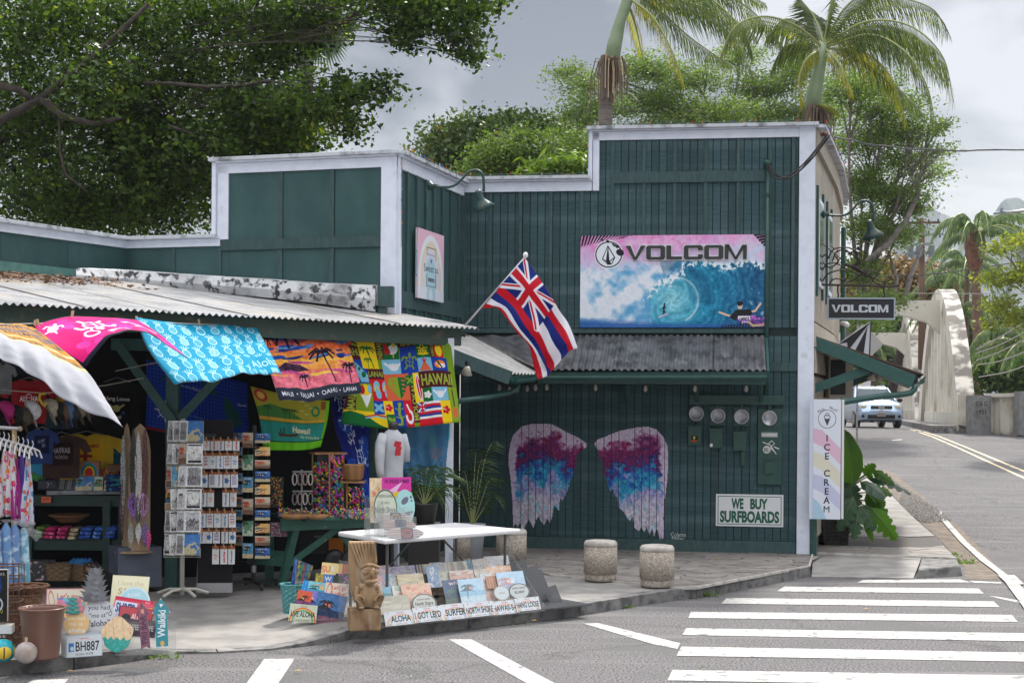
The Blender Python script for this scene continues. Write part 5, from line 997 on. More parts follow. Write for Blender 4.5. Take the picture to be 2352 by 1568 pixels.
for i,(X,Y,col,nm)in enumerate(CAPS):
 d=14.6+X*.003;c0=P(X,Y,d);k=46*d/F;root=thing('cap','%s cap hanging in the row, %s from the left'%(nm,ORD[i]),'cap',c0,0,'caps hanging in the stall');m_=M('cap_%d'%i,col,.85,tuple(q*.7 for q in col),30)
 mb=MB();vs=[];n_=12
 T_=Matrix.Translation(c0)@Matrix.Rotation(.5,4,'Z')@Matrix.Rotation(radians(60),4,'Y')@Matrix.Scale(k/2,4)
 prof=[(1,0),(1.02,.3),(.9,.7),(.6,1.0),(.15,1.12),(.001,1.13)]
 mb.T=T_;mb.lathe(prof,n=12);mk('crown',mb,m_,root,smooth=True)
 mb=MB();mb.T=T_;a_=[radians(-60+12*j)for j in range(11)];inn_=[Vector((cos(a),sin(a),.02))for a in a_];out_=[Vector((cos(a)*(1+.75*cos(a*1.35)),sin(a)*(1+.1),-.12*cos(a*1.3)))for a in a_]
 dz=Vector((0,0,-.05));nn=len(a_);mb.add(inn_+out_+[v+dz for v in inn_]+[v+dz for v in out_],[(j,j+nn,j+nn+1,j+1)for j in range(nn-1)]+[(j+2*nn,j+2*nn+1,j+3*nn+1,j+3*nn)for j in range(nn-1)]+[(j+nn,j+3*nn,j+3*nn+1,j+nn+1)for j in range(nn-1)]);mk('brim',mb,m_,root,smooth=True)
tor=thing('mannequin','headless torso form in a pale grey long-sleeved shirt with a red print','mannequin',P(900,1095,16.2),0)
d=16.2;mb=MB();secs=[(900,1100,26,17),(901,1075,25,17),(902,1045,26,18),(903,1020,28,18),(902,1002,27,15),(901,990,15,10),(902,985,10,8)]
vs=[]
for X,Y,rx,ry in secs:c0=P(X,Y,d);vs+=[c0+Vector((rx*d/F*cos(a),ry*d/F*sin(a),0))for a in[2*pi*k/16 for k in range(16)]]
mb.add(vs,[(i*16+k,i*16+(k+1)%16,(i+1)*16+(k+1)%16,(i+1)*16+k)for i in range(6)for k in range(16)]);shg=M('pale_grey_jersey',(.50,.52,.56),.9,(.42,.44,.48),10,bump=.5,bscale=10);mk('shirt_body',mb,shg,tor,smooth=True)
mb=MB();mb.tube([P(880,998,d-.05),P(874,1020,d-.1),P(872,1050,d-.12),P(873,1080,d-.12),P(876,1096,d-.1)],[.05,.06,.055,.045,.04],10);mk('sleeve',mb,shg,tor,smooth=True)
mb=MB();mb.tube([P(924,998,d+.05),P(931,1030,d+.08),P(932,1060,d+.08)],[.05,.055,.045],10);mk('sleeve',mb,shg,tor,smooth=True)
mb=MB();mb.lathe([(.05,0),(.055,.05),(.04,.08),(.001,.09)],P(903,986,d),12);mk('neck',mb,blackpl,tor,smooth=True)
mb=MB();M4=Matrix.Translation(P(914,1046,d-.155))@Matrix.Rotation(.35,4,'Z')@Matrix.Rotation(pi/2,4,'X');mb.prism([M4@Vector(p)for p in((-.035,0,0),(.03,0,0),(.035,.07,0),(.05,.08,0),(.03,.1,0),(.04,.15,0),(-.03,.16,0),(-.05,.11,0),(-.02,.09,0),(-.03,.06,0))],M4.to_3x3()@Vector((0,0,-.004)));mk('print',mb,M('red_print',(.45,.02,.03),.8),tor)
mb=MB();g=P(902,1100,d);mb.tube([(g.x,g.y,.11),g],.02,8);mb.lathe([(.16,0),(.16,.02),(.02,.03)],(g.x,g.y,.11),16);mk('stand',mb,blackpl,tor)
def shaped(mb,M4,pts,w_,h_,t=.006):
 a=[M4@Vector((x*w_,y*h_,t))for x,y in pts];b=[M4@Vector((x*w_,y*h_,0))for x,y in pts];n=len(pts)
 mb.k=0;mb.add(a,[tuple(range(n))],[[(x+.5,y)for x,y in pts]]);mb.k=1;mb.add(a+b,[tuple(range(2*n-1,n-1,-1))]+[(i,i+n,(i+1)%n+n,(i+1)%n)for i in range(n)]);return mb
RECT=[(-.5,0),(.5,0),(.5,1),(-.5,1)];CIRC=[(.5*cos(2*pi*k/28),.5+.5*sin(2*pi*k/28))for k in range(28)]
edge=M('board_edge',(.35,.33,.31),.7)
def sign(name,label,cat,pl,X0,Y0,X1,Y1,off,mat,tilt=.36,t=.006,rot=0,shape=RECT,grp=None,back=None,drop=0):
 u0,z0=pl.hit(X0,Y1,off);u1,z1=pl.hit(X1,Y0,off);w_,h_=u1-u0,(z1-z0)/cos(tilt)
 M4=pl.mat((u0+u1)/2,off,z0)@Matrix.Rotation(-tilt,4,'X')@Matrix.Translation((0,h_/2,0))@Matrix.Rotation(rot,4,'Z')@Matrix.Translation((0,-h_/2,0))
 mb=MB();shaped(mb,M4,shape,w_,h_,t);o=mk(name,mb,[mat,back or edge]);tag(o,label,cat,grp);return o
PASTEL=0
def art(name,seed,pal,w_=96,h_=128,kind=0,words=()):
 r=random.Random(seed);c=Cv(w_,h_,pal[0])
 if kind==0:
  c.rect(0,0,w_,h_*.5,pal[1]);c.rect(0,h_*.5,w_,h_*.72,pal[2]);c.rect(0,h_*.72,w_,h_,pal[3%len(pal)]);c.ell(w_*r.uniform(.2,.8),h_*.35,12,12,pal[-1]);ptree(c,w_*r.uniform(.2,.8),h_*.8,h_*.5,r.uniform(-20,20),26,pal[-2]);c.poly([(0,h_*.5),(w_*.3,h_*.36),(w_*.6,h_*.5)],pal[-2])
 elif kind==1:
  for _ in range(26):c.ell(r.uniform(0,w_),r.uniform(0,h_),r.uniform(5,24),r.uniform(3,12),r.choice(pal),r.uniform(0,3))
 elif kind==2:
  for _ in range(5):hib(c,r.uniform(10,w_-10),r.uniform(10,h_-10),r.uniform(14,26),r.choice(pal[1:]))if False else[c.ell(x0+q*.5*cos(k*1.257),y0+q*.5*sin(k*1.257),q*.5,q*.38,cc,k*1.257)for x0,y0,q,cc in[(r.uniform(10,w_-10),r.uniform(10,h_-10),r.uniform(14,28),r.choice(pal[1:]))]for k in range(5)]
 elif kind==3:
  for i in range(8):c.rect(w_*i/8,0,w_*(i+.6)/8,h_,pal[1+i%(len(pal)-1)])
 for wd in words:c.text(*wd[:5],*(wd[5:]))
 c.noise(.10,10,seed);c.a=c.a*(1-PASTEL)+PASTEL*.93;return imat(name,c,.55,.98)
def plate_cv(txt,name,w_=None):
 c=Cv(180,90,(226,230,234));
 for i,col in enumerate([(226,150,160),(238,205,150),(190,220,190),(170,200,232)]):c.ell(90,84,78-i*7,62-i*6,col,0,4)
 c.text('HAWAII',90,15,9,(190,90,110),0,.01,al='c');c.text('ALOHA STATE',90,85,7,(150,110,120),0,.0,al='c');c.text(txt,90,67,38,(42,44,52),0,.015,w_=w_ or min(164,22*len(txt)),al='c')
 for x in(24,156):c.ell(x,8,3,3,(120,120,120));c.ell(x,82,3,3,(120,120,120))
 return imat(name,c,.35,.95)
rk=Pl(-1.17,13.05,1.45,1.15)
RG='metal signs in the kerbside rack'
def PL_(X0,Y0,X1,Y1,off,txt,rot=0.0,pl=rk,lab=None):sign('licence_plate',lab or 'white novelty licence plate reading %s with a faint rainbow'%txt,'licence plate',pl,X0,Y0,X1,Y1,off,plate_cv(txt,'plate_'+txt[:5]),.36,.003,rot,grp='novelty licence plates')
PL_(886,1400,960,1438,.02,'ALOHA');PL_(953,1391,1019,1430,.025,'I GOT LEI\'D');PL_(1018,1384,1080,1424,.02,'SURFER');PL_(1071,1380,1138,1418,.026,'NORTH SHORE');PL_(1134,1377,1193,1412,.02,'HAWAII-5-0');PL_(1187,1370,1243,1404,.026,'HANG LOOSE')
PASTEL=.42
S_=lambda lab,X0,Y0,X1,Y1,off,mat,**k:sign('tin_sign',lab,'sign',rk,X0,Y0,X1,Y1,off,mat,grp=RG,**k)
cream,sky_,pk,og,tl,nv=(226,214,190),(150,196,222),(226,160,176),(226,150,110),(120,190,190),(40,60,110)
def rsign(name,col,ink,lines):
 c=Cv(128,128,col);c.ell(64,64,60,60,ink,0,5);[c.text(t,64,y,h,ink,r_,.015,w_=w_,al='c')for t,y,h,w_,r_ in lines];return imat(name,c,.5,.95)
S_('tan tin sign with faded embossed lettering above the ALOHA plate',874,1366,944,1412,-.06,art('art_tan',1,[(188,184,160),(170,166,140),(196,190,170)],words=[('PREFERRED',48,30,10,(150,146,120),0,0,80,'c')]))
S_('coral orange tin sign with scrolling flowers behind the round North Shore sign',930,1340,998,1402,-.10,art('art_coral',2,[(238,176,140),(220,110,90),(240,210,180),(230,130,100)],kind=1))
S_('round white sign reading North Shore above the second plate',950,1362,1007,1412,-.05,rsign('round_ns',(214,216,208),(92,98,96),[('North Shore',72,22,92,0),('HALEIWA HAWAII',40,9,70,0),('SURFING',94,12,50,0)]),shape=CIRC)
S_('narrow pale green sign edge at the far left of the rack',860,1352,886,1430,-.08,art('art_l1',3,[(190,204,170),(214,220,190),(150,190,200)],kind=3),t=.02)
S_('small green and blue surf sign in the second row at the left',868,1348,902,1380,-.16,art('art_l2',4,[(80,150,180),(90,170,200),(60,120,130),(220,210,160),(40,90,60),(240,200,90)]))
S_('pale sign with flower print left of the coral one',904,1344,936,1376,-.16,art('art_l3',5,[(232,226,214),(220,150,160),(150,190,160)],kind=2))
S_('dark blue sign with palms and hula dancer in the middle of the rack',1026,1330,1082,1392,-.08,art('art_hula',6,[(24,34,60),(30,50,92),(20,40,60),(40,60,50),(30,80,60),(240,180,90)],words=[('with',48,26,18,(230,190,200),0,.02,50,'c')]))
S_('pale blue sign with a fish over water beside the hula sign',1060,1328,1118,1386,-.05,art('art_fish',7,[(150,200,230),(160,208,236),(120,180,214),(180,214,230),(40,70,90),(230,130,90)]))
S_('salmon pink sign with script at the edge of the middle column',1100,1330,1144,1388,-.10,art('art_salm',8,[(226,190,176),(214,150,130),(236,214,200)],kind=1))
S_('sky blue sign with red script in the right column',1150,1312,1213,1374,-.06,art('art_sky',9,[(150,196,230),(158,204,236),(120,170,214),(214,204,180),(190,120,120),(235,235,240)]))
S_('brown wooden look sign in the right column',1120,1322,1146,1352,-.12,art('art_brn',10,[(170,96,60),(190,120,80),(140,80,50)],kind=3))
S_('small round pale sign with tiny flowers above the HAWAII-5-0 plate',1137,1344,1174,1380,-.03,rsign('round_fl',(214,224,226),(170,150,130),[('ALOHA',70,14,50,0)]),shape=CIRC)
S_('round dark rimmed sign above the HANG LOOSE plate',1172,1338,1220,1378,-.025,rsign('round_hi',(206,212,210),(60,66,70),[('NORTH HAWAII',44,12,80,0),('SURF',80,18,60,0)]),shape=CIRC)
S_('glossy white sign with a palm leaf at the left of the right column',1112,1318,1140,1372,-.14,art('art_w1',11,[(222,226,228),(150,190,220),(226,226,226),(180,120,90)],kind=1))
for i,q in enumerate([(860,1322,884,1352,pk,'pink'),(880,1318,906,1350,sky_,'light blue and brown'),(902,1320,928,1350,cream,'white wrapped'),(916,1316,976,1350,(236,212,160),'yellow starfish'),(986,1300,1012,1350,(110,150,200),'deep blue'),(1006,1312,1040,1348,(200,206,180),'pale green'),(1036,1308,1092,1344,(226,170,150),'crinkled pink'),(1094,1306,1124,1340,(214,204,180),'beige'),(1122,1298,1178,1334,(232,170,130),'orange reef')]):
 S_('%s sign in the third row of the rack, %s from the left'%(q[5],ORD[i]),*q[:4],-.26-.01*i%.03,art('art_r3_%d'%i,30+i,[q[4],tuple(int(v*.8)for v in q[4]),(232,228,220),tuple(min(255,int(v*1.1))for v in q[4])],kind=1))
for i,q in enumerate([(862,1298,898,1326,(214,180,190),'pink patterned'),(892,1298,956,1326,(180,170,206),'lilac swirl'),(958,1296,976,1320,(90,80,80),'dark edged'),(972,1295,994,1318,(206,196,150),'olive'),(990,1291,1020,1318,(186,204,216),'cloud blue'),(1016,1288,1076,1316,(206,190,170),'grey brown zebra'),(1072,1286,1090,1322,(70,140,160),'teal'),(1088,1284,1108,1312,(216,212,200),'ivory'),(1104,1282,1124,1310,(220,206,190),'peach'),(1116,1275,1172,1306,(226,228,232),'shiny white striped')]):
 S_('%s sign in the back row of the rack, %s from the left'%(q[5],ORD[i]),*q[:4],-.42-.008*i,art('art_r4_%d'%i,50+i,[q[4],tuple(int(v*.82)for v in q[4]),(230,226,222),tuple(min(255,int(v*1.12))for v in q[4])],kind=(1,3)[i%3==2]))
rack=thing('acrylic_rack','clear stepped acrylic rack holding rows of tin signs along the kerb','display rack',rk.pt(.9,-.2,.12))
for u in(-.02,.6,1.22,1.86):
 mk('side_panel',MB().prism([rk.pt(u,.06,.12),rk.pt(u,-.62,.12),rk.pt(u,-.62,.66),rk.pt(u,-.5,.66),rk.pt(u,.06,.17)],rk.U*.006),acr,rack)
for k in range(4):mk('shelf',MB().pbox(rk,-.02,1.86,-.04-.15*k,-.035-.15*k,.12+.10*k,.2+.10*k),acr,rack);mk('shelf',MB().pbox(rk,-.02,1.86,-.16-.15*k,.05-.15*k,.118+.10*k,.124+.10*k),acr,rack)
smoke=clear('smoky_acrylic',(.42,.43,.45),.6,.12)
er=thing('acrylic_rack','empty smoky acrylic sign rack leaning at the right end of the kerbside row','display rack',rk.pt(2.1,-.2,.12))
for i,(X0,Y0,X1,Y1,off)in enumerate([(1168,1280,1240,1366,-.30),(1186,1296,1268,1378,-.16),(1240,1300,1276,1386,-.34),(1262,1340,1296,1390,-.25)]):
 u0,z0=rk.hit(X0,Y1,off);u1,z1=rk.hit(X1,Y0,off);M4=rk.mat((u0+u1)/2,off,z0)@Matrix.Rotation(-.35,4,'X')@Matrix.Rotation(.22,4,'Z');mk('panel',MB().panel(M4,(u1-u0)*.85,(z1-z0)*.95,.005),smoke,er)
mk('base',MB().pbox(rk,1.9,2.5,-.5,.02,.12,.135),smoke,er)
PASTEL=.05
kl=Pl(-2.04,13.47,.45,-.43);kl2=Pl(-2.04,13.47,1,.12)
L_=lambda lab,X0,Y0,X1,Y1,off,mat,**k:sign('tin_sign',lab,'sign',kl2,X0,Y0,X1,Y1,off,mat,grp='metal signs in the rack left of the tiki',**k)
c=Cv(180,110,(206,214,190));[c.ell(90,100,82-i*7,76-i*6,q,0,6)for i,q in enumerate([(216,90,70),(236,180,80),(130,180,90),(110,170,200)])];c.text('LIVE ALOHA',90,78,34,(30,34,40),.0,.02,w_=160,al='c');c.text('ALOHA STATE',90,104,9,(70,70,60),al='c');c.text('HAWAII',90,18,9,(90,60,60),al='c')
sign('licence_plate','green and rainbow licence plate reading LIVE ALOHA beside the tiki','licence plate',kl2,664,1389,728,1428,.02,imat('plate_live',c,.4,.9),.36,.003,-.10,grp='novelty licence plates')
L_('dark wave painting sign with a surfer scene left of the tiki',722,1366,792,1438,.0,art('art_dw',71,[(30,40,80),(60,110,170),(30,50,90),(120,70,90),(20,20,40),(220,120,80)]),rot=-.2)
L_('violet beach painting sign behind the LIVE ALOHA plate',700,1360,748,1412,-.05,art('art_vi',72,[(110,90,170),(130,120,200),(70,90,170),(214,190,170),(40,30,70),(240,170,150)]),rot=-.2)
L_('red sunset surf sign at the left of the rack',680,1358,714,1404,-.06,art('art_rs',73,[(190,70,50),(214,90,60),(120,60,110),(60,90,150),(60,30,30),(240,190,90)]),rot=-.2)
c=Cv(140,80,(232,214,196));c.text("Let's go",84,34,20,(200,50,50),0,.01,w_=84,al='c');c.text('Surfing!',84,66,22,(200,50,50),0,.01,w_=92,al='c');c.ell(24,44,14,40,(214,120,110),.15,4)
L_("cream sign with red script Let's go Surfing and a surfboard outline",746,1340,800,1374,-.10,imat('lets_go_b',c,.5,.95),rot=-.1)
L_('turquoise sign with small figures in the second row',706,1338,752,1372,-.12,art('art_tq',74,[(90,180,200),(120,200,214),(60,160,190),(230,210,160),(40,90,100),(240,180,90)],words=[('SURF',48,30,14,(230,120,60),0,.02,50,'c')]),rot=-.15)
L_('bright blue sign edge behind the red one',690,1336,716,1386,-.13,art('art_bb',75,[(40,140,220),(60,160,230),(30,120,200)],kind=3),rot=-.25)
c=Cv(110,60,(90,130,190));c.rect(70,0,110,60,(60,70,60));c.rect(0,0,10,60,(190,150,70));c.text('W',40,40,26,(220,230,240),0,.03,al='c');L_('blue square sign with a white letter W',738,1320,780,1342,-.22,imat('art_w',c,.5,.95),rot=-.1)
L_('olive and yellow sign in the third row',724,1318,746,1344,-.23,art('art_ol',76,[(150,140,60),(190,170,70),(100,110,60)],kind=1),rot=-.1)
L_('black sign with purple and teal shapes near the tiki',770,1318,800,1344,-.23,art('art_pt',77,[(24,26,34),(170,60,170),(40,170,180),(230,90,120)],kind=1),rot=-.05)
c=Cv(128,80,(236,214,150));c.text('SU',30,52,34,(220,110,90),-.1,.02,al='c');c.rect(56,14,84,50,(210,196,160));c.rect(58,16,82,48,(236,226,190));c.rect(104,0,128,80,(230,190,110));L_('yellow sign with orange letters SU at the back of the rack',738,1294,786,1326,-.34,imat('art_su',c,.5,.95),rot=-.1)
L_('burnt orange sign at the back beside the tiki crown',780,1296,800,1330,-.34,art('art_bo',78,[(196,90,50),(214,110,60),(170,70,40)],kind=3),rot=-.1)
lr=thing('acrylic_rack','clear stepped rack of signs between the teal basket and the tiki','display rack',kl2.pt(.2,-.1,.12))
u0=kl2.hit(676,1420,0)[0];u1=kl2.hit(798,1430,0)[0]
for u in(u0,u1):mk('side_panel',MB().prism([kl2.pt(u,.05,.12),kl2.pt(u,-.5,.12),kl2.pt(u,-.45,.62),kl2.pt(u,.05,.17)],kl2.U*.006),acr,lr)
for k in range(4):mk('shelf',MB().pbox(kl2,u0,u1,-.12-.1*k,.05-.1*k,.118+.1*k,.124+.1*k),acr,lr)
def weave_basket(name,label,c,r0,r1,h,m,n=22,rows=12,grp=None,handles=False,sq=False):
 root=thing(name,label,'basket',c,0,grp);c=Vector(c);mb=MB();K=36
 vs=[]
 for i in range(rows*2+1):
  f=i/(rows*2);r_=r0+(r1-r0)*f
  for k in range(K):
   a=2*pi*k/K;w_=.004*(1 if(k//2+i//2)%2 else-1);x,y=cos(a),sin(a)
   if sq:q=max(abs(x),abs(y));x,y=x/q*.92,y/q*.6
   vs.append(c+Vector(((r_+w_)*x,(r_+w_)*y,h*f)))
 mb.add(vs,[(i*K+k,i*K+(k+1)%K,(i+1)*K+(k+1)%K,(i+1)*K+k)for i in range(rows*2)for k in range(K)]+[tuple(range(K))[::-1]])
 mk('body',mb,m,root);
 rim=[Vector((v[0],v[1],v[2]))for v in vs[-K:]];mk('rim',MB().tube(rim+[rim[0]],.009,6,False),m,root);return root
tealw=M('teal_wicker',(.12,.38,.40),.7,(.08,.28,.30),60,3,bump=.6,bscale=90)
bc=P(672,1412,13.9);bc.z=.12;weave_basket('basket','round teal wicker basket at the left end of the sign racks',bc,.085,.115,.27,tealw)
for i in range(6):
 a=bc+Vector((-.02+.015*i,.01*i,.12));b=a+Vector((.05+.012*i,.03,.38-.012*i));tag(mk('painted_paddle',MB().bar(a,b,.035,.008,up=(0,1,0)),M('paddle_%d'%i,[(.03,.15,.5),(.5,.4,.05),(.05,.3,.1),(.5,.12,.05),(.05,.3,.4),(.4,.3,.02)][i],.4,(.02,.05,.2),30)),'painted miniature surfboard standing in the teal basket, %s from the left'%ORD[i],'toy surfboard','toy surfboards in the teal basket')
tw=M('carved_wood',(.38,.25,.135),.65,(.17,.09,.045),7,6,.45,.62,bump=.6,bscale=40,stretch=(1,1,.4),col3=(.50,.40,.30),s3=4,lo3=.55,hi3=.68)
tg=P(836,1443,12.95);tg.z=.115;tk=thing('tiki_statue','carved wooden tiki statue with a tall fan headdress standing on the kerb','statue',tg,.25);tk.scale=(.9,.9,.96);q=262/1.0
S1=1/262
mk('plinth',MB().box((0,0,.10),(.30,.22,.20)),tw,tk,local=True,bevel=.012)
mb=MB()
prof=[(-.085,.24),(-.125,.34),(-.148,.55),(-.15,.80),(.10,.80),(.125,.62),(.10,.50),(-.04,.42),(-.06,.30)]
mb.prism([(x,-.02,z)for x,z in prof],(0,.10,0))
for i in range(7):x=-.135+i*.034;mb.bar((x*.55+.03,-.03,.60-.01*abs(i-3)),(x*1.05,-.026,.79),.026,.022)
mk('headdress',mb,tw,tk,local=True,bevel=.006)
mb=MB();mb.ball((.035,-.07,.50),.085,14,(1,.9,.95));mb.ball((.035,-.14,.445),.045,10,(1.3,.8,.6));mk('head',mb,tw,tk,local=True,smooth=True)
mb=MB();mb.tube([(-.055,-.12,.575),(.0,-.15,.60),(.05,-.155,.60),(.12,-.12,.575)],.016,8);mk('brow',mb,tw,tk,local=True,smooth=True)
for x in(-.01,.09):mk('eye',MB().ball((x,-.135,.535),.03,10,(1.2,.5,.7)),tw,tk,local=True,smooth=True)
mk('nose',MB().tube([(.045,-.15,.58),(.048,-.175,.53),(.05,-.165,.50)],[.012,.02,.024],8),tw,tk,local=True,smooth=True)
mk('mouth',MB().tube([(-.01,-.165,.45),(.04,-.185,.455),(.10,-.165,.46)],[.016,.02,.014],8),tw,tk,local=True,smooth=True)
mb=MB();mb.box((.03,-.045,.40),(.17,.12,.05));mb.lathe([(.085,.22),(.095,.30),(.09,.38),(.07,.42)],(.03,-.04,0),12);mk('torso',mb,tw,tk,local=True,smooth=True)
for s_ in(-1,1):
 mk('arm',MB().tube([(.03+s_*.095,-.05,.40),(.03+s_*.115,-.06,.31),(.03+s_*.085,-.13,.28)],[.03,.03,.022],8),tw,tk,local=True,smooth=True)
 mk('leg',MB().tube([(.03+s_*.06,-.04,.30),(.03+s_*.10,-.14,.29),(.03+s_*.09,-.11,.24),(.03+s_*.07,-.08,.21)],[.045,.05,.036,.036],10),tw,tk,local=True,smooth=True)
 mk('foot',MB().ball((.03+s_*.075,-.10,.215),.04,10,(.9,1.4,.45)),tw,tk,local=True,smooth=True)
fl=Pl(P(200,1500,11.6).x,11.6,1,.13);FG='wooden signs displayed on the left pavement corner'
def F_(lab,X0,Y0,X1,Y1,off,mat,shape=RECT,name='wooden_sign',**k):return sign(name,lab,'sign',fl,X0,Y0,X1,Y1,off,mat,shape=shape,grp=FG,**k)
c=Cv(200,90,(226,214,196));c.rect(0,0,200,90,(214,150,150));c.rect(4,4,196,86,(226,218,200));c.text("Let's go",100,46,26,(206,70,80),0,.01,w_=96,al='c');c.ell(26,50,12,40,(214,140,130),-.2,4)
F_("cream sign with red border and script Let's go behind the pineapples",105,1352,202,1400,-.20,imat('lets_go_a',c,.6,.95),tilt=.25)
F_('colourful tie-dye sign edge behind the small pineapple',128,1375,190,1440,-.12,art('art_td',80,[(214,120,140),(120,140,200),(230,200,120),(110,180,190)],kind=1))
PB=[(.5*cos(a)*(1.0 if sin(a)>0 else.93),.5+.5*sin(a))for a in[2*pi*k/28 for k in range(28)]]
def leafcrown(lab_parent,X,Y,w_,h_,off,m,n=5):
 mb=MB();c0u,c0z=fl.hit(X,Y,off);W,Hh=w_*.0034,h_*.0034
 M4=fl.mat(c0u,off,c0z)@Matrix.Rotation(-.2,4,'X')
 for r_ in range(n):
  y=Hh*r_/n;s_=1-.62*r_/n
  for sg in(-1,1):
   for k in(0,1):
    L=W*.5*s_*(1-.25*k);b=y+Hh*.06*k;mb.prism([M4@Vector(p)for p in((0,b,.002*r_+.004*k),(sg*L*.55,b+Hh*.03,.004),(sg*L,b+Hh*.22,.006),(sg*L*.5,b+Hh*.17,.004),(0,b+Hh*.2,.002*r_))],M4.to_3x3()@Vector((0,0,-.008)))
 mb.prism([M4@Vector(p)for p in((-W*.07,Hh*.7,0),(W*.07,Hh*.7,0),(0,Hh*1.15,0))],M4.to_3x3()@Vector((0,0,-.01)))
 return mb
c=Cv(200,190,(208,212,218));c.text('you had',96,56,26,(50,52,60),.0,.0,w_=130,al='c');c.text('"me at"',96,100,26,(50,52,60),-.05,.0,w_=110,al='c');c.text('"aloha"',100,148,34,(50,52,60),-.05,.01,w_=130,al='c');c.ell(165,78,9,12,(60,62,70),.3,3);c.line([(165,66),(170,52)],3,(60,62,70))
r_=thing('pineapple_sign','large white pineapple board with grey metal leaves reading you had me at aloha','sign',fl.pt(0,0,.12),0,FG)
u0,z0=fl.hit(189,1455,-.05);u1,z1=fl.hit(266,1378,-.05);M4=fl.mat((u0+u1)/2,-.05,z0)@Matrix.Rotation(-.2,4,'X');mb=MB();shaped(mb,M4,PB,u1-u0,(z1-z0)*1.02,.014);mk('board',mb,[imat('pine_big',c,.5,.95),white],r_)
mk('leaf_crown',leafcrown(r_,216,1383,78,74,-.06,0,6),M('pewter_leaves',(.20,.205,.22),.35,(.12,.12,.13),20,metal=.5),r_)
c=Cv(160,150,(232,196,140));c.text('you had',78,44,20,(240,240,236),0,.0,w_=100,al='c');c.text('me at',78,80,22,(240,240,236),0,.0,w_=84,al='c');c.text('aloha',84,124,28,(240,240,236),0,.01,w_=104,al='c')
r_=thing('pineapple_sign','smaller yellow pineapple board with teal leaves and white script','sign',fl.pt(0,0,.12),0,FG)
u0,z0=fl.hit(145,1462,.03);u1,z1=fl.hit(206,1407,.03);M4=fl.mat((u0+u1)/2,.03,z0)@Matrix.Rotation(-.2,4,'X');mb=MB();shaped(mb,M4,PB,u1-u0,(z1-z0)*1.02,.014);mk('board',mb,[imat('pine_small',c,.5,.95),woodl],r_)
mk('leaf_crown',leafcrown(r_,166,1410,48,38,.02,0,4),M('teal_leaves',(.04,.26,.24),.5),r_)
c=Cv(190,100,(176,186,196));c.rect(3,3,187,97,(206,214,218));c.rect(12,34,40,74,(60,120,190));c.ell(30,60,9,10,(200,214,230));c.text('BH887',112,72,42,(40,42,50),0,.015,w_=126,al='c');c.text('HAWAII',95,20,9,(190,90,110),al='c');c.text('ALOHA STATE',95,92,10,(80,80,90),al='c');c.line([(40,10),(150,24)],1.5,(226,150,160))
for i in range(4):sign('licence_plate',['front licence plate reading BH887 in the stack on the left corner','second plate of the stack behind BH887','third plate of the stack behind BH887','rearmost plate of the stack behind BH887'][i],'licence plate',fl,151-i*4,1459-i*2,234-i*3,1508-i,.14-.03*i,imat('plate_bh',c,.35,.9),.3,.004,.06,grp='novelty licence plates')
c=Cv(190,150,(226,222,190));c.rect(4,4,186,146,(236,232,200));c.text('I love the',96,48,24,(206,196,160),0,.0,w_=130,al='c');c.text('SAND',96,92,30,(196,170,120),0,.02,w_=120,al='c')
F_('pale cream sign reading I love the SAND, tallest in the group',254,1324,340,1392,-.22,imat('sand',c,.6,.95),rot=-.06,tilt=.3)
F_('round light blue sign with a footprint in front of the cream sign',268,1350,344,1420,-.15,rsign('foot',(170,214,226),(220,232,236),[('BARE',40,14,50,-.1),('foot',92,20,60,0)]),shape=CIRC)
c=Cv(220,90,(206,50,80));c.rect(0,14,220,90,(214,90,110));c.poly([(6,18),(130,18),(130,90),(6,90)],(214,220,236));c.text("SURF'S",66,64,38,(40,60,130),0,.03,w_=104,al='c');c.text('enjoy',170,12,9,(240,230,230));c.text('UP',170,60,30,(250,200,120),0,.02)
F_("red and blue sign reading SURF'S UP tilted behind the arrows",258,1376,350,1424,-.10,imat('surfs',c,.5,.95),rot=-.17)
c=Cv(170,90,(110,40,50));c.rect(4,4,166,86,(190,80,90));c.ell(40,50,22,16,(40,60,60));c.text('ALOHA',104,56,26,(240,230,220),0,.02,w_=80,al='c')
F_('maroon sign with palms and ALOHA in the middle of the cluster',270,1396,350,1440,-.05,imat('maroon',c,.5,.9),rot=-.15)
c=Cv(190,90,(74,62,74));c.rect(5,5,185,85,(96,82,94));c.rect(8,8,182,82,(74,62,74));c.text('KOFFEE SHOPPE',95,56,28,(226,222,226),0,.02,w_=160,al='c')
F_('dark plum sign reading KOFFEE SHOPPE crossed by the arrow',282,1424,358,1462,.0,imat('koffee',c,.5,.9),rot=-.1,name='tin_sign')
ARW=[(-.32,0),(0,.05),(.32,0),(.32,.70),(.5,.70),(0,1),(-.5,.70),(-.32,.70)]
c=Cv(70,190,(128,84,104));[c.poly([(x+8,4),(x+16,4),(x+16,186),(x+8,186)],(146,104,120))for x in(10,30)];c.text('TIKI BAR',46,176,26,(92,62,84),-pi/2,.04,w_=120);c.ell(35,40,8,10,(230,150,130))
F_('dusty purple arrow board pointing up with the words TIKI BAR',312,1383,346,1490,.10,imat('tikibar',c,.6,.95),ARW,rot=.12,t=.012,tilt=.22)
c=Cv(70,190,(70,150,164));c.rect(0,0,70,190,(200,220,232));c.rect(5,6,65,184,(60,144,158));c.text('Waikiki',46,150,28,(236,238,240),-pi/2+.05,.02,w_=104);c.ell(36,172,8,10,(220,170,90));c.poly([(28,20),(44,24),(34,36)],(236,238,240))
F_('teal arrow board pointing up with white script Waikiki',348,1376,392,1488,.06,imat('waikiki',c,.6,.95),ARW,rot=.06,t=.012,tilt=.22)
CL=[(.5*cos(a)*(1+.08*sin(5*a)),.5+.5*sin(a)*(1+.06*cos(4*a)))for a in[2*pi*k/30 for k in range(30)]]
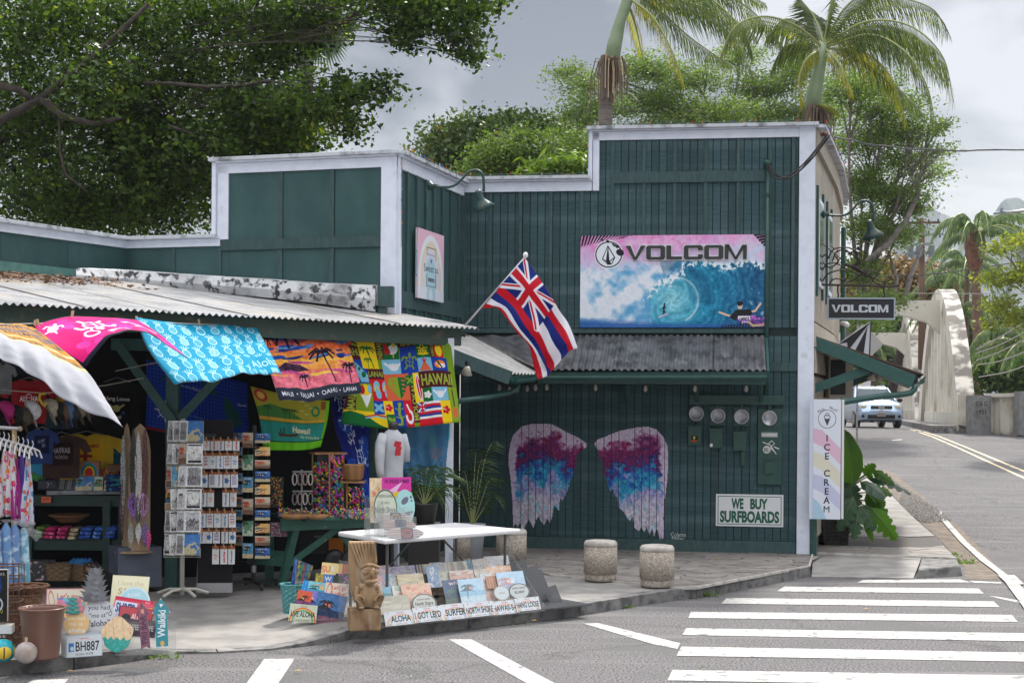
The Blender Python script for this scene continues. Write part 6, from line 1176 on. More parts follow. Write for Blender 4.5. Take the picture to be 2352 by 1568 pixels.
c=Cv(150,170,(226,198,160));[c.line([(x,0),(x+20,170)],1.5,(170,140,110))for x in(10,50,95,130)];c.poly([(0,170),(0,105),(18,96),(30,112),(46,96),(60,114),(76,98),(90,116),(108,100),(122,118),(150,104),(150,170)],(60,160,150));c.noise(.08,12,2)
F_('cloud shaped wooden board with a teal wave painted along its foot',232,1420,304,1496,.08,imat('waveb',c,.6,.95),CL,t=.014,tilt=.3)
st=thing('acrylic_stand','clear acrylic stand under the arrow boards','stand',fl.pt(1.0,0,.12));ua=fl.hit(300,1490,0)[0]
mk('base',MB().pbox(fl,ua-.1,ua+.35,-.1,.14,.12,.127),acr,st);mk('upright',MB().pbox(fl,ua-.1,ua+.35,-.02,-.014,.127,.36),acr,st)
bg=P(96,1510,11.35);bg.z=.12
bin_=thing('waste_bin','tapered brown plastic bin on the left pavement corner','bin',bg)
brn=M('brown_plastic',(.17,.085,.06),.35)
mb=MB();mb.lathe([(.118,0),(.13,.005),(.128,.02),(.165,.365),(.172,.372),(.174,.385),(.166,.385),(.160,.36),(.12,.03),(.001,.025)],bg,28);mk('bin_body',mb,brn,bin_,smooth=True);mk('rim',MB().tube([bg+Vector((.172*cos(2*pi*k/24),.172*sin(2*pi*k/24),.384))for k in range(25)],.007,6,False),brn,bin_,smooth=True)
rat=M('brown_rattan',(.20,.09,.045),.6,(.10,.045,.025),50,3,bump=.6,bscale=60)
b2=P(50,1475,11.9);b2.z=.12;weave_basket('basket','tall reddish rattan basket behind the brown bin',b2,.12,.16,.42,rat);weave_basket('basket','shallow rattan basket stacked on the tall one behind the bin',b2+Vector((.03,0,.425)),.13,.175,.06,rat,rows=3)
b3=P(8,1496,11.2);r_=thing('coconut','turquoise painted coconut with a yellow striped fish at the kerb','coconut',b3);b3.z=.2
c=Cv(128,64,(40,160,176));[c.ell(40+k*32,34,14,12,(236,200,70))for k in range(3)];[c.line([(40+k*32,24),(40+k*32,44)],2.5,(40,40,50))for k in range(3)];c.ell(64,60,60,6,(180,120,80));ptree(c,100,50,30,3,12,(40,120,60))
def uvball(c_,r,sc=(1,1,1),n=20):
 mb=MB();m_=12;vs=[(c_[0]+r*sc[0]*sin(pi*i/m_)*cos(2*pi*k/n-pi*.5-pi),c_[1]+r*sc[1]*sin(pi*i/m_)*sin(2*pi*k/n-pi*.5-pi),c_[2]+r*sc[2]*cos(pi*i/m_))for i in range(m_+1)for k in range(n+1)]
 fs=[(i*(n+1)+k,(i+1)*(n+1)+k,(i+1)*(n+1)+k+1,i*(n+1)+k+1)for i in range(m_)for k in range(n)];mb.add(vs,fs,[[(k/n,1-i/m_),(k/n,1-(i+1)/m_),((k+1)/n,1-(i+1)/m_),((k+1)/n,1-i/m_)]for i in range(m_)for k in range(n)]);return mb
mk('shell',uvball(b3,.088),imat('coco_fish',c,.25,.95),r_,smooth=True)
b4=P(60,1496,11.15);b4.z=.195;r_=thing('coconut','shrink-wrapped brown coconut with a stalk beside the bin','coconut',b4);mk('husk',uvball(b4,.082,(1,1,.98)),M('coconut_husk',(.34,.23,.15),.5,(.50,.42,.36),8,5,.4,.6,bump=.4,bscale=20),r_,smooth=True);mk('stalk',MB().tube([b4+Vector((0,0,.078)),b4+Vector((.0,0,.115))],.011,6),woodl,r_);mk('wrap',uvball(b4,.085,(1,1,1)),clear('plastic_wrap',(.95,.96,1),.8,.05),r_,smooth=True)
wr=thing('wire_rack','rusty wire rack with masks and snorkel packs at the left edge','display rack',P(10,1480,11.4));ru=M('rusty_wire',(.10,.05,.035),.7);wp=Pl(P(0,1480,11.45).x,11.45,1,.13)
u0,zz0=wp.hit(-60,1484);u1,zz1=wp.hit(44,1300)
mb=MB()
for i in range(9):u=u0+(u1-u0)*i/8;mb.tube([wp.pt(u,0,.12),wp.pt(u,0,zz1)],.004,4);mb.tube([wp.pt(u,-.2,.12),wp.pt(u,-.2,zz1)],.004,4)
mk('upright_wires',mb,ru,wr)['kind']='stuff'
mb=MB()
for i in range(8):z=.16+(zz1-.16)*i/7;mb.tube([wp.pt(u0,0,z),wp.pt(u1,0,z),wp.pt(u1,-.2,z),wp.pt(u0,-.2,z)],.005,4)
mk('cross_wires',mb,ru,wr)['kind']='stuff'
c=Cv(80,180,(30,32,30));c.ell(30,120,26,22,(190,200,210),0,7);c.ell(26,70,18,40,(30,60,130),.3,9);c.text('SNORKEL',40,20,10,(200,204,200),al='c');c.text('OKU',40,150,12,(226,210,60),al='c');c.noise(.1,10,3)
for i,(X0,X1)in enumerate(((-18,20),(-56,-20))):sign('snorkel_pack',['black hanging snorkel pack with a pale mask in the wire rack','black snorkel pack behind the nearer one in the wire rack'][i],'package',wp,X0,1306,X1,1425,.02,imat('snork',c,.3,.9),0,.05)
sign('carton','white boxes on the low shelf of the wire rack','box',wp,-60,1430,34,1450,.01,wplast,0,.12)
plw=clear('thin_polythene',(.97,.98,1),.84,.06)
BG=[(-8,1222,1375,(.03,.16,.45)),(14,1215,1390,(.05,.25,.55)),(34,1218,1400,(.04,.2,.5)),(54,1225,1395,(.06,.35,.5))]
for i,(X,y0,y1,col)in enumerate(BG):
 d=12.2+.05*i;t_=P(X,y0-14,d);p=[P(X,y0,d),P(X+2,(y0+y1)/2,d),P(X+4,y1,d)];root=thing('bagged_sarong','blue sarong twisted in a clear bag at the left edge, %s from the left'%ORD[i],'sarong',p[0],0,'bagged blue sarongs')
 mk('fabric',MB().tube([t_,*p],[.01,.036,.045,.05],9),M('sarong_%d'%i,col,.5,(.5,.7,.8),14,5,.5,.62),root,smooth=True);mk('bag',MB().tube([t_+Vector((0,0,.03)),t_,*p],[.05,.015,.045,.052,.058],9),plw,root,smooth=True)
for i,(X,Y)in enumerate(((68,1200),(84,1222))):tag(mk('plastic_bag',MB().tube([P(X-36,Y-4,12.1),P(X-10,Y,12.1),P(X+6,Y+10,12.1)],[.02,.035,.05],8),plw,smooth=True),['crumpled clear bag above the blue sarongs','flaring clear bag end lower right of the other'][i],'plastic bag')
dr=thing('dress_rail','bamboo post with a white hanger rail at the left edge','clothes rail',P(33,1400,12.6));bam=M('bamboo',(.52,.38,.18),.4)
g=P(30,1440,12.6);mk('post',MB().tube([(g.x,g.y,.12),P(33,985,12.6)],.021,8),bam,dr,smooth=True);mk('rail',MB().tube([P(-60,978,12.2),P(42,984,12.6)],.016,8),steel,dr);mk('end_knob',MB().ball(P(46,984,12.6),.022,8),woodl,dr,smooth=True)
def dressprint(name,base,cols,seed):
 c=Cv(120,200,base);r=random.Random(seed)
 for _ in range(60):
  x,y,q=r.uniform(0,120),r.uniform(0,200),r.uniform(4,9);col=r.choice(cols);[c.ell(x+q*.6*cos(k*1.257),y+q*.6*sin(k*1.257),q*.6,q*.45,col,k*1.257)for k in range(5)];c.ell(x,y,q*.25,q*.25,(250,220,120))
 return imat(name,c,.8,1.0,.2,.2)
DR=[(-20,1020,1185,34,dressprint('dress_a',(236,236,240),[(226,40,130),(240,130,40),(230,80,160)],1),'white dress with pink and orange hibiscus'),(18,1030,1180,34,MATS['dress_a'],'white flowered dress nearest the bamboo post'),(50,1040,1195,13,M('purple_cloth',(.19,.10,.52),.8,(.14,.07,.4),9),'plain violet dress'),(64,1045,1200,15,dressprint('dress_b',(220,226,240),[(226,40,130),(60,150,210),(240,110,60)],3),'narrow blue and pink flowered dress'),(38,1050,1190,9,M('magenta_cloth',(.4,.03,.25),.8),'magenta strip of a dress behind the post')]
for i,(X,y0,y1,hw,m_,nm)in enumerate(DR):
 d=12.5+.06*(i%3);o=cloth('dress',[[(X-hw*.3,y0,d),(X,y0+6,d),(X+hw*.3,y0,d)],[(X-hw*.7,(y0+y1)/2,d-.05),(X,(y0+y1)/2,d-.08),(X+hw*.7,(y0+y1)/2,d-.05)],[(X-hw,y1,d-.05),(X,y1+6,d-.1),(X+hw,y1,d-.05)]],(m_,m_),nu=24,nv=16,rip=.02,rn=3,th=.01);tag(o,nm+' on the rail','dress','dresses on the bamboo rail')
for i in range(9):
 X=-14+i*11;Y=1000+i*3.4;d=12.5;mb=MB();mb.tube([P(X,Y-16,d),P(X+3,Y-8,d),P(X,Y,d)],.004,5);mb.tube([P(X-8,Y+26,d-.1),P(X-6,Y+8,d-.05),P(X,Y,d),P(X+16,Y+8,d+.05),P(X+22,Y+24,d+.1)],.008,5);tag(mk('clothes_hanger',mb,wplast),'white plastic hanger on the bamboo rail, %s from the left'%ORD[i],'hanger','white hangers on the rail')
def facing(X,Y,d,yaw=0,tilt=0):return Matrix.Translation(P(X,Y,d))@Matrix.Rotation(yaw,4,'Z')@Matrix.Rotation(pi/2-tilt,4,'X')
def flat(name,label,cat,X0,Y0,X1,Y1,d,mat,yaw=0,tilt=.05,t=.004,grp=None,shape=RECT,back=None):
 M4=facing((X0+X1)/2,Y1,d,yaw,tilt);k=d/F;mb=MB();shaped(mb,M4,shape,(X1-X0)*k/max(.5,cos(yaw)),(Y1-Y0)*k,t);o=mk(name,mb,[mat,back or edge]);tag(o,label,cat,grp);return o
def bwcard(i):
 r=random.Random(100+i);c=Cv(64,84,(244,244,248));g=r.randint(130,205);c.rect(5,5,59,79,(g,g,g+3));c.rect(5,5,59,79*r.uniform(.3,.6),(g+40,g+42,g+44))
 k=i%6;dk=(50,50,54)
 if k==0:c.line([(30,76),(32,50),(34,30)],7,dk);c.ell(34,24,5,5,dk);c.line([(34,34),(50,28)],4,dk);c.line([(22,14),(56,40)],1.5,dk)
 elif k==1:c.ell(32,42,22,24,(230,230,226));c.ell(28,38,5,4,(150,150,150));c.rect(5,5,59,10,(30,30,32));c.rect(5,70,59,79,(30,30,32))
 elif k==2:turtle(c,32,48,22,dk,.3,(150,150,150))
 elif k==3:c.line([(20,70),(28,56),(40,44)],5,dk);c.ell(42,40,4,4,dk);c.line([(26,58),(46,60)],4,dk)
 elif k==4:[c.line([(8+q*7,79),(14+q*6,30+q*3),(10+q*7,8)],3,(90+q*8,)*3)for q in range(7)]
 else:ptree(c,34,76,50,-6,20,dk)
 c.noise(.22,7,i);return imat('bw_card_%d'%i,c,.4,1.05)
BW=[bwcard(i)for i in range(8)]
PALS=[[(120,180,210),(90,160,210),(70,150,190),(220,200,160),(40,60,60),(250,220,140)],[(240,200,140),(220,130,80),(60,110,130),(190,150,100),(60,40,40),(250,200,80)],[(190,210,190),(160,200,190),(100,150,120),(220,210,170),(50,90,60),(230,120,90)],[(70,130,200),(50,110,190),(30,80,150),(200,190,150),(30,40,70),(240,240,230)],[(236,230,220),(210,190,170),(170,150,130),(120,90,70),(190,60,50),(230,170,70)]]
PC=[art('postcard_%d'%i,200+i,PALS[i%5],64,84,(0,1,0,2)[i%4],[('HAWAII',32,14,9,(240,236,226),0,.01,44,'c')]if i%2==0 else())for i in range(10)]
ROWN=['top','second','third','fourth','fifth','sixth','seventh','eighth','ninth','bottom']
sp=thing('card_spinner','white wire card spinner on a pale post with a five-legged foot','card rack',(P(415,1362,15.15).x,15.15,.12));wm=M('cream_enamel',(.58,.56,.50),.5)
g=P(418,1352,15.15);g.z=.12;mk('pole',MB().tube([g,(g.x,g.y,1.92)],.024,10),wm,sp,smooth=True)
for k in range(5):a=k*1.257+.4;mk('leg',MB().tube([g+Vector((0,0,.06)),g+Vector((.14*cos(a),.14*sin(a),.055)),g+Vector((.27*cos(a),.27*sin(a),.012))],.016,6),wm,sp)
ROWY=[(966,1013),(1018,1065),(1070,1117),(1122,1169),(1173,1221),(1226,1273)]
for i,(y0,y1)in enumerate(ROWY):
 dx=-i*1.6;mb=MB()
 for X0,X1 in((384,428),(430,468)):
  for Y in(y1-14,y1+2):mb.tube([P(X0+dx,Y,15.0),P(X1+dx,Y,15.0)],.003,4)
  for X in(X0,(X0+X1)/2,X1):mb.tube([P(X+dx,y1-14,15.0),P(X+dx,y1+6,15.02),P(418,y1+6,15.15)],.003,4)
 mk('wire_pocket',mb,wm,sp)
 for j,(X0,X1,d,yaw,nm)in enumerate(((384,406,15.12,-.55,'left'),(399,414,15.06,.9,'second'),(412,431,15.0,-.35,'third'),(431,467,15.0,.05,'right'))):
  flat('greeting_card','black and white card in the %s pocket row of the white spinner, %s column'%(ROWN[i]if i<5 else 'lowest',nm),'greeting card',X0+dx,y0,X1+dx,y1,d,BW[(i*3+j*2+(i*j)%3)%8]if not(j==0 and 1<i<4 or(i+j)%5==3)else PC[(i*2+j)%10],yaw,.08,.012,'black and white cards in the white spinner',back=wplast)
pb=thing('pegboard_tower','black pegboard tower on a silver foot hung with clipped white cards','display rack',(P(500,1362,15.3).x,15.35,.12));c=Cv(200,400,(22,22,25));[c.ell(6+x*9,6+y*9,1.6,1.6,(4,4,5))for x in range(22)for y in range(44)];pegm=imat('pegboard_holes',c,.6,1)
M4=facing(494,1352,15.4,.12);M4[2][3]=.19;mb=MB();mb.panel(M4,78*15.4/F,1.72,.05);mk('board',mb,pegm,pb);mb=MB();M5=M4.copy();M5[2][3]=.12;mb.panel(M5@Matrix.Translation((0,0,.01)),80*15.4/F,.10,.05);mk('foot',mb,steel,pb)
mk('side_rail',MB().tube([P(453,1360,15.4),P(468,1000,15.4)],.012,6),steel,pb);mk('top_cap',MB().bar(P(466,1001,15.3),P(545,998,15.5),.05,.04),black,pb)
PY=[(1005,1034),(1037,1076),(1080,1119),(1121,1163),(1169,1211),(1212,1247),(1250,1295)];r=random.Random(12)
def stick(i):
 r=random.Random(300+i);c=Cv(48,84,(232,234,238));c.rect(0,0,48,14,(150,84,50));col=r.choice([(200,50,60),(60,120,180),(60,170,190),(40,60,110),(220,120,60),(150,120,190)])
 k=i%5
 if k==0:turtle(c,24,50,18,col,.2,(232,234,238))
 elif k==1:c.text('Hawaii',30,76,13,col,-pi/2,.02,w_=52)
 elif k==2:[c.rect(8,24+q*8,40,28+q*8,col if q%2 else(60,70,130))for q in range(6)]
 elif k==3:c.text('aloha',32,76,14,col,-pi/2,.04,w_=50)
 else:[c.ell(24+9*cos(q*1.257),48+9*sin(q*1.257),9,6,col,q*1.257)for q in range(5)]
 return imat('sticker_%d'%i,c,.4,.98)
STK=[stick(i)for i in range(9)];pinm2=M('pin_brown',(.42,.22,.10),.7)
for i,(y0,y1)in enumerate(PY):
 n_=5;X=466-i*2.2;
 for j in range(n_):
  if i==3 and j==2 or(i==6 and j<2):continue
  w_=15.5;x0=X+j*17+r.uniform(-.8,.8)
  if i>=5 and j>2:x0+=3
  q=flat('sticker_card','clipped %s sticker card in the %s row of the pegboard tower, %s across'%(['turtle','Hawaii','striped','aloha','flower'][(i*2+j*3)%9%5],ROWN[i]if i<6 else 'lowest',ORD[j]),'sticker',x0,y0+3,x0+w_,y1,15.2+.03*j,STK[(i*2+j*3)%9],r.uniform(-.15,.25),.03,.003,'clipped stickers on the pegboard tower',back=wplast)
  mb=MB();mb.bar(P(x0+w_/2-1,y0-2,15.15+.03*j),P(x0+w_/2+2,y0+12,15.15+.03*j),.016,.012);mk('clip',mb,pinm2,q)if False else tag(mk('clothespin',mb,pinm2),'small brown peg on the pegboard tower, %s row, %s across'%(ROWN[i]if i<6 else 'lowest',ORD[j]),'clothespin','pegs on the pegboard tower')
s2=thing('card_spinner','black postcard spinner on a wheeled foot right of the pegboard tower','card rack',(P(585,1348,15.6).x,15.7,.12));g=P(582,1345,15.75);g.z=.12
mk('pole',MB().tube([g+Vector((0,0,.05)),(g.x,g.y,1.85)],.022,8),blackpl,s2);mk('collar',MB().tube([g+Vector((0,0,.17)),g+Vector((0,0,.24))],.03,10),steel,s2)
for k in range(4):
 a=k*pi/2+.5;e_=g+Vector((.27*cos(a),.27*sin(a),.05));mk('leg',MB().bar(g+Vector((0,0,.07)),e_+Vector((0,0,.02)),.05,.03),blackpl,s2);mk('caster',MB().lathe([(.028,-.012),(.03,0),(.028,.012)],e_-Vector((0,0,.02)),12,(cos(a+1.57),sin(a+1.57),0)),blackpl,s2)
mb=MB()
for X in(548,570,592,615):mb.tube([P(X,990,15.75),P(X-1,1285,15.75)],.004,4)
for Y in range(1000,1290,24):mb.tube([P(545,Y,15.75),P(618,Y,15.75)],.003,4)
mk('wire_frame',mb,blackpl,s2)
for j,(X0,X1,ys_,d,yaw,nm)in enumerate(((538,557,[(994,1014),(1026,1045),(1052,1074),(1086,1104),(1112,1134),(1141,1164),(1170,1193),(1201,1221),(1228,1252)],15.7,-.5,'left'),(557,581,[(993,1028),(1044,1079),(1095,1130),(1145,1181),(1196,1230),(1247,1281)],15.55,-.1,'middle'),(586,620,[(995,1017),(1026,1046),(1056,1075),(1082,1106),(1112,1135),(1141,1165),(1171,1194),(1202,1223),(1230,1252),(1258,1282)],15.55,.1,'right'))):
 for i,(y0,y1)in enumerate(ys_):
  flat('postcard','colour postcard in the %s column of the black spinner, %s from the top'%(nm,ORD[i]),'postcard',X0,y0,X1,y1,d,PC[(i*3+j*4+i//3)%10],yaw,.05,.008,'postcards in the black spinner',back=wplast)
gp_=P(307,1350,15.5);px=thing('plinth','chipped slate grey painted box under the necklace stand','plinth',(gp_.x,gp_.y,.12));slate=M('slate_paint',(.12,.14,.19),.6,(.10,.115,.16),8,4,col3=(.15,.17,.22),s3=3)
mk('box',MB().box((gp_.x,gp_.y+.05,.37),(.46,.40,.42),.5),slate,px,bevel=.004);mk('chipped_edge',MB().box((gp_.x+.10,gp_.y-.205,.19),(.22,.006,.07),.5),woodl,px)
for k in range(4):a=k*1.57+1.28;mk('caster',MB().lathe([(.022,-.01),(.022,.01)],(gp_.x+.24*cos(a),gp_.y+.05+.24*sin(a),.143),10,(1,0,0)),blackpl,px)
ns=thing('necklace_stand','surfboard-shaped wooden stand hung with beads and shell necklaces','display stand',P(308,1266,15.45));SB=[(-.5,0),(.5,0),(.5,.78),(.42,.88),(.25,.96),(0,1.0),(-.25,.96),(-.42,.88),(-.5,.78)]
mb=MB();mb.lathe([(.20,0),(.20,.012),(.18,.02)],P(308,1267,15.45),24);mk('base',mb,woodl,ns)
for(X0,X1,d,yaw)in((297,343,15.35,.25),(276,300,15.45,-.9)):
 M4=facing((X0+X1)/2,1264,d,yaw);k=d/F;mk('board',MB().prism([M4@Vector((x*(X1-X0)*k/cos(yaw),y*292*k,0))for x,y in SB],M4.to_3x3()@Vector((0,0,-.012))),woodl,ns)
NC=[(306,985,1170,(.02,.018,.016),8,'black and brown bead'),(318,990,1180,(.55,.52,.48),8,'white shell'),(333,985,1170,(.10,.03,.03),7,'dark red bead'),(305,1130,1195,(.22,.10,.35),12,'violet bead'),(330,1130,1195,(.35,.18,.35),12,'pink and mauve bead'),(317,1135,1215,(.05,.05,.05),5,'dark grey bead'),(283,1000,1180,(.25,.27,.28),5,'silver bead'),(281,1100,1240,(.08,.03,.03),4,'dark carved'),(300,1200,1258,(.30,.30,.28),6,'grey shell'),(318,1200,1250,(.6,.58,.55),6,'tooth pendant'),(333,1200,1255,(.16,.10,.28),7,'purple bead'),(341,1215,1262,(.55,.05,.18),5,'pink flower')]
for i,(X,y0,y1,col,w_,nm)in enumerate(NC):
 mb=MB();r=random.Random(i)
 for s_ in range(5):
  pts=[P(X+(w_*.9*sin(pi*t)*(s_-2)/2),y0+(y1-y0-abs(s_-2)*4)*t,15.25 if X>295 else 15.38)for t in[q/9 for q in range(10)]]
  mb.tube(pts,[.006+.005*((q+s_)%2)for q in range(10)],5)
 tag(mk('necklace',mb,M('beads_%d'%i,col,.35,tuple(min(1,q*2.2+.1)for q in col),90,2,.5,.6),smooth=True),'%s necklaces hanging on the surfboard-shaped stand%s'%(nm,['',' near its base'][y0>1195]),'necklace','necklaces on the wooden stand')
tb=thing('display_table','dark green two-shelf table of books, cloths and baskets at the back left','table',P(180,1345,16));tgm=M('dark_table_green',(.015,.05,.042),.5,(.012,.04,.034),8)
dz=16.0;X0,X1=62,290
for nm,y,dep in(('tabletop',1139,.9),('shelf',1240,.85),('bottom_shelf',1334,.85)):
 a,b=P(X0,y,dz),P(X1,y,dz);b.z=a.z;mk(nm,MB().bar(a+Vector((0,.4,0)),b+Vector((0,.4,0)),dep,.05 if nm!='tabletop' else.03),tgm,tb);mk('apron',MB().bar(a+Vector((0,-.03,-.045)),b+Vector((0,-.03,-.045)),.03,.11),tgm,tb)
for X in(70,248,284):g=P(X,1340,dz-.0);mk('leg',MB().bar((g.x,g.y-.05,.11),(g.x,g.y-.05,1.02),.08,.08),tgm,tb)
mk('white_ledge',MB().bar(P(108,1131,15.93),P(276,1129,15.93),.04,.045),M('whitewashed_ledge',(.34,.36,.38),.6,(.2,.21,.22),10),tb)
flat('price_tag','orange handwritten price tag on the table edge','tag',95,1140,117,1154,15.9,(lambda c:(c.text('$14.99',30,18,10,(60,30,20),-.1,al='c'),imat('price',c,.7))[1])(Cv(60,34,(236,120,80))))
for i in range(26):tag(mk('compact_disc',MB().bar(P(120+i*2.9,1124,15.95),P(124+i*2.9,1101,16.0),.14,.009,up=(0,1,.2)),M('cd_%d'%(i%6),[(.25,.26,.3),(.4,.41,.43),(.1,.1,.12),(.25,.2,.16),(.13,.2,.3),(.5,.5,.5)][i%6],.25)),'thin disc case standing in the row on the green table','disc case','row of thin disc cases on the green table')
flat('photo_print','dark framed surfer photograph at the left of the disc row','picture',86,1100,130,1124,15.85,(lambda c:(c.rect(3,6,90,46,(70,74,88)),c.line([(46,14),(52,30),(46,42)],3,(200,205,215)),c.line([(44,20),(70,22)],2,(190,195,205)),imat('surfphoto',c,.3))[3])(Cv(93,52,(26,26,32))),0,.3)
flat('parchment_sign','cream price notice about Hawaiian photographs standing on the green table','sign',143,1046,174,1096,15.95,(lambda c:([c.text(t,45,y,7,(70,80,76),0,.01,w_=w_,al='c')for t,y,w_ in(('COLLECTIBLE',20,56),('HISTORIC HAWAIIAN',34,70),('PHOTOGRAPHS',48,62),('ready to frame',66,50),('printed by hand',80,54),('ask inside',94,40),('mahalo',122,30))],imat('parch',c,.8))[1])(Cv(90,140,(206,208,180))))
flat('poster','sky blue chart poster at the back of the green table','poster',200,1027,276,1075,16.25,(lambda c:(c.noise(.08,30,2),c.rect(0,0,120,3,(200,220,230)),c.text('HAWAII',86,20,6,(230,240,245)),imat('bluechart',c,.5))[3])(Cv(120,70,(50,150,190))))
flat('shave_ice_box','cardboard box with a rainbow half circle beside the notice','box',186,1058,232,1096,15.95,(lambda c:([c.ell(55,64,46-k*8,56-k*9,q)for k,q in enumerate([(40,140,200),(30,120,70),(230,200,40),(200,40,40)])],c.rect(0,76,110,90,(176,120,80)),c.text('Matsumoto',54,88,8,(120,40,60),al='c'),imat('rainbox',c,.7))[3])(Cv(110,90,(176,120,80))),0,0,.08)
for i,(X,nm,k)in enumerate(((184,'sky blue dogs',0),(205,'red boat',2),(226,'pale hula girls',4),(249,'yellow girl portrait',1),(266,'blue ocean',3))):flat('childrens_book','thin picture book with %s cover on the ledge'%nm,'book',X-10,1094,X+10,1126,15.85,PC[[0,3,2,1,8][i]],0,.15,.01,'picture books on the ledge')
for i in range(4):flat('childrens_book','red and yellow book standing behind the front row, %s from the left'%ORD[i],'book',205+i*17,1076,221+i*17,1100,16.0,art('redbook',401,[(210,70,60),(230,190,60),(190,50,70),(240,210,120)],kind=1),0,.15,.01,'picture books on the ledge')
tag(mk('basket_tray',MB().bar(P(246,1074,15.9),P(290,1072,15.95),.2,.07),rat),'small wicker tray of sunglasses in front of the blue poster','basket')
for i in range(4):
 for j in range(1):a,b=P(244,1124-i*10,15.8),P(292,1123-i*10,15.9);tag(mk('rolled_towel',MB().tube([a,a.lerp(b,.5)+Vector((0,-.01,.004)),b],.024,10),M('rolled_navy',(.01,.03,.16),.9,(.03,.30,.30),16,3,.52,.6),smooth=True),'rolled navy and teal towel in the pile, %s from the bottom'%ORD[i],'towel','rolled towels at the right of the green table')
pk_=thing('plush_pillow','round rainbow patchwork plush cushion with green leaves on the table','cushion',P(95,1092,15.9))
for i,(dx,dy,rr_,col)in enumerate(((0,0,26,(.05,.35,.6)),(18,4,20,(.65,.45,.03)),(-20,2,17,(.5,.06,.05)),(10,-6,16,(.45,.02,.03)),(-4,16,24,(.08,.35,.08)),(34,14,13,(.7,.42,.06)),(46,-4,14,(.02,.20,.05)),(54,6,12,(.02,.24,.06)))):mk('panel',MB().ball(P(93+dx,1072+dy,15.9+.02*i),rr_*.0042,12,(1,.5,.85)),M('plush_%d'%i,col,.95),pk_,smooth=True)
FC=[(100,1212,20,(.10,.22,.02),'lime'),(122,1214,22,(.55,.02,.16),'magenta'),(150,1214,20,(.5,.02,.14),'pink and white'),(176,1216,18,(.42,.33,.2),'cream print'),(205,1214,26,(.02,.09,.42),'royal blue'),(232,1214,18,(.03,.14,.5),'blue floral'),(262,1213,22,(.02,.10,.45),'bright blue')]
for i,(X,Y,w_,col,nm)in enumerate(FC):
 for j in range(3):tag(mk('folded_cloth',MB().box(P(X,Y+16-j*9,16.05),(w_*.0047,.3,.034),.1*(j-1)),M('folded_%d'%i,col,.9,tuple(min(1,q*1.5+.2)for q in col),22,3,.55,.6),bevel=.008),'%s folded cloth on the middle shelf, %s in its pile'%(nm,['lowest','middle','topmost'][j]),'cloth','folded cloths on the middle shelf')
ob=P(158,1198,16.1);weave_basket('basket','wide shallow woven bowl on top of the folded cloths',ob,.10,.21,.075,M('honey_wicker',(.28,.15,.07),.6,(.18,.09,.04),50),rows=4)
for i,(X,sc_,lb)in enumerate(((138,.15,'square wicker basket of soaps on the bottom shelf'),(172,.19,'long wicker basket with blue cloth bundles beside the dog'))):b_=P(X,1331,15.75+.1*i);weave_basket('basket',lb,b_,sc_*.85,sc_,.17,M('tan_wicker',(.26,.17,.09),.7,(.15,.09,.05),60,bump=.5,bscale=60),rows=6,sq=True)
for i in range(5):a=P(160+i*9,1296,15.8);tag(mk('cloth_bundle',MB().tube([a,a+Vector((.05,.04,.05))],.03,8),M('azure_cloth',(.03,.22,.5),.8,(.02,.1,.35),20),smooth=True),'rolled azure bundle in the long basket, %s from the left'%ORD[i],'cloth','blue bundles in the long wicker basket')
tag(mk('flower_box',MB().box(P(92,1308,15.8),(.26,.2,.2)),M('flower_print_box',(.05,.05,.055),.3,(.6,.45,.5),22,2,.56,.62)),'dark clear-fronted box of small pink and white flowers on the bottom shelf','box')
dg=thing('dog','black and tan dog resting its head beside the baskets behind the pineapple sign','dog',P(215,1335,15.0));dk=M('black_fur',(.012,.011,.012),.6,bump=.6,bscale=80)
V0=[P(218,1322,14.95),P(208,1305,14.85),P(202,1300,14.78),P(236,1340,15.1),P(255,1346,15.4)];me=bpy.data.meshes.new('body');inv=ROOTM[dg].inverted();me.from_pydata([tuple(inv@v)for v in V0],[(0,1),(1,2),(0,3),(3,4)],[]);bo=bpy.data.objects.new('body',me);COL.objects.link(bo);bo.parent=dg;me.materials.append(dk);ROOTM[bo]=ROOTM[dg]
bo.modifiers.new('skin','SKIN');sv=me.skin_vertices[0].data
for i,q in enumerate((.09,.085,.06,.13,.12)):sv[i].radius=(q,q)
sv[3].use_root=True;sb=bo.modifiers.new('s','SUBSURF');sb.levels=sb.render_levels=2
mk('muzzle',MB().ball(P(199,1308,14.72),.036,10,(1,1.2,.8)),M('tan_fur',(.20,.09,.035),.7),dg,smooth=True);mk('nose',MB().ball(P(195,1306,14.68),.014,8),black,dg,smooth=True)
for X,Y in((204,1296),(214,1298)):mk('eyebrow_spot',MB().ball(P(X,Y,14.76),.011,8),MATS['tan_fur'],dg,smooth=True)
mk('ear',MB().tube([P(216,1292,14.9),P(226,1304,14.86),P(228,1322,14.86)],[.03,.045,.02],8),dk,dg,smooth=True)
tt=thing('trestle_table','green painted trestle table of beads and bowls with diagonal braces','table',P(700,1343,15.9));tg2=M('worn_green_paint',(.02,.10,.075),.45,(.03,.12,.09),10,4,col3=(.18,.22,.18),s3=14,lo3=.66,hi3=.7)
a,b=P(648,1197,15.5),P(852,1203,16.1);b.z=a.z;mk('tabletop',MB().bar(a+Vector((0,.35,.02)),b+Vector((0,.35,.02)),.9,.035),tg2,tt);mk('apron',MB().bar(a+Vector((0,-.08,-.03)),b+Vector((0,-.08,-.03)),.03,.13),tg2,tt)
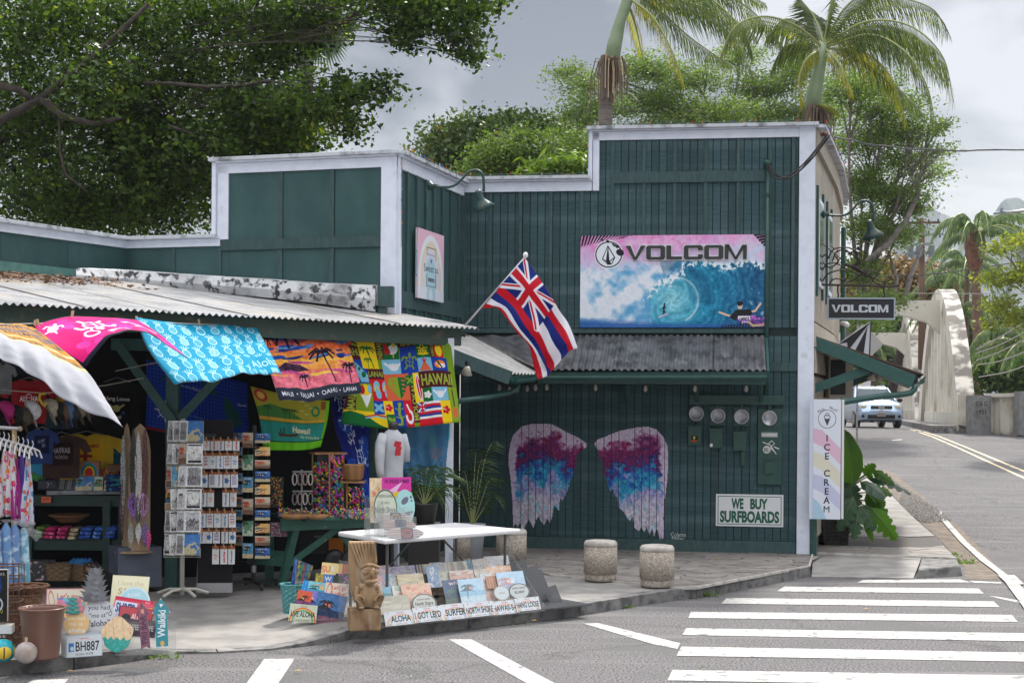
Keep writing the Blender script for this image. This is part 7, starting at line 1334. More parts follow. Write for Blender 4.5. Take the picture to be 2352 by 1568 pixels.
g1,g2=P(646,1346,15.75),P(690,1215,15.6);mk('leg',MB().bar(g1,P(678,1212,15.6),.09,.05),tg2,tt);mk('brace',MB().bar(P(662,1296,15.7),P(782,1208,15.9),.03,.07),tg2,tt);mk('leg',MB().bar(P(618,1340,16.1),P(620,1210,16.1),.09,.05),tg2,tt);mk('cross_board',MB().bar(P(620,1215,15.75),P(672,1218,15.65),.03,.14),tg2,tt);mk('cross_board',MB().bar(P(570,1276,15.8),P(664,1284,15.7),.03,.16),tg2,tt);mk('leg',MB().bar(P(850,1300,16.2),P(848,1210,16.2),.08,.05),tg2,tt);mk('brace',MB().bar(P(838,1285,16.1),P(780,1225,16.0),.03,.06),tg2,tt)
tag(mk('shawl',MB().box(P(640,1215,15.5),(.17,.1,.14),.3),M('maroon_weave',(.10,.03,.05),.95,(.3,.26,.28),60,2,.5,.6)),'maroon and white woven cloth draped over the table corner','cloth')
for i,(X,w_)in enumerate(((677,.17),(728,.13))):c0=P(X,1192,15.45);tag(mk('wooden_bowl',MB().lathe([(.02,0),(w_*.7,.008),(w_,.045),(w_-.008,.047),(w_*.65,.018),(.001,.014)],c0,20),wood,smooth=True),['wide shallow wooden bowl of shells at the table front','smaller shallow wooden bowl right of the wide one'][i],'bowl')
def trinkets(name,lab,X0,Y0,X1,Y1,d,cols,n_,sz,seed):
 r=random.Random(seed);mb=MB();mm=[M('trinket_%d'%i,c,.35)for i,c in enumerate(cols)]
 for _ in range(n_):mb.k=r.randrange(len(mm));p=P(r.uniform(X0,X1),r.uniform(Y0,Y1),d+r.uniform(-.05,.05));q=Vector((r.uniform(-1,1),r.uniform(-.5,.5),r.uniform(-1.6,1)))*sz*1.9;mb.tube([p-q*.5,p,p+q*.5],[sz*.25,sz*r.uniform(.4,.8),sz*.1],5)
 o=mk(name,mb,mm);o['kind']='stuff';o['label']=lab;return o
BR=[(.6,.02,.12),(.75,.18,.02),(.7,.55,.02),(.04,.45,.05),(.02,.30,.55),(.25,.04,.45),(.7,.06,.4),(.02,.02,.02)]
trinkets('trinkets','heap of bright small trinkets spread over the trestle table',640,1168,850,1190,15.7,BR+[(.5,.48,.45),(.3,.2,.12),(.02,.02,.02),(.4,.38,.36)],420,.016,1)
kt=thing('keychain_tower','square wooden tower thickly hung with neon keychains and beads','display stand',P(753,1168,16.2))
mk('frame',MB().box(P(753,1104,16.3)+Vector((0,0,0)),(.30,.26,.62),.35),black,kt)
for X,d in((718,16.2),(757,16.05),(789,16.2)):mk('corner_strip',MB().bar(P(X,1170,d),P(X,1040,d),.016,.016),wood,kt)
mk('top',MB().box(P(753,1040,16.3),(.36,.32,.02),.35),wood,kt);o=trinkets('keychains','',720,1062,755,1166,16.12,BR,330,.018,2);o2=trinkets('keychains','',760,1045,788,1166,16.08,BR,330,.018,3)
for q in(o,o2):q.parent=kt;q.matrix_parent_inverse=ROOTM[kt].inverted();del q['label']
c0=P(811,1104,16.1);tag(mk('wooden_bowl',MB().lathe([(.07,0),(.11,.03),(.125,.17),(.13,.18),(.118,.18),(.10,.04),(.001,.03)],c0,24),wood,smooth=True),'deep turned wooden bowl on a small stand beside the keychain tower','bowl')
ks=thing('keychain_stand','small wooden stand under the deep bowl with hanging keychains','display stand',P(812,1168,16.1));mk('top',MB().box(P(812,1106,16.1),(.26,.2,.018)),wood,ks);mk('post',MB().bar(P(797,1168,16.1),P(797,1108,16.1),.02,.02),wood,ks);mk('back',MB().box(P(815,1138,16.2),(.17,.04,.26)),black,ks)
o=trinkets('keychains','',801,1114,834,1166,16.05,BR[:6]+[(.4,.4,.4),(.1,.1,.1)],90,.017,5);o.parent=ks;o.matrix_parent_inverse=ROOTM[ks].inverted();del o['label']
bs=thing('bracelet_stand','grey T-bar stand hung with shell bracelets','display stand',P(693,1168,15.9));mk('post',MB().tube([P(693,1172,15.9),P(693,1078,15.9)],.009,6),gray,bs)
for Y in(1083,1128):mk('bar',MB().tube([P(672,Y,15.9),P(718,Y,15.9)],.011,6),gray,bs)
for i in range(8):
 X=677+(i%4)*12;Y=1086+(i//4)*45;c1=P(X,Y+14,15.85);mb=MB();[mb.tube([c1+Vector(((.022+q*.003)*cos(t),-.01*q,.062*sin(t)))for t in[2*pi*k/14 for k in range(15)]],.006,5)for q in range(2)]
 tag(mk('bracelet',mb,M('shell_%d'%(i%3),[(.6,.58,.55),(.10,.08,.08),(.35,.2,.2)][i%3],.4,(.4,.35,.33),90)),'looped shell bracelets on the %s bar of the T-stand, %s from the left'%(['upper','lower'][i//4],ORD[i%4]),'bracelet','bracelets on the T-bar stand')
er_=thing('earring_rack','black pocket rack of small earrings beside the black spinner','display rack',P(636,1165,15.8));mk('board',MB().box(P(636,1130,15.9),(.14,.02,.33),.1),black,er_)
o=trinkets('earrings','',622,1096,650,1162,15.82,[(.6,.58,.55),(.5,.4,.2),(.1,.3,.35),(.4,.1,.1)],110,.009,6);o.parent=er_;o.matrix_parent_inverse=ROOTM[er_].inverted();del o['label']
wg=thing('folding_wagon','black and orange folding wagon with dark wheels under the trestle table','wagon',P(770,1300,16.3));mk('bag',MB().box(P(745,1235,16.6),(.5,.4,.32)),black,wg);mk('orange_panel',MB().box(P(772,1256,16.35),(.16,.02,.2)),M('orange_fabric',(.7,.2,.02),.8),wg);mk('logo',textmesh(MB(),'WONDERFOLD',facing(722,1235,16.37),.03,.17),M('logo_grey',(.4,.4,.4),.6),wg)
for X in(768,808):c1=P(X,1284,16.1);mk('wheel',MB().lathe([(.03,-.02),(.10,-.02),(.115,0),(.10,.02),(.03,.02)],c1,20,(.2,-1,0)),blackpl,wg,smooth=True)
PT=[P(883,1240,13.2),P(1196,1213,14.45),P(1046,1198,15.2),P(776,1222,14.0)]
zt_=sum(p.z for p in PT)/4;PT=[Vector((p.x,p.y,zt_))for p in PT];ft=thing('folding_table','white plastic folding table with grey legs and a centre seam','table',(PT[0].x,PT[0].y,.12))
mid0,mid1=PT[0].lerp(PT[1],.52),PT[3].lerp(PT[2],.52)
for q in([PT[0],mid0,mid1,PT[3]],[mid0+(PT[1]-PT[0])*.004,PT[1],PT[2],mid1+(PT[1]-PT[0])*.004]):mk('tabletop',MB().prism(q[::-1],(0,0,-.042)),wplast,ft,bevel=.014)
il=lambda u,v:PT[0].lerp(PT[1],u).lerp(PT[3].lerp(PT[2],u),v)-Vector((0,0,.042));lgm=M('grey_tube',(.10,.10,.105),.4)
for u in(.06,.94):
 for v in(.12,.88):a=il(u,v);mk('leg',MB().tube([a,(a.x,a.y,.12)],.014,8),lgm,ft)
 a,b=il(u,.12),il(u,.88);mk('crossbar',MB().tube([(a.x,a.y,.35),(b.x,b.y,.35)],.010,6),lgm,ft);m_=(a+b)/2;e2=il(.5+(u-.5)*.2,.5);mk('brace',MB().tube([(m_.x,m_.y,.36),e2],.010,6),lgm,ft)
tp=Pl(PT[0].x,PT[0].y,1,.25);TG='signs and boards standing on the white table'
def Tb(lab,X0,Y0,X1,Y1,off,mat,**k):return sign('tin_sign',lab,'sign',tp,X0,Y0,X1,Y1,off,mat,grp=TG,**k)
Tb('tan sign with orange scribble at the back of the table group',850,1098,886,1200,-.62,art('art_tn',90,[(226,206,170),(220,130,90),(214,190,150)],kind=1,words=[('Big Sur',48,50,16,(214,90,60),-.1,.01,60,'c')]),tilt=.15)
Tb('magenta record-style sign with a yellow disc',878,1096,946,1178,-.60,(lambda c:(c.ell(70,110,46,46,(236,210,50)),c.text('THE ENDLESS SUMMER',64,26,17,(90,20,90),0,.03,w_=112,al='c'),c.poly([(30,60),(90,20),(60,70)],(236,190,226)),imat('endless',c,.4,.95))[3])(Cv(128,160,(214,60,160))),tilt=.15)
Tb('green edge of a sign standing behind the round footprint sign',930,1130,948,1216,-.56,M('leaf_green_sign',(.10,.5,.04),.5),tilt=.1)
Tb('round olive and cream sign reading Haleiwa Hawaii North Shore',858,1123,914,1214,-.5,(lambda c:(c.ell(80,100,78,98,(60,74,60)),c.ell(80,100,72,91,(206,212,196)),c.text('HALEIWA HAWAII',80,44,16,(76,92,76),0,.01,w_=100,al='c'),c.text('18 miles',80,76,15,(76,92,76),0,.0,w_=56,al='c'),c.text('North Shore',80,122,32,(60,76,62),0,.01,w_=136,al='c'),c.text('SURFING',80,168,20,(76,92,76),0,.02,w_=84,al='c'),imat('north_big',c,.5,.95))[6])(Cv(160,200,(206,212,196))),shape=CIRC,tilt=.15)
Tb('round pale aqua sign with patterned footprints',908,1124,954,1202,-.52,(lambda c:(c.ell(60,50,24,14,(110,110,130),-.5),c.ell(96,34,7,6,(110,110,130)),c.ell(100,50,6,5,(110,110,130)),c.ell(70,112,26,13,(120,120,140),-.4),c.ell(100,100,6,5,(110,110,130)),imat('foot2',c,.5,.95))[5])(Cv(120,150,(166,214,214))),shape=CIRC,tilt=.15)
ah=thing('acrylic_holder','stepped clear acrylic holder on the white table','display stand',tp.pt(.1,-.3,zt_))
for u in(.0,.12,.32):mk('panel',MB().pbox(tp,u-.12,u-.115,-.42,-.1,zt_,zt_+.36-.3*u),acr,ah)
for k in range(3):mk('panel',MB().pbox(tp,-.12+.07*k,.34,-.42+.13*k,-.415+.13*k,zt_,zt_+.26-.08*k),acr,ah)
LENS=[(.5*cos(a),.5+.5*sin(a)*abs(sin(a))**.3)for a in[2*pi*k/24 for k in range(24)]]
for i,(X0,X1,Y,off,col,em)in enumerate(((862,946,1206,-.36,(206,190,176),(190,150,90)),(874,956,1222,-.24,(196,170,160),(90,90,110)),(884,974,1240,-.1,(214,200,186),(200,70,40)))):
 c=Cv(160,60,col);[c.rect(0,y,160,y+3,(120,80,70))for y in(14,24,36,46)];c.rect(66,0,116,60,(60,62,74));c.ell(90,30,18,20,em,0,6);c.text('C' if i==2 else 'J',90,40,22,em,0,.03,al='c')
 sign('surfboard_rack_board',['rearmost wrapped striped wooden mini surfboard on the table','middle wrapped striped wooden mini surfboard on the table','front wrapped mini surfboard with a red letter C emblem'][i],'toy surfboard',tp,X0,Y-27,X1,Y,off,imat('mini_%d'%i,c,.3,.95),.5,.02,0,LENS,'wrapped mini surfboards on the white table')
 u0,z0=tp.hit(X0-3,Y+1,off+.03);u1,z1=tp.hit(X1+3,Y-30,off+.03);tag(mk('plastic_bag',MB().prism([tp.mat((u0+u1)/2,off+.035,z0)@Matrix.Rotation(-.5,4,'X')@Vector((x*(u1-u0),y*(z1-z0)*1.1,0))for x,y in LENS],(0,.002,.002)),plw),'clear wrapper over the %s mini surfboard'%['rearmost','middle','front'][i],'plastic bag','clear wrappers on the mini surfboards')
for i,(X,m_,nm)in enumerate(((930,woodl,'left pale'),(965,woodl,'second pale'),(1000,wood,'third brown'),(1022,woodl,'right pale'))):
 p=P(X,1302,14.7);p.z=.12;root=thing('wooden_crate','%s wooden box with a pineapple cut-out under the folding table'%nm,'crate',p,.2,'wooden boxes under the folding table')
 for s_ in(-1,1):mk('side',MB().box((s_*.066,0,.08),(.01,.2,.15)),m_,root,local=True)
 mk('front',MB().box((0,-.1,.075),(.14,.01,.14)),m_,root,local=True);mk('back',MB().box((0,.1,.11),(.14,.01,.22)),m_,root,local=True);mk('cutout',MB().lathe([(.001,0),(.03,.001)],(0,-.106,.07),12,(0,-1,0)),black,root,local=True)
 for j in range(4):
  tag(mk('wooden_fin',MB().prism([p+Vector((-.045+j*.025,.02*j-.03,.08))+Vector(q)for q in((0,0,0),(.02,0,0),(.028,0,.15),(.012,0,.21),(-.004,0,.15))],(0,.006,0)),M('fin_%d'%(j+i*2),[(.03,.12,.4),(.5,.36,.2),(.1,.3,.15),(.45,.3,.18),(.55,.4,.25),(.3,.2,.12),(.5,.38,.26),(.08,.1,.2),(.42,.3,.2),(.5,.4,.3)][j+i*2],.5)),'%s mini surfboard in the %s box under the folding table'%(ORD[j],nm),'toy surfboard','mini surfboards in the wooden boxes')
def Q(pl,X,Y,off=0):u,z=pl.hit(X,Y,off);return pl.pt(u,off,z)
def wboard(name,label,cat,pl,X0,Y0,X1,Y1,off,mat,t=.012,back=None,parent=None):
 u0,z0=pl.hit(X0,Y1,off);u1,z1=pl.hit(X1,Y0,off);mb=MB();mb.panel(pl.mat((u0+u1)/2,off-t,z0),u1-u0,z1-z0,t,0,1)
 o=mk(name,mb,[mat,back or mat],parent);
 if parent is None:tag(o,label,cat)
 return o,u1-u0,z1-z0,pl.mat(u0,off,z0)
BW_,BH_=640,322;c=Cv(BW_,BH_);yy,xx=np.mgrid[0:BH_,0:BW_];u=xx/BW_;v=yy/BH_
def nmap(cell,seed):k=Cv(BW_,BH_,(.5,.5,.5));k.noise(1.0,cell,seed);return k.a[...,0]-.5
N1,N2,N3=nmap(60,1),nmap(24,2),nmap(8,3)
def mixc(a,b,t):t=np.clip(t,0,1)[...,None];return np.array(a)/255*(1-t)+np.array(b)/255*t if not isinstance(a,np.ndarray)else a*(1-t)+np.array(b)/255*t
A_=mixc((232,140,205),(206,214,240),v*3.0+u*.5-.15+N1*.8);A_=mixc(A_,(238,196,226),(N2>.05)*(v<.3)*.5)
ww=mixc((232,240,250),(96,170,218),np.clip((N1*1.8+N2*.5)*1.1+.25+(u-.18)*.6,0,1));k_=np.clip((v-.28-.04*np.sin(u*9)+N2*.12)*9,0,1)[...,None];A_=A_*(1-k_)+ww*k_
cx,cy=.50,.70;dx,dy=(u-cx)*1.99,v-cy;rr_=np.hypot(dx,dy);th=np.arctan2(dy,dx)
wv=mixc((150,216,230),(24,140,180),rr_*2.6);wv=mixc(wv,(24,84,128),(rr_-.42)*1.5+.3*(v-.4));sk=np.sin(rr_*46+th*3+N1*7)*.5+np.sin(rr_*95+th*6+N2*5)*.35;wv=np.clip(wv+(sk*.10+N3*.05)[...,None],0,1)
wv=mixc(wv,(226,240,248),(N2*2-1.1+sk*.55+(u-.6)*.5)*(rr_>.34));crest=.285+.05*(u-.58)+.02*np.sin(u*26)+N3*.06;lip=.60-.60*(u-.36)*1.9+N3*.08+N2*.05
ins=np.clip((v-np.maximum(crest,np.where(u<.56,lip-.0,0)))*30,0,1)*np.clip((u-.37+N3*.03)*30,0,1);ins=ins[...,None];A_=A_*(1-ins)+wv*ins;A_=mixc(A_,(232,244,250),np.exp(-((rr_-.24-.04*np.cos(th))/.012)**2)*(th>-1.7)*(th<1.0)*.7);A_=mixc(A_,(10,70,110),np.exp(-((rr_-.36)/.09)**2)*(abs(th+.9)<1.0)*.45)
foam=np.exp(-((v-crest-.01)/.035)**2)*(u>.55)+np.exp(-((v-lip)/.05)**2)*(u<.57)*(u>.34);A_=mixc(A_,(238,244,250),foam*1.1*(.7+N3*2))
bt=np.clip((v-.93+.10*(u-.1)*(1-u)*2.2*0+(.5-u)*.1*(u<.5)+N3*.02)*16,0,1)*np.clip((1-abs(u-.6))*3,0,1);A_=mixc(A_,(36,92,168),bt*.9);A_=np.clip(A_+N3[...,None]*.05,0,1);c.a=A_
for i in range(17):
 if i<16:c.poly([(i*12-4,0),(i*12+4,0),(i*10-2,36-i*2),(i*10-9,42-i*2)],(28,30,36));c.poly([(590+i*8,-10+i*9),(640,i*9-16),(640,i*9-8),(594+i*8,-2+i*9)],(28,30,36))if i<12 else 0
 c.poly([(490+i*10,322),(496+i*10,322),(500+i*10,314-i),(494+i*10,314-i)],(28,30,36))
px_=lambda x,y:((x-163)/1834*640,(y-150)/922*322)
c.text('far more com-',215,11,7,(226,110,180),0,0,w_=70);c.text('adults',130,22,6,(226,120,180));c.text('NEVER',496,26,16,(238,190,226),-pi/2,.04,w_=22)
cxx,cyy=px_(447,340);c.ell(cxx,cyy,50,50,(232,238,246));c.ell(cxx,cyy,45,44,(30,32,38),0,4);R0=lambda*p:[px_(*q)for q in p]
c.poly(R0((437,245),(380,385),(435,442),(480,440),(512,370)),(30,32,38));c.poly(R0((437,262),(390,384),(420,400)),(232,238,246));c.poly(R0((442,270),(455,405),(500,368)),(232,238,246));c.poly(R0((395,392),(420,410),(434,432)),(232,238,246));c.poly(R0((462,412),(496,382),(474,434)),(232,238,246))
for x,y,q in((560,320,14),(530,262,6),(505,250,5),(488,238,4),(436,210,6),(376,190,5)):c.ell(*px_(x,y),q,q*.8,(30,32,38),.5)
s0,s1=px_(1000,900);c.line([(s0-2,s1+14),(s0,s1-4),(s0+5,s1+10)],4,(26,30,44));c.line([(s0,s1-4),(s0+2,s1-16)],6,(26,30,44));c.ell(s0+2,s1-22,3,4,(26,30,44));c.line([(s0-8,s1-4),(s0+2,s1-14),(s0+7,s1-6)],2.5,(26,30,44));c.line([(s0-18,s1+24),(s0+12,s1+12)],4,(226,190,214))
p0,p1=px_(1750,920);c.line([(p0-70,p1),(p0-32,p1+14),(p0-10,p1)],7,(226,196,170));c.line([(p0+70,p1-30),(p0+52,p1-4),(p0+20,p1)],7,(226,196,170));c.poly([(p0-38,p1+18),(p0-14,p1-8),(p0+36,p1-10),(p0+44,p1+6),(p0+20,p1+20),(p0-14,p1+30)],(26,28,34));c.ell(p0,p1-22,9,12,(220,186,160));c.ell(p0,p1-31,11,7,(26,28,34));c.rect(p0-7,p1-26,p0+7,p1-21,(20,30,60))
for i in range(40):c.ell(p0-10+random.Random(i).random()*100,p1+12+random.Random(i+50).random()*28,5,4,[(150,60,170),(90,40,130),(190,110,200)][i%3])
c.rect(p0-6,p1+14,p0+36,p1+26,(236,236,240));c.text('makana',p0+15,p1+24,8,(30,30,36),-.1,.03,al='c');c.text('pang',p0+18,p1+36,8,(236,236,240),-.1,.02,al='c');c.line([(p0+30,p1+34),(p0+44,p1+46),(p0+80,p1+44)],8,(206,170,140))
bn,bw_,bh_,BM=wboard('banner','wide printed surf banner with a blue breaking wave under large raised VOLCOM letters','banner',pm,1332,538,1759,752,.05,imat('wave_banner',c,.45,.95),.02,black)
def volcom(mb,M4,w_,h_,t,g=0.0,th=.27):
 lw_=w_/6.35;gp=lw_*.07
 def b(x0,y0,x1,y1):mb.prism([M4@Vector(q)for q in((x0-g,y0-g,t),(x1+g,y0-g,t),(x1+g,y1+g,t),(x0-g,y1+g,t))],M4.to_3x3()@Vector((0,0,-t)))
 def pg(*p):mb.prism([M4@Vector((x,y,t))for x,y in p],M4.to_3x3()@Vector((0,0,-t)))
 a=th*h_;s_=a*1.25;X=0
 pg((X-g,h_+g),(X+s_+g*1.2,h_+g),(X+lw_*.5+g*1.2,a*.7),(X+lw_*.5+s_*.35,-g),(X+lw_*.5-s_*.35,-g));pg((X+lw_*1.05+g,h_+g),(X+lw_*1.05-s_-g,h_+g),(X+lw_*.5-g,a*.6),(X+lw_*.5-s_*.35,-g),(X+lw_*.5+s_*.35+g,-g));X+=lw_*1.08
 def O(X,cgap=False):
  k=a*.45;q=[(X+k,0),(X,k),(X,h_-k),(X+k,h_)];pg((X-g,k-g),(X+k-g,-g),(X+s_+g,-g),(X+s_+g,h_+g),(X+k-g,h_+g),(X-g,h_-k+g));b(X+s_,0,X+lw_-s_,a*.72);b(X+s_,h_-a*.72,X+lw_-s_,h_);x1=X+lw_
  if not cgap:pg((x1+g,k-g),(x1-k+g,-g),(x1-s_-g,-g),(x1-s_-g,h_+g),(x1-k+g,h_+g),(x1+g,h_-k+g))
  else:pg((x1+g,k-g),(x1-k+g,-g),(x1-s_-g,-g),(x1-s_-g,h_*.36+g),(x1+g,h_*.36+g));pg((x1+g,h_*.64-g),(x1-s_-g,h_*.64-g),(x1-s_-g,h_+g),(x1-k+g,h_+g),(x1+g,h_-k+g))
 O(X);X+=lw_+gp;b(X,0,X+s_,h_);b(X+s_,0,X+lw_*.82,a*.8);X+=lw_*.84+gp;O(X,True);X+=lw_+gp;O(X);X+=lw_+gp;L=lw_*1.15
 b(X,0,X+s_*.8,h_);b(X+L-s_*.8,0,X+L,h_);pg((X+s_*.2-g,h_+g),(X+s_*1.0+g,h_+g),(X+L/2+s_*.3,-g),(X+L/2-s_*.3-g,-g));pg((X+L-s_*.2+g,h_+g),(X+L-s_*1.0-g,h_+g),(X+L/2-s_*.3,-g),(X+L/2+s_*.3+g,-g));return mb
k=bw_/1834;Lm=BM@Matrix.Translation((455*k,675*k,.001));mk('letter_outline',volcom(MB(),Lm,1195*k,140*k,.014,9*k),wplast,bn);mk('letters',volcom(MB(),Lm,1195*k,140*k,.024),M('charcoal_letters',(.03,.032,.036),.5),bn)
WL_=[(998,465),(950,430),(900,400),(830,370),(750,325),(680,290),(600,280),(500,285),(400,310),(330,380),(300,460),(285,560),(283,660),(300,780),(318,1000),(325,1230),(350,1200),(365,1235),(385,1190),(410,1278),(440,1215),(465,1160),(490,1200),(510,1243),(535,1170),(560,1130),(580,1180),(608,1215),(640,1150),(660,1190),(680,1150),(700,1030),(745,1085),(755,960),(780,990),(810,930),(840,850),(850,790),(875,765),(890,700),(905,640),(905,580),(950,530),(995,500)]
WR_=[(1070,470),(1100,430),(1200,390),(1300,350),(1450,320),(1560,310),(1640,335),(1700,400),(1740,480),(1752,600),(1740,800),(1715,1000),(1705,1150),(1712,1330),(1690,1345),(1680,1290),(1675,1355),(1655,1270),(1640,1240),(1620,1320),(1600,1240),(1575,1310),(1550,1230),(1530,1280),(1500,1230),(1480,1270),(1440,1240),(1420,1130),(1400,1180),(1370,1145),(1340,1090),(1300,1060),(1280,960),(1255,945),(1240,880),(1220,910),(1195,850),(1180,780),(1160,740),(1150,640),(1110,560),(1100,520)]
for wi_,(O_,lab)in enumerate(((WL_,'left-hand painted angel wing in magenta, blue and lavender on the green planks'),(WR_,'right-hand painted angel wing in magenta, blue and lavender on the green planks'))):
 x0,x1,y0,y1=min(p[0]for p in O_),max(p[0]for p in O_),min(p[1]for p in O_),max(p[1]for p in O_)
 Cw,Ch=200,300;c=Cv(Cw,Ch);yy,xx=np.mgrid[0:Ch,0:Cw];v=yy/Ch;u=xx/Cw
 def nm(cell,seed):k=Cv(Cw,Ch,(.5,.5,.5));k.noise(1.0,cell,seed);return k.a[...,0]-.5
 n1,n2,n3=nm(30,5+wi_),nm(12,7+wi_),nm(4,9);uu=u if wi_==0 else 1-u
 top=np.interp(u*(x1-x0)+x0,*zip(*sorted((p[0],p[1])for p in O_[(0 if wi_ else 0):(10 if wi_==0 else 9)])));tv=(top-y0)/(y1-y0);s_=v-tv+n1*.10+n2*.08-.0
 a=mixc((206,190,212),(120,26,92),(s_-.07)*12);a=mixc(a,(60,36,110),(s_-.20+n2*.3)*6);a=mixc(a,(34,100,180),(s_-.27)*8);a=mixc(a,(40,150,190),(s_-.36+n2*.2)*9);a=mixc(a,(150,140,196),(s_-.46+n1*.3)*7);a=mixc(a,(196,188,204),(s_-.56)*6)
 a=mixc(a,(196,40,70),(n2*4-.7)*(abs(s_-.2)<.1)*(uu>.45));a=mixc(a,(60,180,210),(n2*4+n3*2-.9)*(s_>.3)*.5);a=mixc(a,(40,20,70),(n2*5-1.6)*(s_>.1)*(s_<.5)*.7);fe=np.sin(u*46+n1*9+v*5)*.5+np.sin(u*88+n2*7-v*9)*.4;a=np.clip(a+(fe*.10*np.clip((s_-.25)*4,0,1))[...,None],0,1);rim=np.clip((.12+n2*.08-uu)*25,0,1)*(v>.1);a=mixc(a,(204,188,214),rim)
 c.a=np.clip(a+n3[...,None]*.14,0,1);m_=imat('wing_paint_%d'%wi_,c,.6,1.0,.5,bscale=90);OP=[(1097.6+.25*x,901.6+.25*y)for x,y in O_];UZ=[pm.hit(X,Y,.006)for X,Y in OP]
 ul,uh,zl,zh=min(p[0]for p in UZ),max(p[0]for p in UZ),min(p[1]for p in UZ),max(p[1]for p in UZ);mb=MB();cs=.0085;wd=thing('wing_mural',lab,'mural',pm.pt((ul+uh)/2,0,zl),0,'painted wings on the green wall')
 nu_,nz_=int((uh-ul)/cs),int((zh-zl)/cs)
 for i in range(nu_):
  ua,ub=ul+i*cs,ul+(i+1)*cs;ph=(-.20-ub)%PW;
  ga=ua+.0 if not(PW-.007<(-.20-ua)%PW+.0)else None
  if ga is None:continue
  for j in range(nz_):
   za=zl+j*cs;cu,cz=(ua+ub)/2,za+cs/2
   if inside(cu,cz,UZ):
    q=[(ua,za),(ub,za),(ub,za+cs),(ua,za+cs)];mb.add([pm.pt(a_,.0065,b_)for a_,b_ in q],[(0,1,2,3)],[[((a_-ul)/(uh-ul),(b_-zl)/(zh-zl))for a_,b_ in q]])
 mk('paint',mb,m_,wd)
sg=mk('signature',textmesh(textmesh(textmesh(MB(),'Colette',pm.mat(pm.hit(1541,1231,.006)[0],0,pm.hit(1541,1231,.006)[1]),.055,.20,.007),'Miller',pm.mat(pm.hit(1543,1240,.006)[0],0,pm.hit(1543,1240,.006)[1]),.05,.17,.007),'.2015',pm.mat(pm.hit(1567,1246,.006)[0],0,pm.hit(1567,1246,.006)[1]),.035,.10,.007),M('pale_paint',(.5,.52,.52),.7));tag(sg,'white hand-painted signature reading Colette Miller .2015 below the right wing','lettering')
mtb=lambda X,Y:pm.hit(X,Y,.02);glassm=clear('meter_glass',(.97,.98,1),.93,.03);eg=M('enamel_green',(.014,.062,.05),.4,(.02,.075,.06),8)
for i,(X,Y,bx_)in enumerate(((1599.6,949.5,None),(1649,954.5,1),(1703,956.4,1),(1766.7,960,2))):
 u,z=mtb(X,Y);root=thing('electric_meter','round glass electricity meter, %s from the left on the green wall'%ORD[i],'meter',pm.pt(u,.02,z),0,'electricity meters');ax=tuple(-pm.N)
 if bx_==1:mk('back_box',MB().pbox(pm,u-.11,u+.11,.005,.05,z-.13,z+.13),eg,root,bevel=.008)
 c0=pm.pt(u,.05,z);mk('can',MB().lathe([(.10,-.045),(.10,.02),(.092,.025)],c0,24,ax),eg,root,smooth=True);mk('ring',MB().lathe([(.097,.02),(.102,.03),(.092,.04),(.086,.03)],c0,28,ax),steel,root,smooth=True)
 c=Cv(80,80,(206,206,200)if i<2 else(176,168,130));c.rect(18,34,62,42,(60,60,64));c.rect(24,12,56,24,(226,150,150)if i<2 else(150,140,90));[c.ell(20+q*10,54,4,4,(90,90,96),0,1.5)for q in range(5)];c.text('kWh',40,70,7,(70,70,74),al='c')
 mb=MB();shaped(mb,pm.mat(u,.075,z-.075),CIRC,.15,.15,.003);mk('dial',mb,[imat('dial_%d'%i,c,.5,.9),eg],root);mk('glass',MB().lathe([(.086,.03),(.08,.07),(.05,.095),(.001,.10)],c0,24,ax),glassm,root,smooth=True);mk('pipe',MB().tube([pm.pt(u,.03,z+.09),pm.pt(u,.03,pm.hit(X,928,.02)[1])],.03,8),eg,root)
for i,(X0,Y0,X1,Y1)in enumerate(((1580,979,1610.6,1022),(1629,985,1659.5,1029),(1684,992,1715,1035))):
 u0,z0=pm.hit(X0,Y1,.07);u1,z1=pm.hit(X1,Y0,.07);root=thing('fuse_box',['dark green fuse box with a yellow lightning sticker','dark green fuse box with a small white sticker','dark green fuse box with a short pipe below'][i]+' under the round meter','fuse box',pm.pt(u0,0,z0),0,'fuse boxes under the meters')
 mk('box',MB().pbox(pm,u0,u1,.005,.075,z0,z1),eg,root,bevel=.006);mk('lid',MB().pbox(pm,u0-.006,u1+.006,.0,.085,z1-.02,z1+.006),eg,root);um=(u0+u1)/2
 for s_ in(-.02,.03):mk('pipe',MB().tube([pm.pt(um+s_,.03,z1),pm.pt(um+s_+.02,.03,z1+.07),pm.pt(um+s_+.02,.03,z1+.12)],.011,6),eg,root)
 if i==0:mk('sticker',MB().panel(pm.mat(um,.076,z0+.045),.09,.08,.002),(lambda c:(c.poly([(30,4),(50,4),(40,18),(54,18),(24,44),(34,24),(20,24)],(226,214,60)),c.rect(4,46,76,60,(220,90,40)),imat('bolt',c,.5))[2])(Cv(80,64,(26,30,26))),root)
 if i==1:mk('sticker',MB().panel(pm.mat(um-.06,.076,z0+.02),.035,.045,.002),wplast,root)
 if i==2:mk('stub_pipe',MB().pbox(pm,um+.02,um+.07,.01,.05,z0-.19,z0),eg,root)
u0,z0=pm.hit(1740,1112.6,.1);u1,z1=pm.hit(1797,939,.1);mp_=thing('meter_panel','tall dark green electrical cabinet with stickers and a NO SMOKING label','electrical cabinet',pm.pt(u0,0,z0));mk('cabinet',MB().pbox(pm,u0,u1,.005,.045,z0,z1),eg,mp_,bevel=.006)
for Y in(981,1053):mk('lip',MB().pbox(pm,u0,u1,.045,.062,pm.hit(1768,Y,.1)[1]-.008,pm.hit(1768,Y,.1)[1]+.008),eg,mp_)
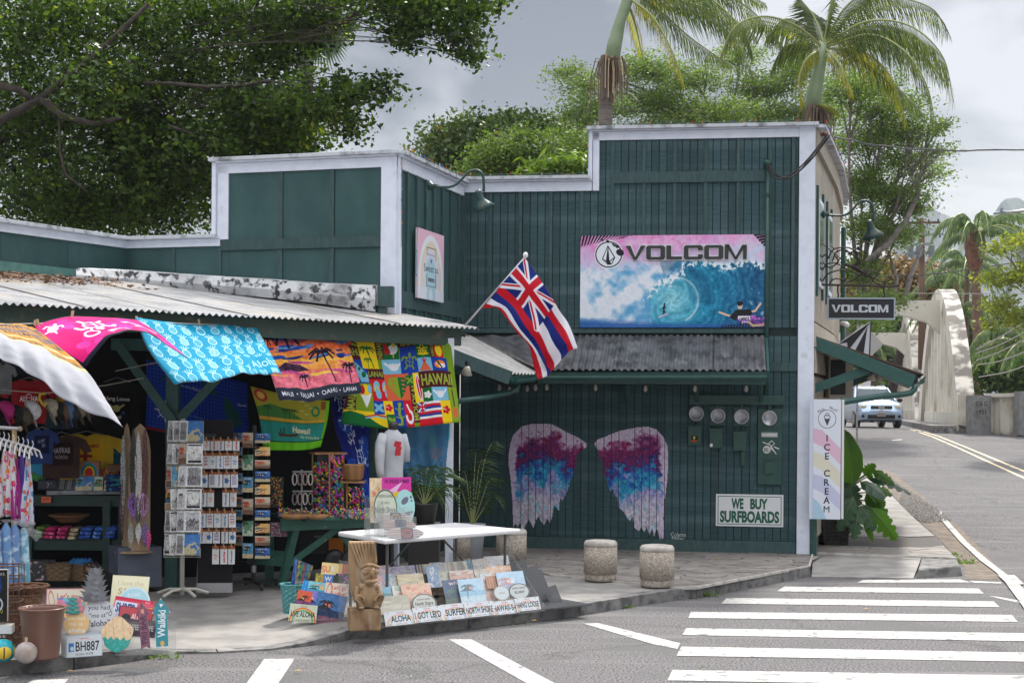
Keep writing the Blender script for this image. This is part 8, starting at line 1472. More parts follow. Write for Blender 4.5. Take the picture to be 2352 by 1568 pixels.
q0,q1=pm.hit(1756,1088,.1),pm.hit(1778,1062,.1);mk('hatch',MB().pbox(pm,q0[0],q1[0],.045,.085,q0[1],q1[1]),eg,mp_,bevel=.004)
c=Cv(140,40,(206,208,206));c.rect(3,3,137,37,(176,180,178));c.text('NO SMOKING',70,29,17,(236,236,236),0,.05,w_=124,al='c');q0,q1=pm.hit(1749,1003,.05),pm.hit(1786,993,.05);mk('sticker',MB().panel(pm.mat((q0[0]+q1[0])/2,.046,q0[1]),q1[0]-q0[0],q1[1]-q0[1],.002),imat('nosmoke',c,.5),mp_)
mb=MB();su,sz=pm.hit(1769,1027,.05);T4=pm.mat(su,.047,sz);[mb.tube([T4@Vector((x,y,0))for x,y in q],.008,5)for q in([(-.1,.07),(0,.03),(.08,-.09)],[(-.02,.05),(.02,.09),(.06,.05),(.02,.02)],[(.05,.01),(.09,-.01),(.12,-.02)],[(.0,.0),(.05,-.05)])];mb.lathe([(.052,0),(.052,.002)],T4@Vector((-.045,-.03,0)),20,tuple(-pm.N));mk('sticker',mb,M('white_sticker',(.6,.6,.6),.5),mp_);textmesh(m_:=MB(),'RIP',T4@Matrix.Translation((-.08,-.03,.004)),.02,.05,.002,.03);textmesh(m_,'CURL',T4@Matrix.Translation((-.085,-.055,.004)),.018,.07,.002,.03);mk('sticker_print',m_,black,mp_)
q0,q1=pm.hit(1583,928,.1),pm.hit(1802,908,.1);tag(mk('wire_trough',MB().pbox(pm,q0[0],q1[0],.005,.085,q0[1],q1[1]),eg,bevel=.004),'long green metal wiring trough above the four meters','wiring box')
cdu=pm.hit(1762,600,.06)[0];cd_=thing('conduit','green service conduit with a weatherhead running down the wall beside the banner','pipe',pm.pt(cdu,.06,3));mk('pipe',MB().tube([pm.pt(cdu,.06,pm.hit(1762,908,.06)[1]),pm.pt(cdu,.06,pm.hit(1762,380,.06)[1])],.028,10),eg,cd_,smooth=True);mk('weatherhead',MB().tube([pm.pt(cdu-.02,.06,pm.hit(1762,386,.06)[1]),pm.pt(cdu-.02,.1,pm.hit(1762,372,.06)[1]),pm.pt(cdu+.02,.14,pm.hit(1762,380,.06)[1])],[.04,.05,.04],10),eg,cd_,smooth=True)
for Y in(447,645,700):mk('strap',MB().tube([pm.pt(cdu,.06,pm.hit(1762,Y,.06)[1]-.02),pm.pt(cdu,.06,pm.hit(1762,Y,.06)[1]+.02)],.037,10),eg,cd_)
o,w_,h_,M4=wboard('wall_sign','white sign with green letters WE BUY SURFBOARDS in a green border','sign',pm,1644,1136,1799.5,1207,.022,M('sign_white',(.70,.72,.74),.4),.012);gi=M('sign_green',(.005,.10,.055),.5)
mb=MB();[mb.hexa([M4@Vector(q)for q in((a,b,0),(a2,b,0),(a2,b2,0),(a,b2,0))],[M4@Vector(q)for q in((a,b,.002),(a2,b,.002),(a2,b2,.002),(a,b2,.002))])for a,b,a2,b2 in((.025,.025,w_-.025,.034),(.025,h_-.034,w_-.025,h_-.025),(.025,.034,.034,h_-.034),(w_-.034,.034,w_-.025,h_-.034))];mk('border',mb,gi,o)
def serif(mb,s,x,y,h,ww):
 textmesh(mb,s,M4,h,ww,.003,.035,'c',0,x,y);v,t,_=text_tris(s,.035);
 for sy_ in(0,h-.010):
  X=x-ww/2
  for ch in s:
   k=ww/len(s)
   if ch in 'WEBUYSURFOARD' and ch not in 'SO':mb.hexa([M4@Vector(q)for q in((X+k*.08,y+sy_,.003),(X+k*.42,y+sy_,.003),(X+k*.42,y+sy_+.010,.003),(X+k*.08,y+sy_+.010,.003))],[M4@Vector(q)for q in((X+k*.08,y+sy_,.0035),(X+k*.42,y+sy_,.0035),(X+k*.42,y+sy_+.01,.0035),(X+k*.08,y+sy_+.01,.0035))])
   X+=k
mb=MB();textmesh(mb,'WE',M4,h_*.30,w_*.18,.003,.045,'c',0,w_*.32,h_*.56);textmesh(mb,'BUY',M4,h_*.30,w_*.26,.003,.045,'c',0,w_*.64,h_*.56);textmesh(mb,'SURFBOARDS',M4,h_*.33,w_*.88,.003,.045,'c',0,w_*.5,h_*.14);mk('lettering',mb,gi,o)
c=Cv(180,360,(228,186,206));[c.ell(90,250 if k else 260,86-k*16,240-k*42,q)for k,q in enumerate([(226,232,242),(226,216,196),(216,218,236),(176,210,222)])];c.rect(0,300,180,360,(222,226,238));c.ell(90,340,30,90,(176,210,222));c.ell(90,350,12,50,(216,226,238));c.rect(60,86,124,90,(50,50,56));c.rect(60,86,63,130,(50,50,56));c.rect(121,86,124,150,(50,50,56));c.rect(60,230,63,290,(50,50,56));c.rect(121,220,124,290,(50,50,56));c.rect(60,287,124,290,(50,50,56))
c.text('REAL FRUIT',92,128,9,(60,60,66),0,0,w_=46,al='c');c.poly([(84,148),(98,148),(91,172)],(90,90,96));c.text('Sweet as',90,214,40,(30,30,36),-.02,.0,w_=96,al='c');c.rect(70,246,114,264,(40,40,46));c.text('ICE CREAM',92,260,9,(230,230,236),0,.01,w_=38,al='c')
wboard('wall_sign','pastel rainbow sign reading Sweet as on the narrow return wall','sign',pw,959,542,1020,683,.09,imat('sweet_as',c,.4,.95),.03)
ps=Pl(4.0,19.6,1,-.143);c=Cv(150,560,(222,228,240));c.rect(0,0,17,560,(206,214,232));c.rect(17,0,18,560,(150,156,170))
for y,col in((180,(222,186,208)),(290,(220,218,200)),(395,(196,200,228)),(505,(172,206,226))):c.poly([(18,y-46),(60,y-36),(150,y+50),(150,y+125),(60,y+40),(18,y+22)],col)if y<500 else c.poly([(18,y-46),(50,y-20),(84,560),(18,560)],col)
c.text('REAL',58,56,12,(60,62,70),-.45,.0,al='c');c.text('FRUIT',112,52,12,(60,62,70),.45,.0,al='c');c.ell(84,92,42,42,(40,42,50),0,2.6);c.poly([(70,92),(98,92),(84,124)],(70,72,80));c.ell(84,82,14,10,(40,42,50),0,2.4);c.ell(84,70,8,8,(40,42,50),0,2.2)
for i,ch in enumerate('ICE CREAM'):c.text(ch,84,196+i*42+(0 if i<4 else-4),30,(38,40,46),0,0 if ch=='M' else.02,al='c')
o=wboard('blade_sign','tall white vertical sign reading REAL FRUIT ICE CREAM with pastel bands','sign',ps,1858,917,1932,1191,.02,imat('ice_cream',c,.4,.97),.012)[0];q0,q1=ps.hit(1932,1191,0),ps.hit(1937,917,0);mk('return_edge',MB().pbox(ps,q0[0],q0[0]+.03,-.25,.0,q0[1],q1[1]),wplast,o)
hp=Pl(5.0,20.6,1,-.06);ir=M('rusty_black_iron',(.035,.018,.014),.7,(.015,.015,.018),30);q_=lambda X,Y:Q(hp,X,Y)
o,w_,h_,M4=wboard('hanging_sign','black hanging sign with white VOLCOM letters and pale frame beside the shop corner','sign',hp,1903,687,2053,730,.02,M('dark_board',(.014,.015,.02),.5),.03,M('sign_frame',(.35,.42,.48),.5));mb=MB();[mb.hexa([M4@Vector(q)for q in((a,b,-.03),(a2,b,-.03),(a2,b2,-.03),(a,b2,-.03))],[M4@Vector(q)for q in((a,b,.01),(a2,b,.01),(a2,b2,.01),(a,b2,.01))])for a,b,a2,b2 in((-.02,-.02,w_+.02,.0),(-.02,h_,w_+.02,h_+.02),(-.02,0,0,h_),(w_,0,w_+.02,h_))];mk('frame',mb,MATS['sign_frame'],o)
mk('letters',volcom(MB(),M4@Matrix.Translation((w_*.045,h_*.30,.0)),w_*.87,h_*.40,.008),M('letter_white',(.55,.60,.66),.5),o)
for X in(1924,2030):mk('chain',MB().tube([q_(X,686),q_(X+2,676),q_(X,668),q_(X+1,656)],.012,5),ir,o)
ib=thing('iron_bracket','black wrought iron bracket of curling waves and a surfer over the hanging sign','bracket',q_(1886,655));mk('bar',MB().tube([q_(1885,654),q_(1950,655),q_(2045,658),q_(2066,656)],.016,6),ir,ib);mk('stay',MB().tube([q_(1889,560),q_(1960,618),q_(2035,652)],.006,5),ir,ib);mk('upright',MB().tube([q_(1887,656),q_(1887,588)],.012,6),ir,ib)
mb=MB();r=random.Random(3)
for pts in([(1889,590),(1900,583),(1902,596),(1912,574),(1935,568),(1958,572),(1970,590)],[(1912,600),(1920,580),(1940,574),(1962,588)],[(1889,620),(1900,606),(1918,604),(1936,612),(1952,622),(1985,634),(2005,636)],[(1890,645),(1900,630),(1920,622),(1938,620),(1948,630),(1942,642),(1930,640)],[(1905,652),(1915,640),(1935,642),(1950,648),(1965,640),(1980,628),(1995,626),(2002,640),(1990,650)],[(1975,632),(1990,622),(2008,622),(2015,632),(2005,642),(2012,650),(2035,654)],[(1890,604),(1908,614),(1925,600),(1918,588)]):
 C_=catmull(pts,14);P3=[q_(x,y)for x,y in C_];mb.tube(P3,.010,4)
 for i in range(1,13,2):d_=Vector((r.uniform(-.06,.06),0,r.uniform(-.05,.07)));mb.tube([P3[i],P3[i]+d_],[.008,.002],3)
mk('wave_scrolls',mb,ir,ib);mb=MB();mb.tube([q_(1938,607),q_(1965,614),q_(1998,636)],[.012,.03,.01],5);mb.tube([q_(1962,612),q_(1972,600),q_(1966,590),q_(1970,578)],.022,5);mb.tube([q_(1974,612),q_(1976,600),q_(1968,590)],.018,5);mb.tube([q_(1948,584),q_(1960,578),q_(1970,580),q_(1980,590)],.012,5);mb.ball(q_(1972,570),.03,8);mk('surfer',mb,ir,ib)
g=G(1968,1016);pz=P(1968,745,g.y).z;sgn=thing('street_sign','grey back of a diamond road sign on a perforated steel post','road sign',g);mk('post',MB().bar(g,(g.x,g.y,pz),.05,.04),M('perforated_steel',(.35,.35,.36),.5,(.08,.08,.08),40,1,.55,.58),sgn);dc=P(1982,790,g.y-.06);R4=44*g.y/F;mk('plate',MB().prism([dc+Vector((R4*x,0,R4*z))for x,z in((-1,.08),(-.08,1),(.08,1),(1,.08),(1,-.08),(.08,-1),(-.08,-1),(-1,-.08))],(0,.01,0)),M('sign_back',(.40,.39,.38),.6),sgn)
c=Cv(64,30,(226,226,226));c.ell(16,15,10,8,(226,200,30));mb=MB();M4=facing(1985,886,g.y-.05);mb.panel(M4,30*g.y/F,14*g.y/F,.004);mk('small_plate',mb,imat('small_notice',c,.5),sgn)
sl=thing('stone_logo_sign','large black and white faceted diamond logo panel above the side awning','sign',P(1975,820,20.7));DD=lambda*p:[P(1803.2+.25*x,666.4+.25*y,20.7)for x,y in p]
mk('panel',MB().prism(DD((785,290),(490,492),(580,560),(640,640),(740,680),(768,640)),(0,.04,0)),M('logo_white',(.62,.66,.72),.5),sl);mb=MB();[mb.prism([v+Vector((0,-.008,0))for v in DD(*q)],(0,.007,0))for q in(((785,290),(490,492),(570,478)),((785,290),(570,478),(575,535),(590,540)),((755,340),(640,560),(720,590)),((785,290),(768,640),(780,640),(792,292)),((690,600),(710,572),(728,620)))];mk('facets',mb,black,sl)
tag(mk('security_camera',MB().tube([P(1934,742,26.5),P(1944,743,26.3)],.04,10).ball(P(1945,746,26.2),.05,10),wplast,smooth=True),'small white security camera on the far edge of the side wall','camera')
ac=thing('air_conditioner','beige wall air conditioner with a dark grille under the side awning','air conditioner',P(1925,914,21.5));bg_=M('beige_metal',(.42,.40,.34),.5);A0=P(1900,914,21.2);mk('casing',MB().box(A0+Vector((.18,.2,.30)),(.36,.4,.60),.1),bg_,ac,bevel=.01);mk('grille',MB().box(A0+Vector((.15,-.008,.30)),(.22,.01,.5),.1),black,ac);mk('brace',MB().bar(P(1872,925,21.4),P(1880,830,21.4),.05,.05),bg_,ac)
for i in range(12):mk('louvre',MB().box(A0+Vector((.15,-.014,.075+i*.04)),(.21,.006,.008),.1),MATS['dark_glass'],ac)
for i,(X,Y,d)in enumerate(((2002,866,21.5),(2018,870,22.5),(1072,852,17.9))):root=thing('flood_lamp',['cream conical flood lamp under the side awning','second flood lamp behind the cream one under the side awning','cream bell lamp under the corner of the main awning'][i],'lamp',P(X,Y,d));mk('shade',MB().lathe([(.02,.06),(.03,.05),(.075,-.04),(.07,-.04),(.02,.03)],P(X,Y,d),16,(.2,-.3,1)),M('cream_shade',(.5,.46,.38),.5),root,smooth=True);mk('socket',MB().tube([P(X,Y,d)+Vector((0,0,.05)),P(X,Y,d)+Vector((0,0,.12))],.022,8),black,root)
def goose(label,base,pts,sh,d,ax):
 root=thing('gooseneck_lamp',label,'lamp',P(*base,d),0,'green gooseneck wall lamps');lg=M('lamp_green',(.015,.06,.055),.4,(.08,.07,.05),12,5,.55,.7);mk('wall_plate',MB().lathe([(.06,0),(.06,.03),(.03,.05),(.025,.1)],P(*base,d),16,ax),lg,root,smooth=True);mk('arm',MB().tube([P(*p,d)for p in catmull(pts,24)],.017,8),lg,root,smooth=True)
 mk('shade',MB().lathe([(.03,.17),(.045,.14),(.045,.06),(.065,.03),(.10,-.01),(.155,-.07),(.15,-.07),(.09,-.01),(.03,.05)],P(*sh,d),24,(-.34,-.35,1)),lg,root,smooth=True);mk('bulb',MB().ball(P(*sh,d)+Vector((.01,.0,-.02)),.045,10),M('dull_glass',(.5,.5,.48),.2),root,smooth=True)
goose('green gooseneck lamp over the pastel sign on the return wall',(985,427),[(985,428),(1035,429),(1058,414),(1075,396),(1094,391),(1108,400),(1111,420),(1111,440)],(1106,466),18.6,(.95,-.3,0))
goose('green gooseneck lamp on the street side wall above the iron bracket',(1888,492),[(1888,493),(1935,495),(1956,484),(1972,465),(1988,461),(2003,470),(2006,490),(2006,510)],(2002,532),20.8,(1,0,0))
c=Cv(320,200,(206,24,50));W3,R3,B3=(232,234,240),(206,24,50),(24,50,140)
for k in range(8):c.rect(0,k*25,320,k*25+25,[W3,R3,B3][k%3])
c.rect(0,0,150,100,B3);[c.line(p,16,W3)for p in([(0,0),(150,100)],[(0,100),(150,0)])];[c.line(p,5,R3)for p in([(0,3),(150,103)],[(0,97),(150,-3)])];c.rect(58,0,92,100,W3);c.rect(0,33,150,67,W3);c.rect(65,0,85,100,R3);c.rect(0,40,150,60,R3)
for x0 in(150,):c.rect(x0,0,x0,0,W3)
fg=thing('flag','red, white and blue striped island flag with a Union Jack canton on a slanted pole','flag',P(1052,765,17.2));mk('pole',MB().tube([P(1048,770,17.4),P(1208,590,16.6)],.014,8),steel,fg,smooth=True);mk('finial',MB().ball(P(1207,586,16.6),.03,10,(1,1,1.2)),wplast,fg,smooth=True);mk('bracket',MB().tube([P(1046,762,17.4),P(1056,770,17.3),P(1052,778,17.35)],.02,6),wplast,fg)
o=cloth('flag_cloth',[[(1205,592,16.6),(1243,645,16.5),(1280,704,16.4),(1308,748,16.35),(1327,800,16.3)],[(1180,622,16.7),(1217,668,16.5),(1262,730,16.6),(1296,785,16.3),(1306,808,16.35)],[(1150,655,16.85),(1195,700,16.75),(1238,762,16.5),(1262,815,16.7),(1274,845,16.45)],[(1125,685,17.0),(1168,712,16.85),(1212,775,16.7),(1246,830,16.55),(1258,862,16.6)],[(1104,711,17.1),(1142,704,17.1),(1190,765,16.8),(1218,818,16.8),(1236,872,16.65)]],(imat('flag_print',c,.7,1.0,.1,.35),MATS['flag_print']),fg,nu=44,nv=36,rip=.02,rn=1.3,th=.002)
bulbm=clear('bulb_glass',(1,.96,.9),.6,.05)
sb_=thing('festoon_lights','string of clear bulbs hung under the awning gutter','string lights',pm.pt(-3,.9,2.4));bp=[(1108,866),(1147,878),(1170,883),(1188,882),(1211,880),(1230,878),(1256,877),(1310,884),(1368,878),(1425,886),(1483,880),(1540,886),(1596,880),(1655,886),(1714,880),(1752,872)]
mk('wire',MB().tube([Q(pm,X,Y,.85)for X,Y in bp],.006,5),black,sb_)
for X,Y in[bp[i]for i in(1,2,3,4,5,6,8,10,12,14)]:
 q=Q(pm,X,Y,.85);o=mk('bulb',MB().lathe([(.001,-.095),(.02,-.085),(.03,-.06),(.018,-.02),(.014,.0)],q-Vector((0,0,.02)),10),bulbm,sb_,smooth=True);mk('socket',MB().lathe([(.017,-.03),(.018,.0),(.01,.02)],q,8),black,o)
mcol=[(.5,.05,.03),(.6,.3,.05),(.05,.3,.08),(.6,.6,.55),(.05,.1,.5)]
def fairy(label,pts,n_):
 root=thing('fairy_lights',label,'string lights',pts[0],0,'coloured fairy lights along the cornices');L=[Vector(p)for p in pts];r=random.Random(n_);C_=[]
 for a,b in zip(L[:-1],L[1:]):k=max(3,int((b-a).length/.07));C_+=[a.lerp(b,i/k)+Vector((0,0,.012*(i%2)+r.uniform(0,.012)))for i in range(k)]
 mk('wire',MB().tube(C_,.004,4),M('green_wire',(.01,.06,.04),.6),root);mb=MB()
 for i,q in enumerate(C_[::2]):mb.k=i%5;mb.tube([q,q+Vector((r.uniform(-.01,.01),-.01,r.uniform(.02,.045)))],[.007,.004],4)
 mk('bulbs',mb,[M('fairy_%d'%i,q,.3)for i,q in enumerate(mcol)],root)['kind']='stuff'
fairy('green fairy lights along the highest white cornice',[pm.pt(uS,.13,zT+.0),pm.pt(0,.13,zT+.0)],4)
fairy('green fairy lights along the low cornice beside the return wall',[pm.pt(uL,.13,zL),pm.pt(uS,.13,zL),pm.pt(uS,.08,zL+.1),pm.pt(uS,.08,zT)],5)
fairy('fairy lights along the top of the return wall',[pw.pt(.05,.12,zt-.01),pw.pt(uM,.12,zt-.01)],6);fairy('fairy lights hanging down the white corner board of the return wall',[pw.pt(.02,.05,zt-.05),pw.pt(.02,.055,4.2),pw.pt(.03,.055,3.9)],7);fairy('fairy lights along the curved side cornice',[(p[0]+.14,p[1]-.04,zT)for p in SP],8)
cbm=M('cable_black',(.02,.018,.02),.6);cb=thing('service_cable','thick twisted service cable from the roof corner across the sky to the right','cable',P(1895,312,19.6));mk('insulator',MB().lathe([(.02,-.05),(.045,-.03),(.03,0),(.045,.03),(.02,.05)],P(1893,308,19.55),10,(1,0,-.3)),M('brown_glaze',(.08,.03,.02),.3),cb)
for k in range(3):mk('strand',MB().tube([P(X,Y+(k-1)*2.2*math.sin(i*1.4+k*2),19.6+i*1.2)for i,(X,Y)in enumerate(catmull([(1898,311),(1935,318),(1990,330),(2060,339),(2150,345),(2240,346),(2380,343),(2460,340)],26))],.011,5),cbm,cb)
for k,pts in enumerate(([(1762,378),(1778,402),(1810,404),(1850,372),(1898,312)],[(1760,380),(1776,408),(1815,408),(1862,368),(1904,314)],[(1764,376),(1790,405),(1826,402),(1870,352),(1898,316)])):mk('drip_loop',MB().tube([P(X,Y,19.55-.02*k)for X,Y in catmull(pts,16)],.011,5),cbm,cb)
ag=M('exposed_aggregate',(.44,.39,.33),.9,(.27,.235,.195),45,3,.4,.6,bump=.8,bscale=70,col3=(.16,.12,.10),s3=4,lo3=.58,hi3=.75);agc=M('smooth_cap',(.50,.47,.43),.8,(.3,.27,.24),8,4);BL_=[]
for i,(X,Y,lab)in enumerate(((1381,1337,'round pebbled concrete bollard left of the other free-standing one'),(1512,1351,'round pebbled concrete bollard nearest the crosswalk with a stained foot'),(1174,1303,'round concrete bollard behind the right legs of the folding table'),(1053,1296,'round concrete bollard behind the middle of the folding table'))):
 g=G(X,Y,.12);g.y+=.17;g.z=.125
 if i==0:
  B0=thing('bollard',lab,'bollard',g,0,'round concrete seats along the patio');mk('body',MB().lathe([(.172,0),(.178,.02),(.178,.07),(.172,.08),(.188,.085),(.188,.385)],(0,0,0),32),ag,B0,local=True,smooth=True);mk('cap',MB().lathe([(.188,.386),(.190,.40),(.186,.425),(.17,.445),(.12,.452),(.001,.455)],(0,0,0),32),agc,B0,local=True,smooth=True)
 else:dup(B0,g,1.3*i,lab)
def pot(mb_prof,name,label,c0,m,n=28):root=thing(name,label,'plant',c0);mk('pot',MB().lathe(mb_prof,c0,n),m,root,smooth=True);return root
pc=P(1084,1258,18.4);pc.z=.13;rt=pot([(.11,0),(.12,.01),(.165,.46),(.168,.48),(.155,.48),(.14,.44),(.001,.43)],'potted_palm','slender potted palm in a tall pale grey pot against the green wall',pc,M('pale_grey_pot',(.38,.40,.43),.6,(.33,.35,.38),10));lm=leafmat('dark_palm_leaf',(.015,.035,.015),(.06,.11,.04),None,.25,.4,2);top=pc+Vector((0,0,.45))
for i,(X,Y,dd)in enumerate(((1135,1010,.2),(1060,1080,-.2),(1150,1100,-.3),(1110,1050,.3),(1040,1130,-.3),(1160,1160,0),(1095,1030,-.1),(1075,1110,.2))):t=P(X,Y,18.4+dd);m1=top.lerp(t,.6)+Vector((0,0,.22));frond(rt,[top,top.lerp(m1,.5),m1,t],ll=.30,n=15,mat=lm,out=.7,drop=.6,seed=i,wd=.007,rr=.008)
pc=P(974,1200,16.4);rt=pot([(.12,0),(.15,.2),(.165,.21),(.15,.22),(.14,.19),(.001,.18)],'potted_palm','arching potted palm in a black pot behind the white table',pc,blackpl);top=pc+Vector((0,0,.2))
for i,(X,Y,dd)in enumerate(((940,1130,0),(1010,1110,-.2),(1040,1080,.2),(1075,1105,0),(1060,1150,-.2),(960,1090,.2),(985,1080,-.2),(1035,1185,-.2),(925,1165,0))):t=P(X,Y,16.4+dd);m1=top.lerp(t,.55)+Vector((0,0,.2));frond(rt,[top,top.lerp(m1,.5),m1,t],ll=.24,n=14,mat=lm,out=.7,drop=.6,seed=i+9,wd=.007,rr=.006)
g=P(974,1200,16.4);tag(mk('plant_stand',MB().box((g.x,g.y+.1,(g.z+.11)/2),(.34,.3,g.z-.12)).box((g.x,g.y-.06,g.z-.02),(.38,.05,.03)),black),'low black box under the arching palm behind the white table','plant stand')
ml=leafmat('split_leaf',(.06,.15,.015),(.15,.36,.03),None,.6,.35,1.5);mld=leafmat('dark_split_leaf',(.018,.055,.028),(.05,.12,.05),None,.2,.3,1.5)
def bigleaf(root,a,b,w_,mat,nrm=(0,-1,.3),split=True,sag=.12,seed=0):
 a,b=Vector(a),Vector(b);t=b-a;L=t.length;t.normalize();s_=t.cross(Vector(nrm)).normalized();n_=s_.cross(t);r=random.Random(seed);mb=MB();K=14;sp=[a+t*L*i/K+n_*(sin(pi*i/K)*.06*L)+Vector((0,0,-sag*L*(i/K)**2))for i in range(K+1)]
 for sd_ in(-1,1):
  ed=[]
  for i in range(K+1):
   f=i/K;wd=w_*(sin(pi*(f*.9+.1))**.55)*(1-.25*f);
   if split and i%3==2 and 2<i<K-1:wd*=r.uniform(.45,.65)
   ed.append(sp[i]+s_*sd_*wd*.5+t*L*.10*(1-f)-Vector((0,0,wd*.10))+n_*r.uniform(-.01,.01))
  md=[sp[i].lerp(ed[i],.5)+n_*.03*w_*(1 if i%2 else-.3)for i in range(K+1)]
  mb.add(sp+md+ed,[(i,i+1,K+2+i,K+1+i)if sd_<0 else(i+1,i,K+1+i,K+2+i)for i in range(K)]+[(K+1+i,K+2+i,2*K+3+i,2*K+2+i)if sd_<0 else(K+2+i,K+1+i,2*K+2+i,2*K+3+i)for i in range(K)])
 o=mk('leaf',mb,mat,root,smooth=True);mk('midrib',MB().tube(sp,[.008*(1-.8*i/K)for i in range(K+1)],4),M('leaf_rib',(.12,.18,.05),.5),o);return o
mg=G(1915,1250,.12);mon=thing('monstera_plant','large split-leaf plant with one upright bright leaf in a black woven planter','plant',mg);d=mg.y
mb=MB();nn=10;bs=[(-.19,-.15),(.19,-.15),(.19,.17),(-.19,.17)]
mb.hexa([mg+Vector((x*.9,y*.9,0))for x,y in bs],[mg+Vector((x*1.15,y*1.15,.5))for x,y in bs]);mk('planter',mb,M('black_wicker',(.02,.018,.02),.5,(.05,.045,.045),30,1,.5,.55,bump=1,bscale=60),mon,bevel=.01)
for k in range(9):z=.03+.05*k;f=.9+.025*k*1.1;mk('weave_band',MB().tube([mg+Vector((x*f*1.03,y*f*1.03,z))for x,y in bs+[bs[0]]],.010,4,False),MATS['black_wicker'],mon)
ct=mg+Vector((.02,0,.55))
for i,(X0,Y0,X1,Y1,w_,m_,dd,nr,sp_)in enumerate(((1958,1112,1938,978,.50,ml,-.15,(.5,-1,.1),False),(1975,1105,2035,1140,.34,mld,-.3,(0,-.6,1),False),(1985,1090,2010,1062,.24,ml,.1,(0,-1,.5),True),(2000,1115,2050,1135,.28,ml,0,(0,-.7,1),True),(1990,1095,2092,1130,.26,mld,.3,(0,-.5,1),True),(1990,1150,2035,1150,.30,ml,-.1,(.2,-1,.5),True),(1975,1160,2010,1215,.30,mld,-.3,(.2,-1,.3),True),(2000,1165,2060,1235,.32,ml,-.3,(-.2,-1,.3),True),(1985,1190,2005,1240,.12,ml,-.2,(0,-1,.1),False),(1940,1155,1965,1215,.34,mld,-.35,(0,-1,.3),True),(1960,1140,1925,1215,.30,mld,-.4,(0,-1,.3),True),(1945,1100,1965,1175,.36,mld,-.1,(0,-1,.4),True),(1990,1130,2040,1195,.30,ml,-.1,(0,-1,.4),True),(1950,1080,1935,1125,.25,mld,0,(0,-1,.2),True),(2005,1080,2055,1110,.22,ml,.3,(0,-.8,.7),True),(1970,1175,1960,1235,.24,mld,-.4,(0,-1,.2),True),(1930,1150,1925,1195,.2,mld,-.2,(0,-1,.2),True))):
 a,b=P(X0,Y0,d+dd),P(X1,Y1,d+dd-.05);bigleaf(mon,a,b,w_,m_,nr,sp_,.05,i);mk('stalk',MB().tube([ct,ct.lerp(a,.5)+Vector((0,0,.08)),a],.010,5),MATS['leaf_rib'],mon)
wm_=leafmat('weed_green',(.06,.12,.02),(.18,.28,.05),None,.4,.5,5)
for i,(X,Y,n_,s_,lab)in enumerate(((375,1510,40,.07,'small yellow-green weed against the left kerb'),(1165,1428,40,.07,'leafy weed under the PLATE rack at the kerb foot'.replace('PLATE','plate')),(965,1452,24,.06,'thin weed growing at the kerb below the ALOHA plate'),(820,1462,30,.06,'grass tuft at the kerb below the tiki'),(1620,1368,50,.07,'clump of bright weed at the bend of the patio kerb'),(1440,1395,60,.04,'long low strip of moss and weed at the kerb'),(1350,1408,30,.035,'mossy patch at the kerb right of the sign racks'),(2205,1292,60,.10,'tuft of long grass at the right end of the concrete corner'),(2185,1278,30,.10,'grass sprig beside the stone edging on the right'))):
 g=G(X,Y,.005);rng=np.random.default_rng(i);n_*=2;C_=np.array(g)+rng.normal(size=(n_,3))*[s_*1.2,s_*.6,s_*.35];C_[:,2]=np.abs(C_[:,2]-g.z)+g.z;o=leaves('weed',C_,s_*.55,.3,wm_,None,rng,-.6);tag(o,lab,'weed');o['kind']='stuff'
cw=M('cream_bridge_concrete',(.66,.62,.54),.8,(.74,.71,.64),1.2,5,.4,.65,bump=.3,bscale=6,col3=(.30,.20,.12),s3=.55,lo3=.58,hi3=.75)
cs_=M('stained_arch_top',(.14,.125,.11),.85,(.58,.55,.50),1.4,6,.44,.56,bump=.3,bscale=6)
br=thing('bridge','cream concrete road bridge with two pairs of tall rainbow arches and vertical hangers','bridge',(15.6,50,1.3))
Ub=Vector((.2125,1,0)).normalized();Nb=Vector((1,-.2125,0)).normalized();B0_=Vector((15.45,50,0))
def bp_(s,n,z):return B0_+Ub*s+Nb*n+Vector((0,0,z))
def arch(s0,n0,zc,zb=1.1):
 L=24.;K=26;hw=.30;zf=lambda t,off:zb+(zc-zb-off)*(1-abs(2*t-1)**2.15)
 mb=MB();fr=[]
 for i in range(K+1):
  t=i/K;th_=.55+.45*abs(2*t-1);t2=.5+(t-.5)*(1-2*th_*.55/L);zo,zi=zf(t,0),zf(t,0)-th_;so=s0+L*t;si=s0+L*t2+(.75*(1 if t<.5 else-1))*abs(2*t-1)**2
  fr.append([bp_(so,n0-hw,zo),bp_(so,n0+hw,zo),bp_(si,n0+hw,max(zb,zi)),bp_(si,n0-hw,max(zb,zi))])
 for a,b in zip(fr[:-1],fr[1:]):
  mb.k=1;mb.add([a[0],a[1],b[1],b[0]],[(0,1,2,3)]);mb.k=0;mb.add([a[1],a[2],b[2],b[1]],[(0,1,2,3)]);mb.add([a[2],a[3],b[3],b[2]],[(0,1,2,3)]);mb.add([a[3],a[0],b[0],b[3]],[(0,1,2,3)])
 o=mk('arch_rib',mb,[cw,cs_],br)
 for i in range(2,12):
  t=i/13;z=zf(t,0)-.6-.4*abs(2*t-1);
  if z>zb+.3:mk('hanger',MB().bar(bp_(s0+L*t,n0,zb-.1),bp_(s0+L*t,n0,z+.25),.30,.34,up=Ub),cw,br)
 mk('parapet',MB().bar(bp_(s0+1,n0,zb+.4),bp_(s0+L-1,n0,zb+.4),.3,.9),cw,br);mk('kerb',MB().bar(bp_(s0-1,n0-.9,1.36),bp_(s0+L+1,n0-.9,1.36),.8,.3),kerbm,br)
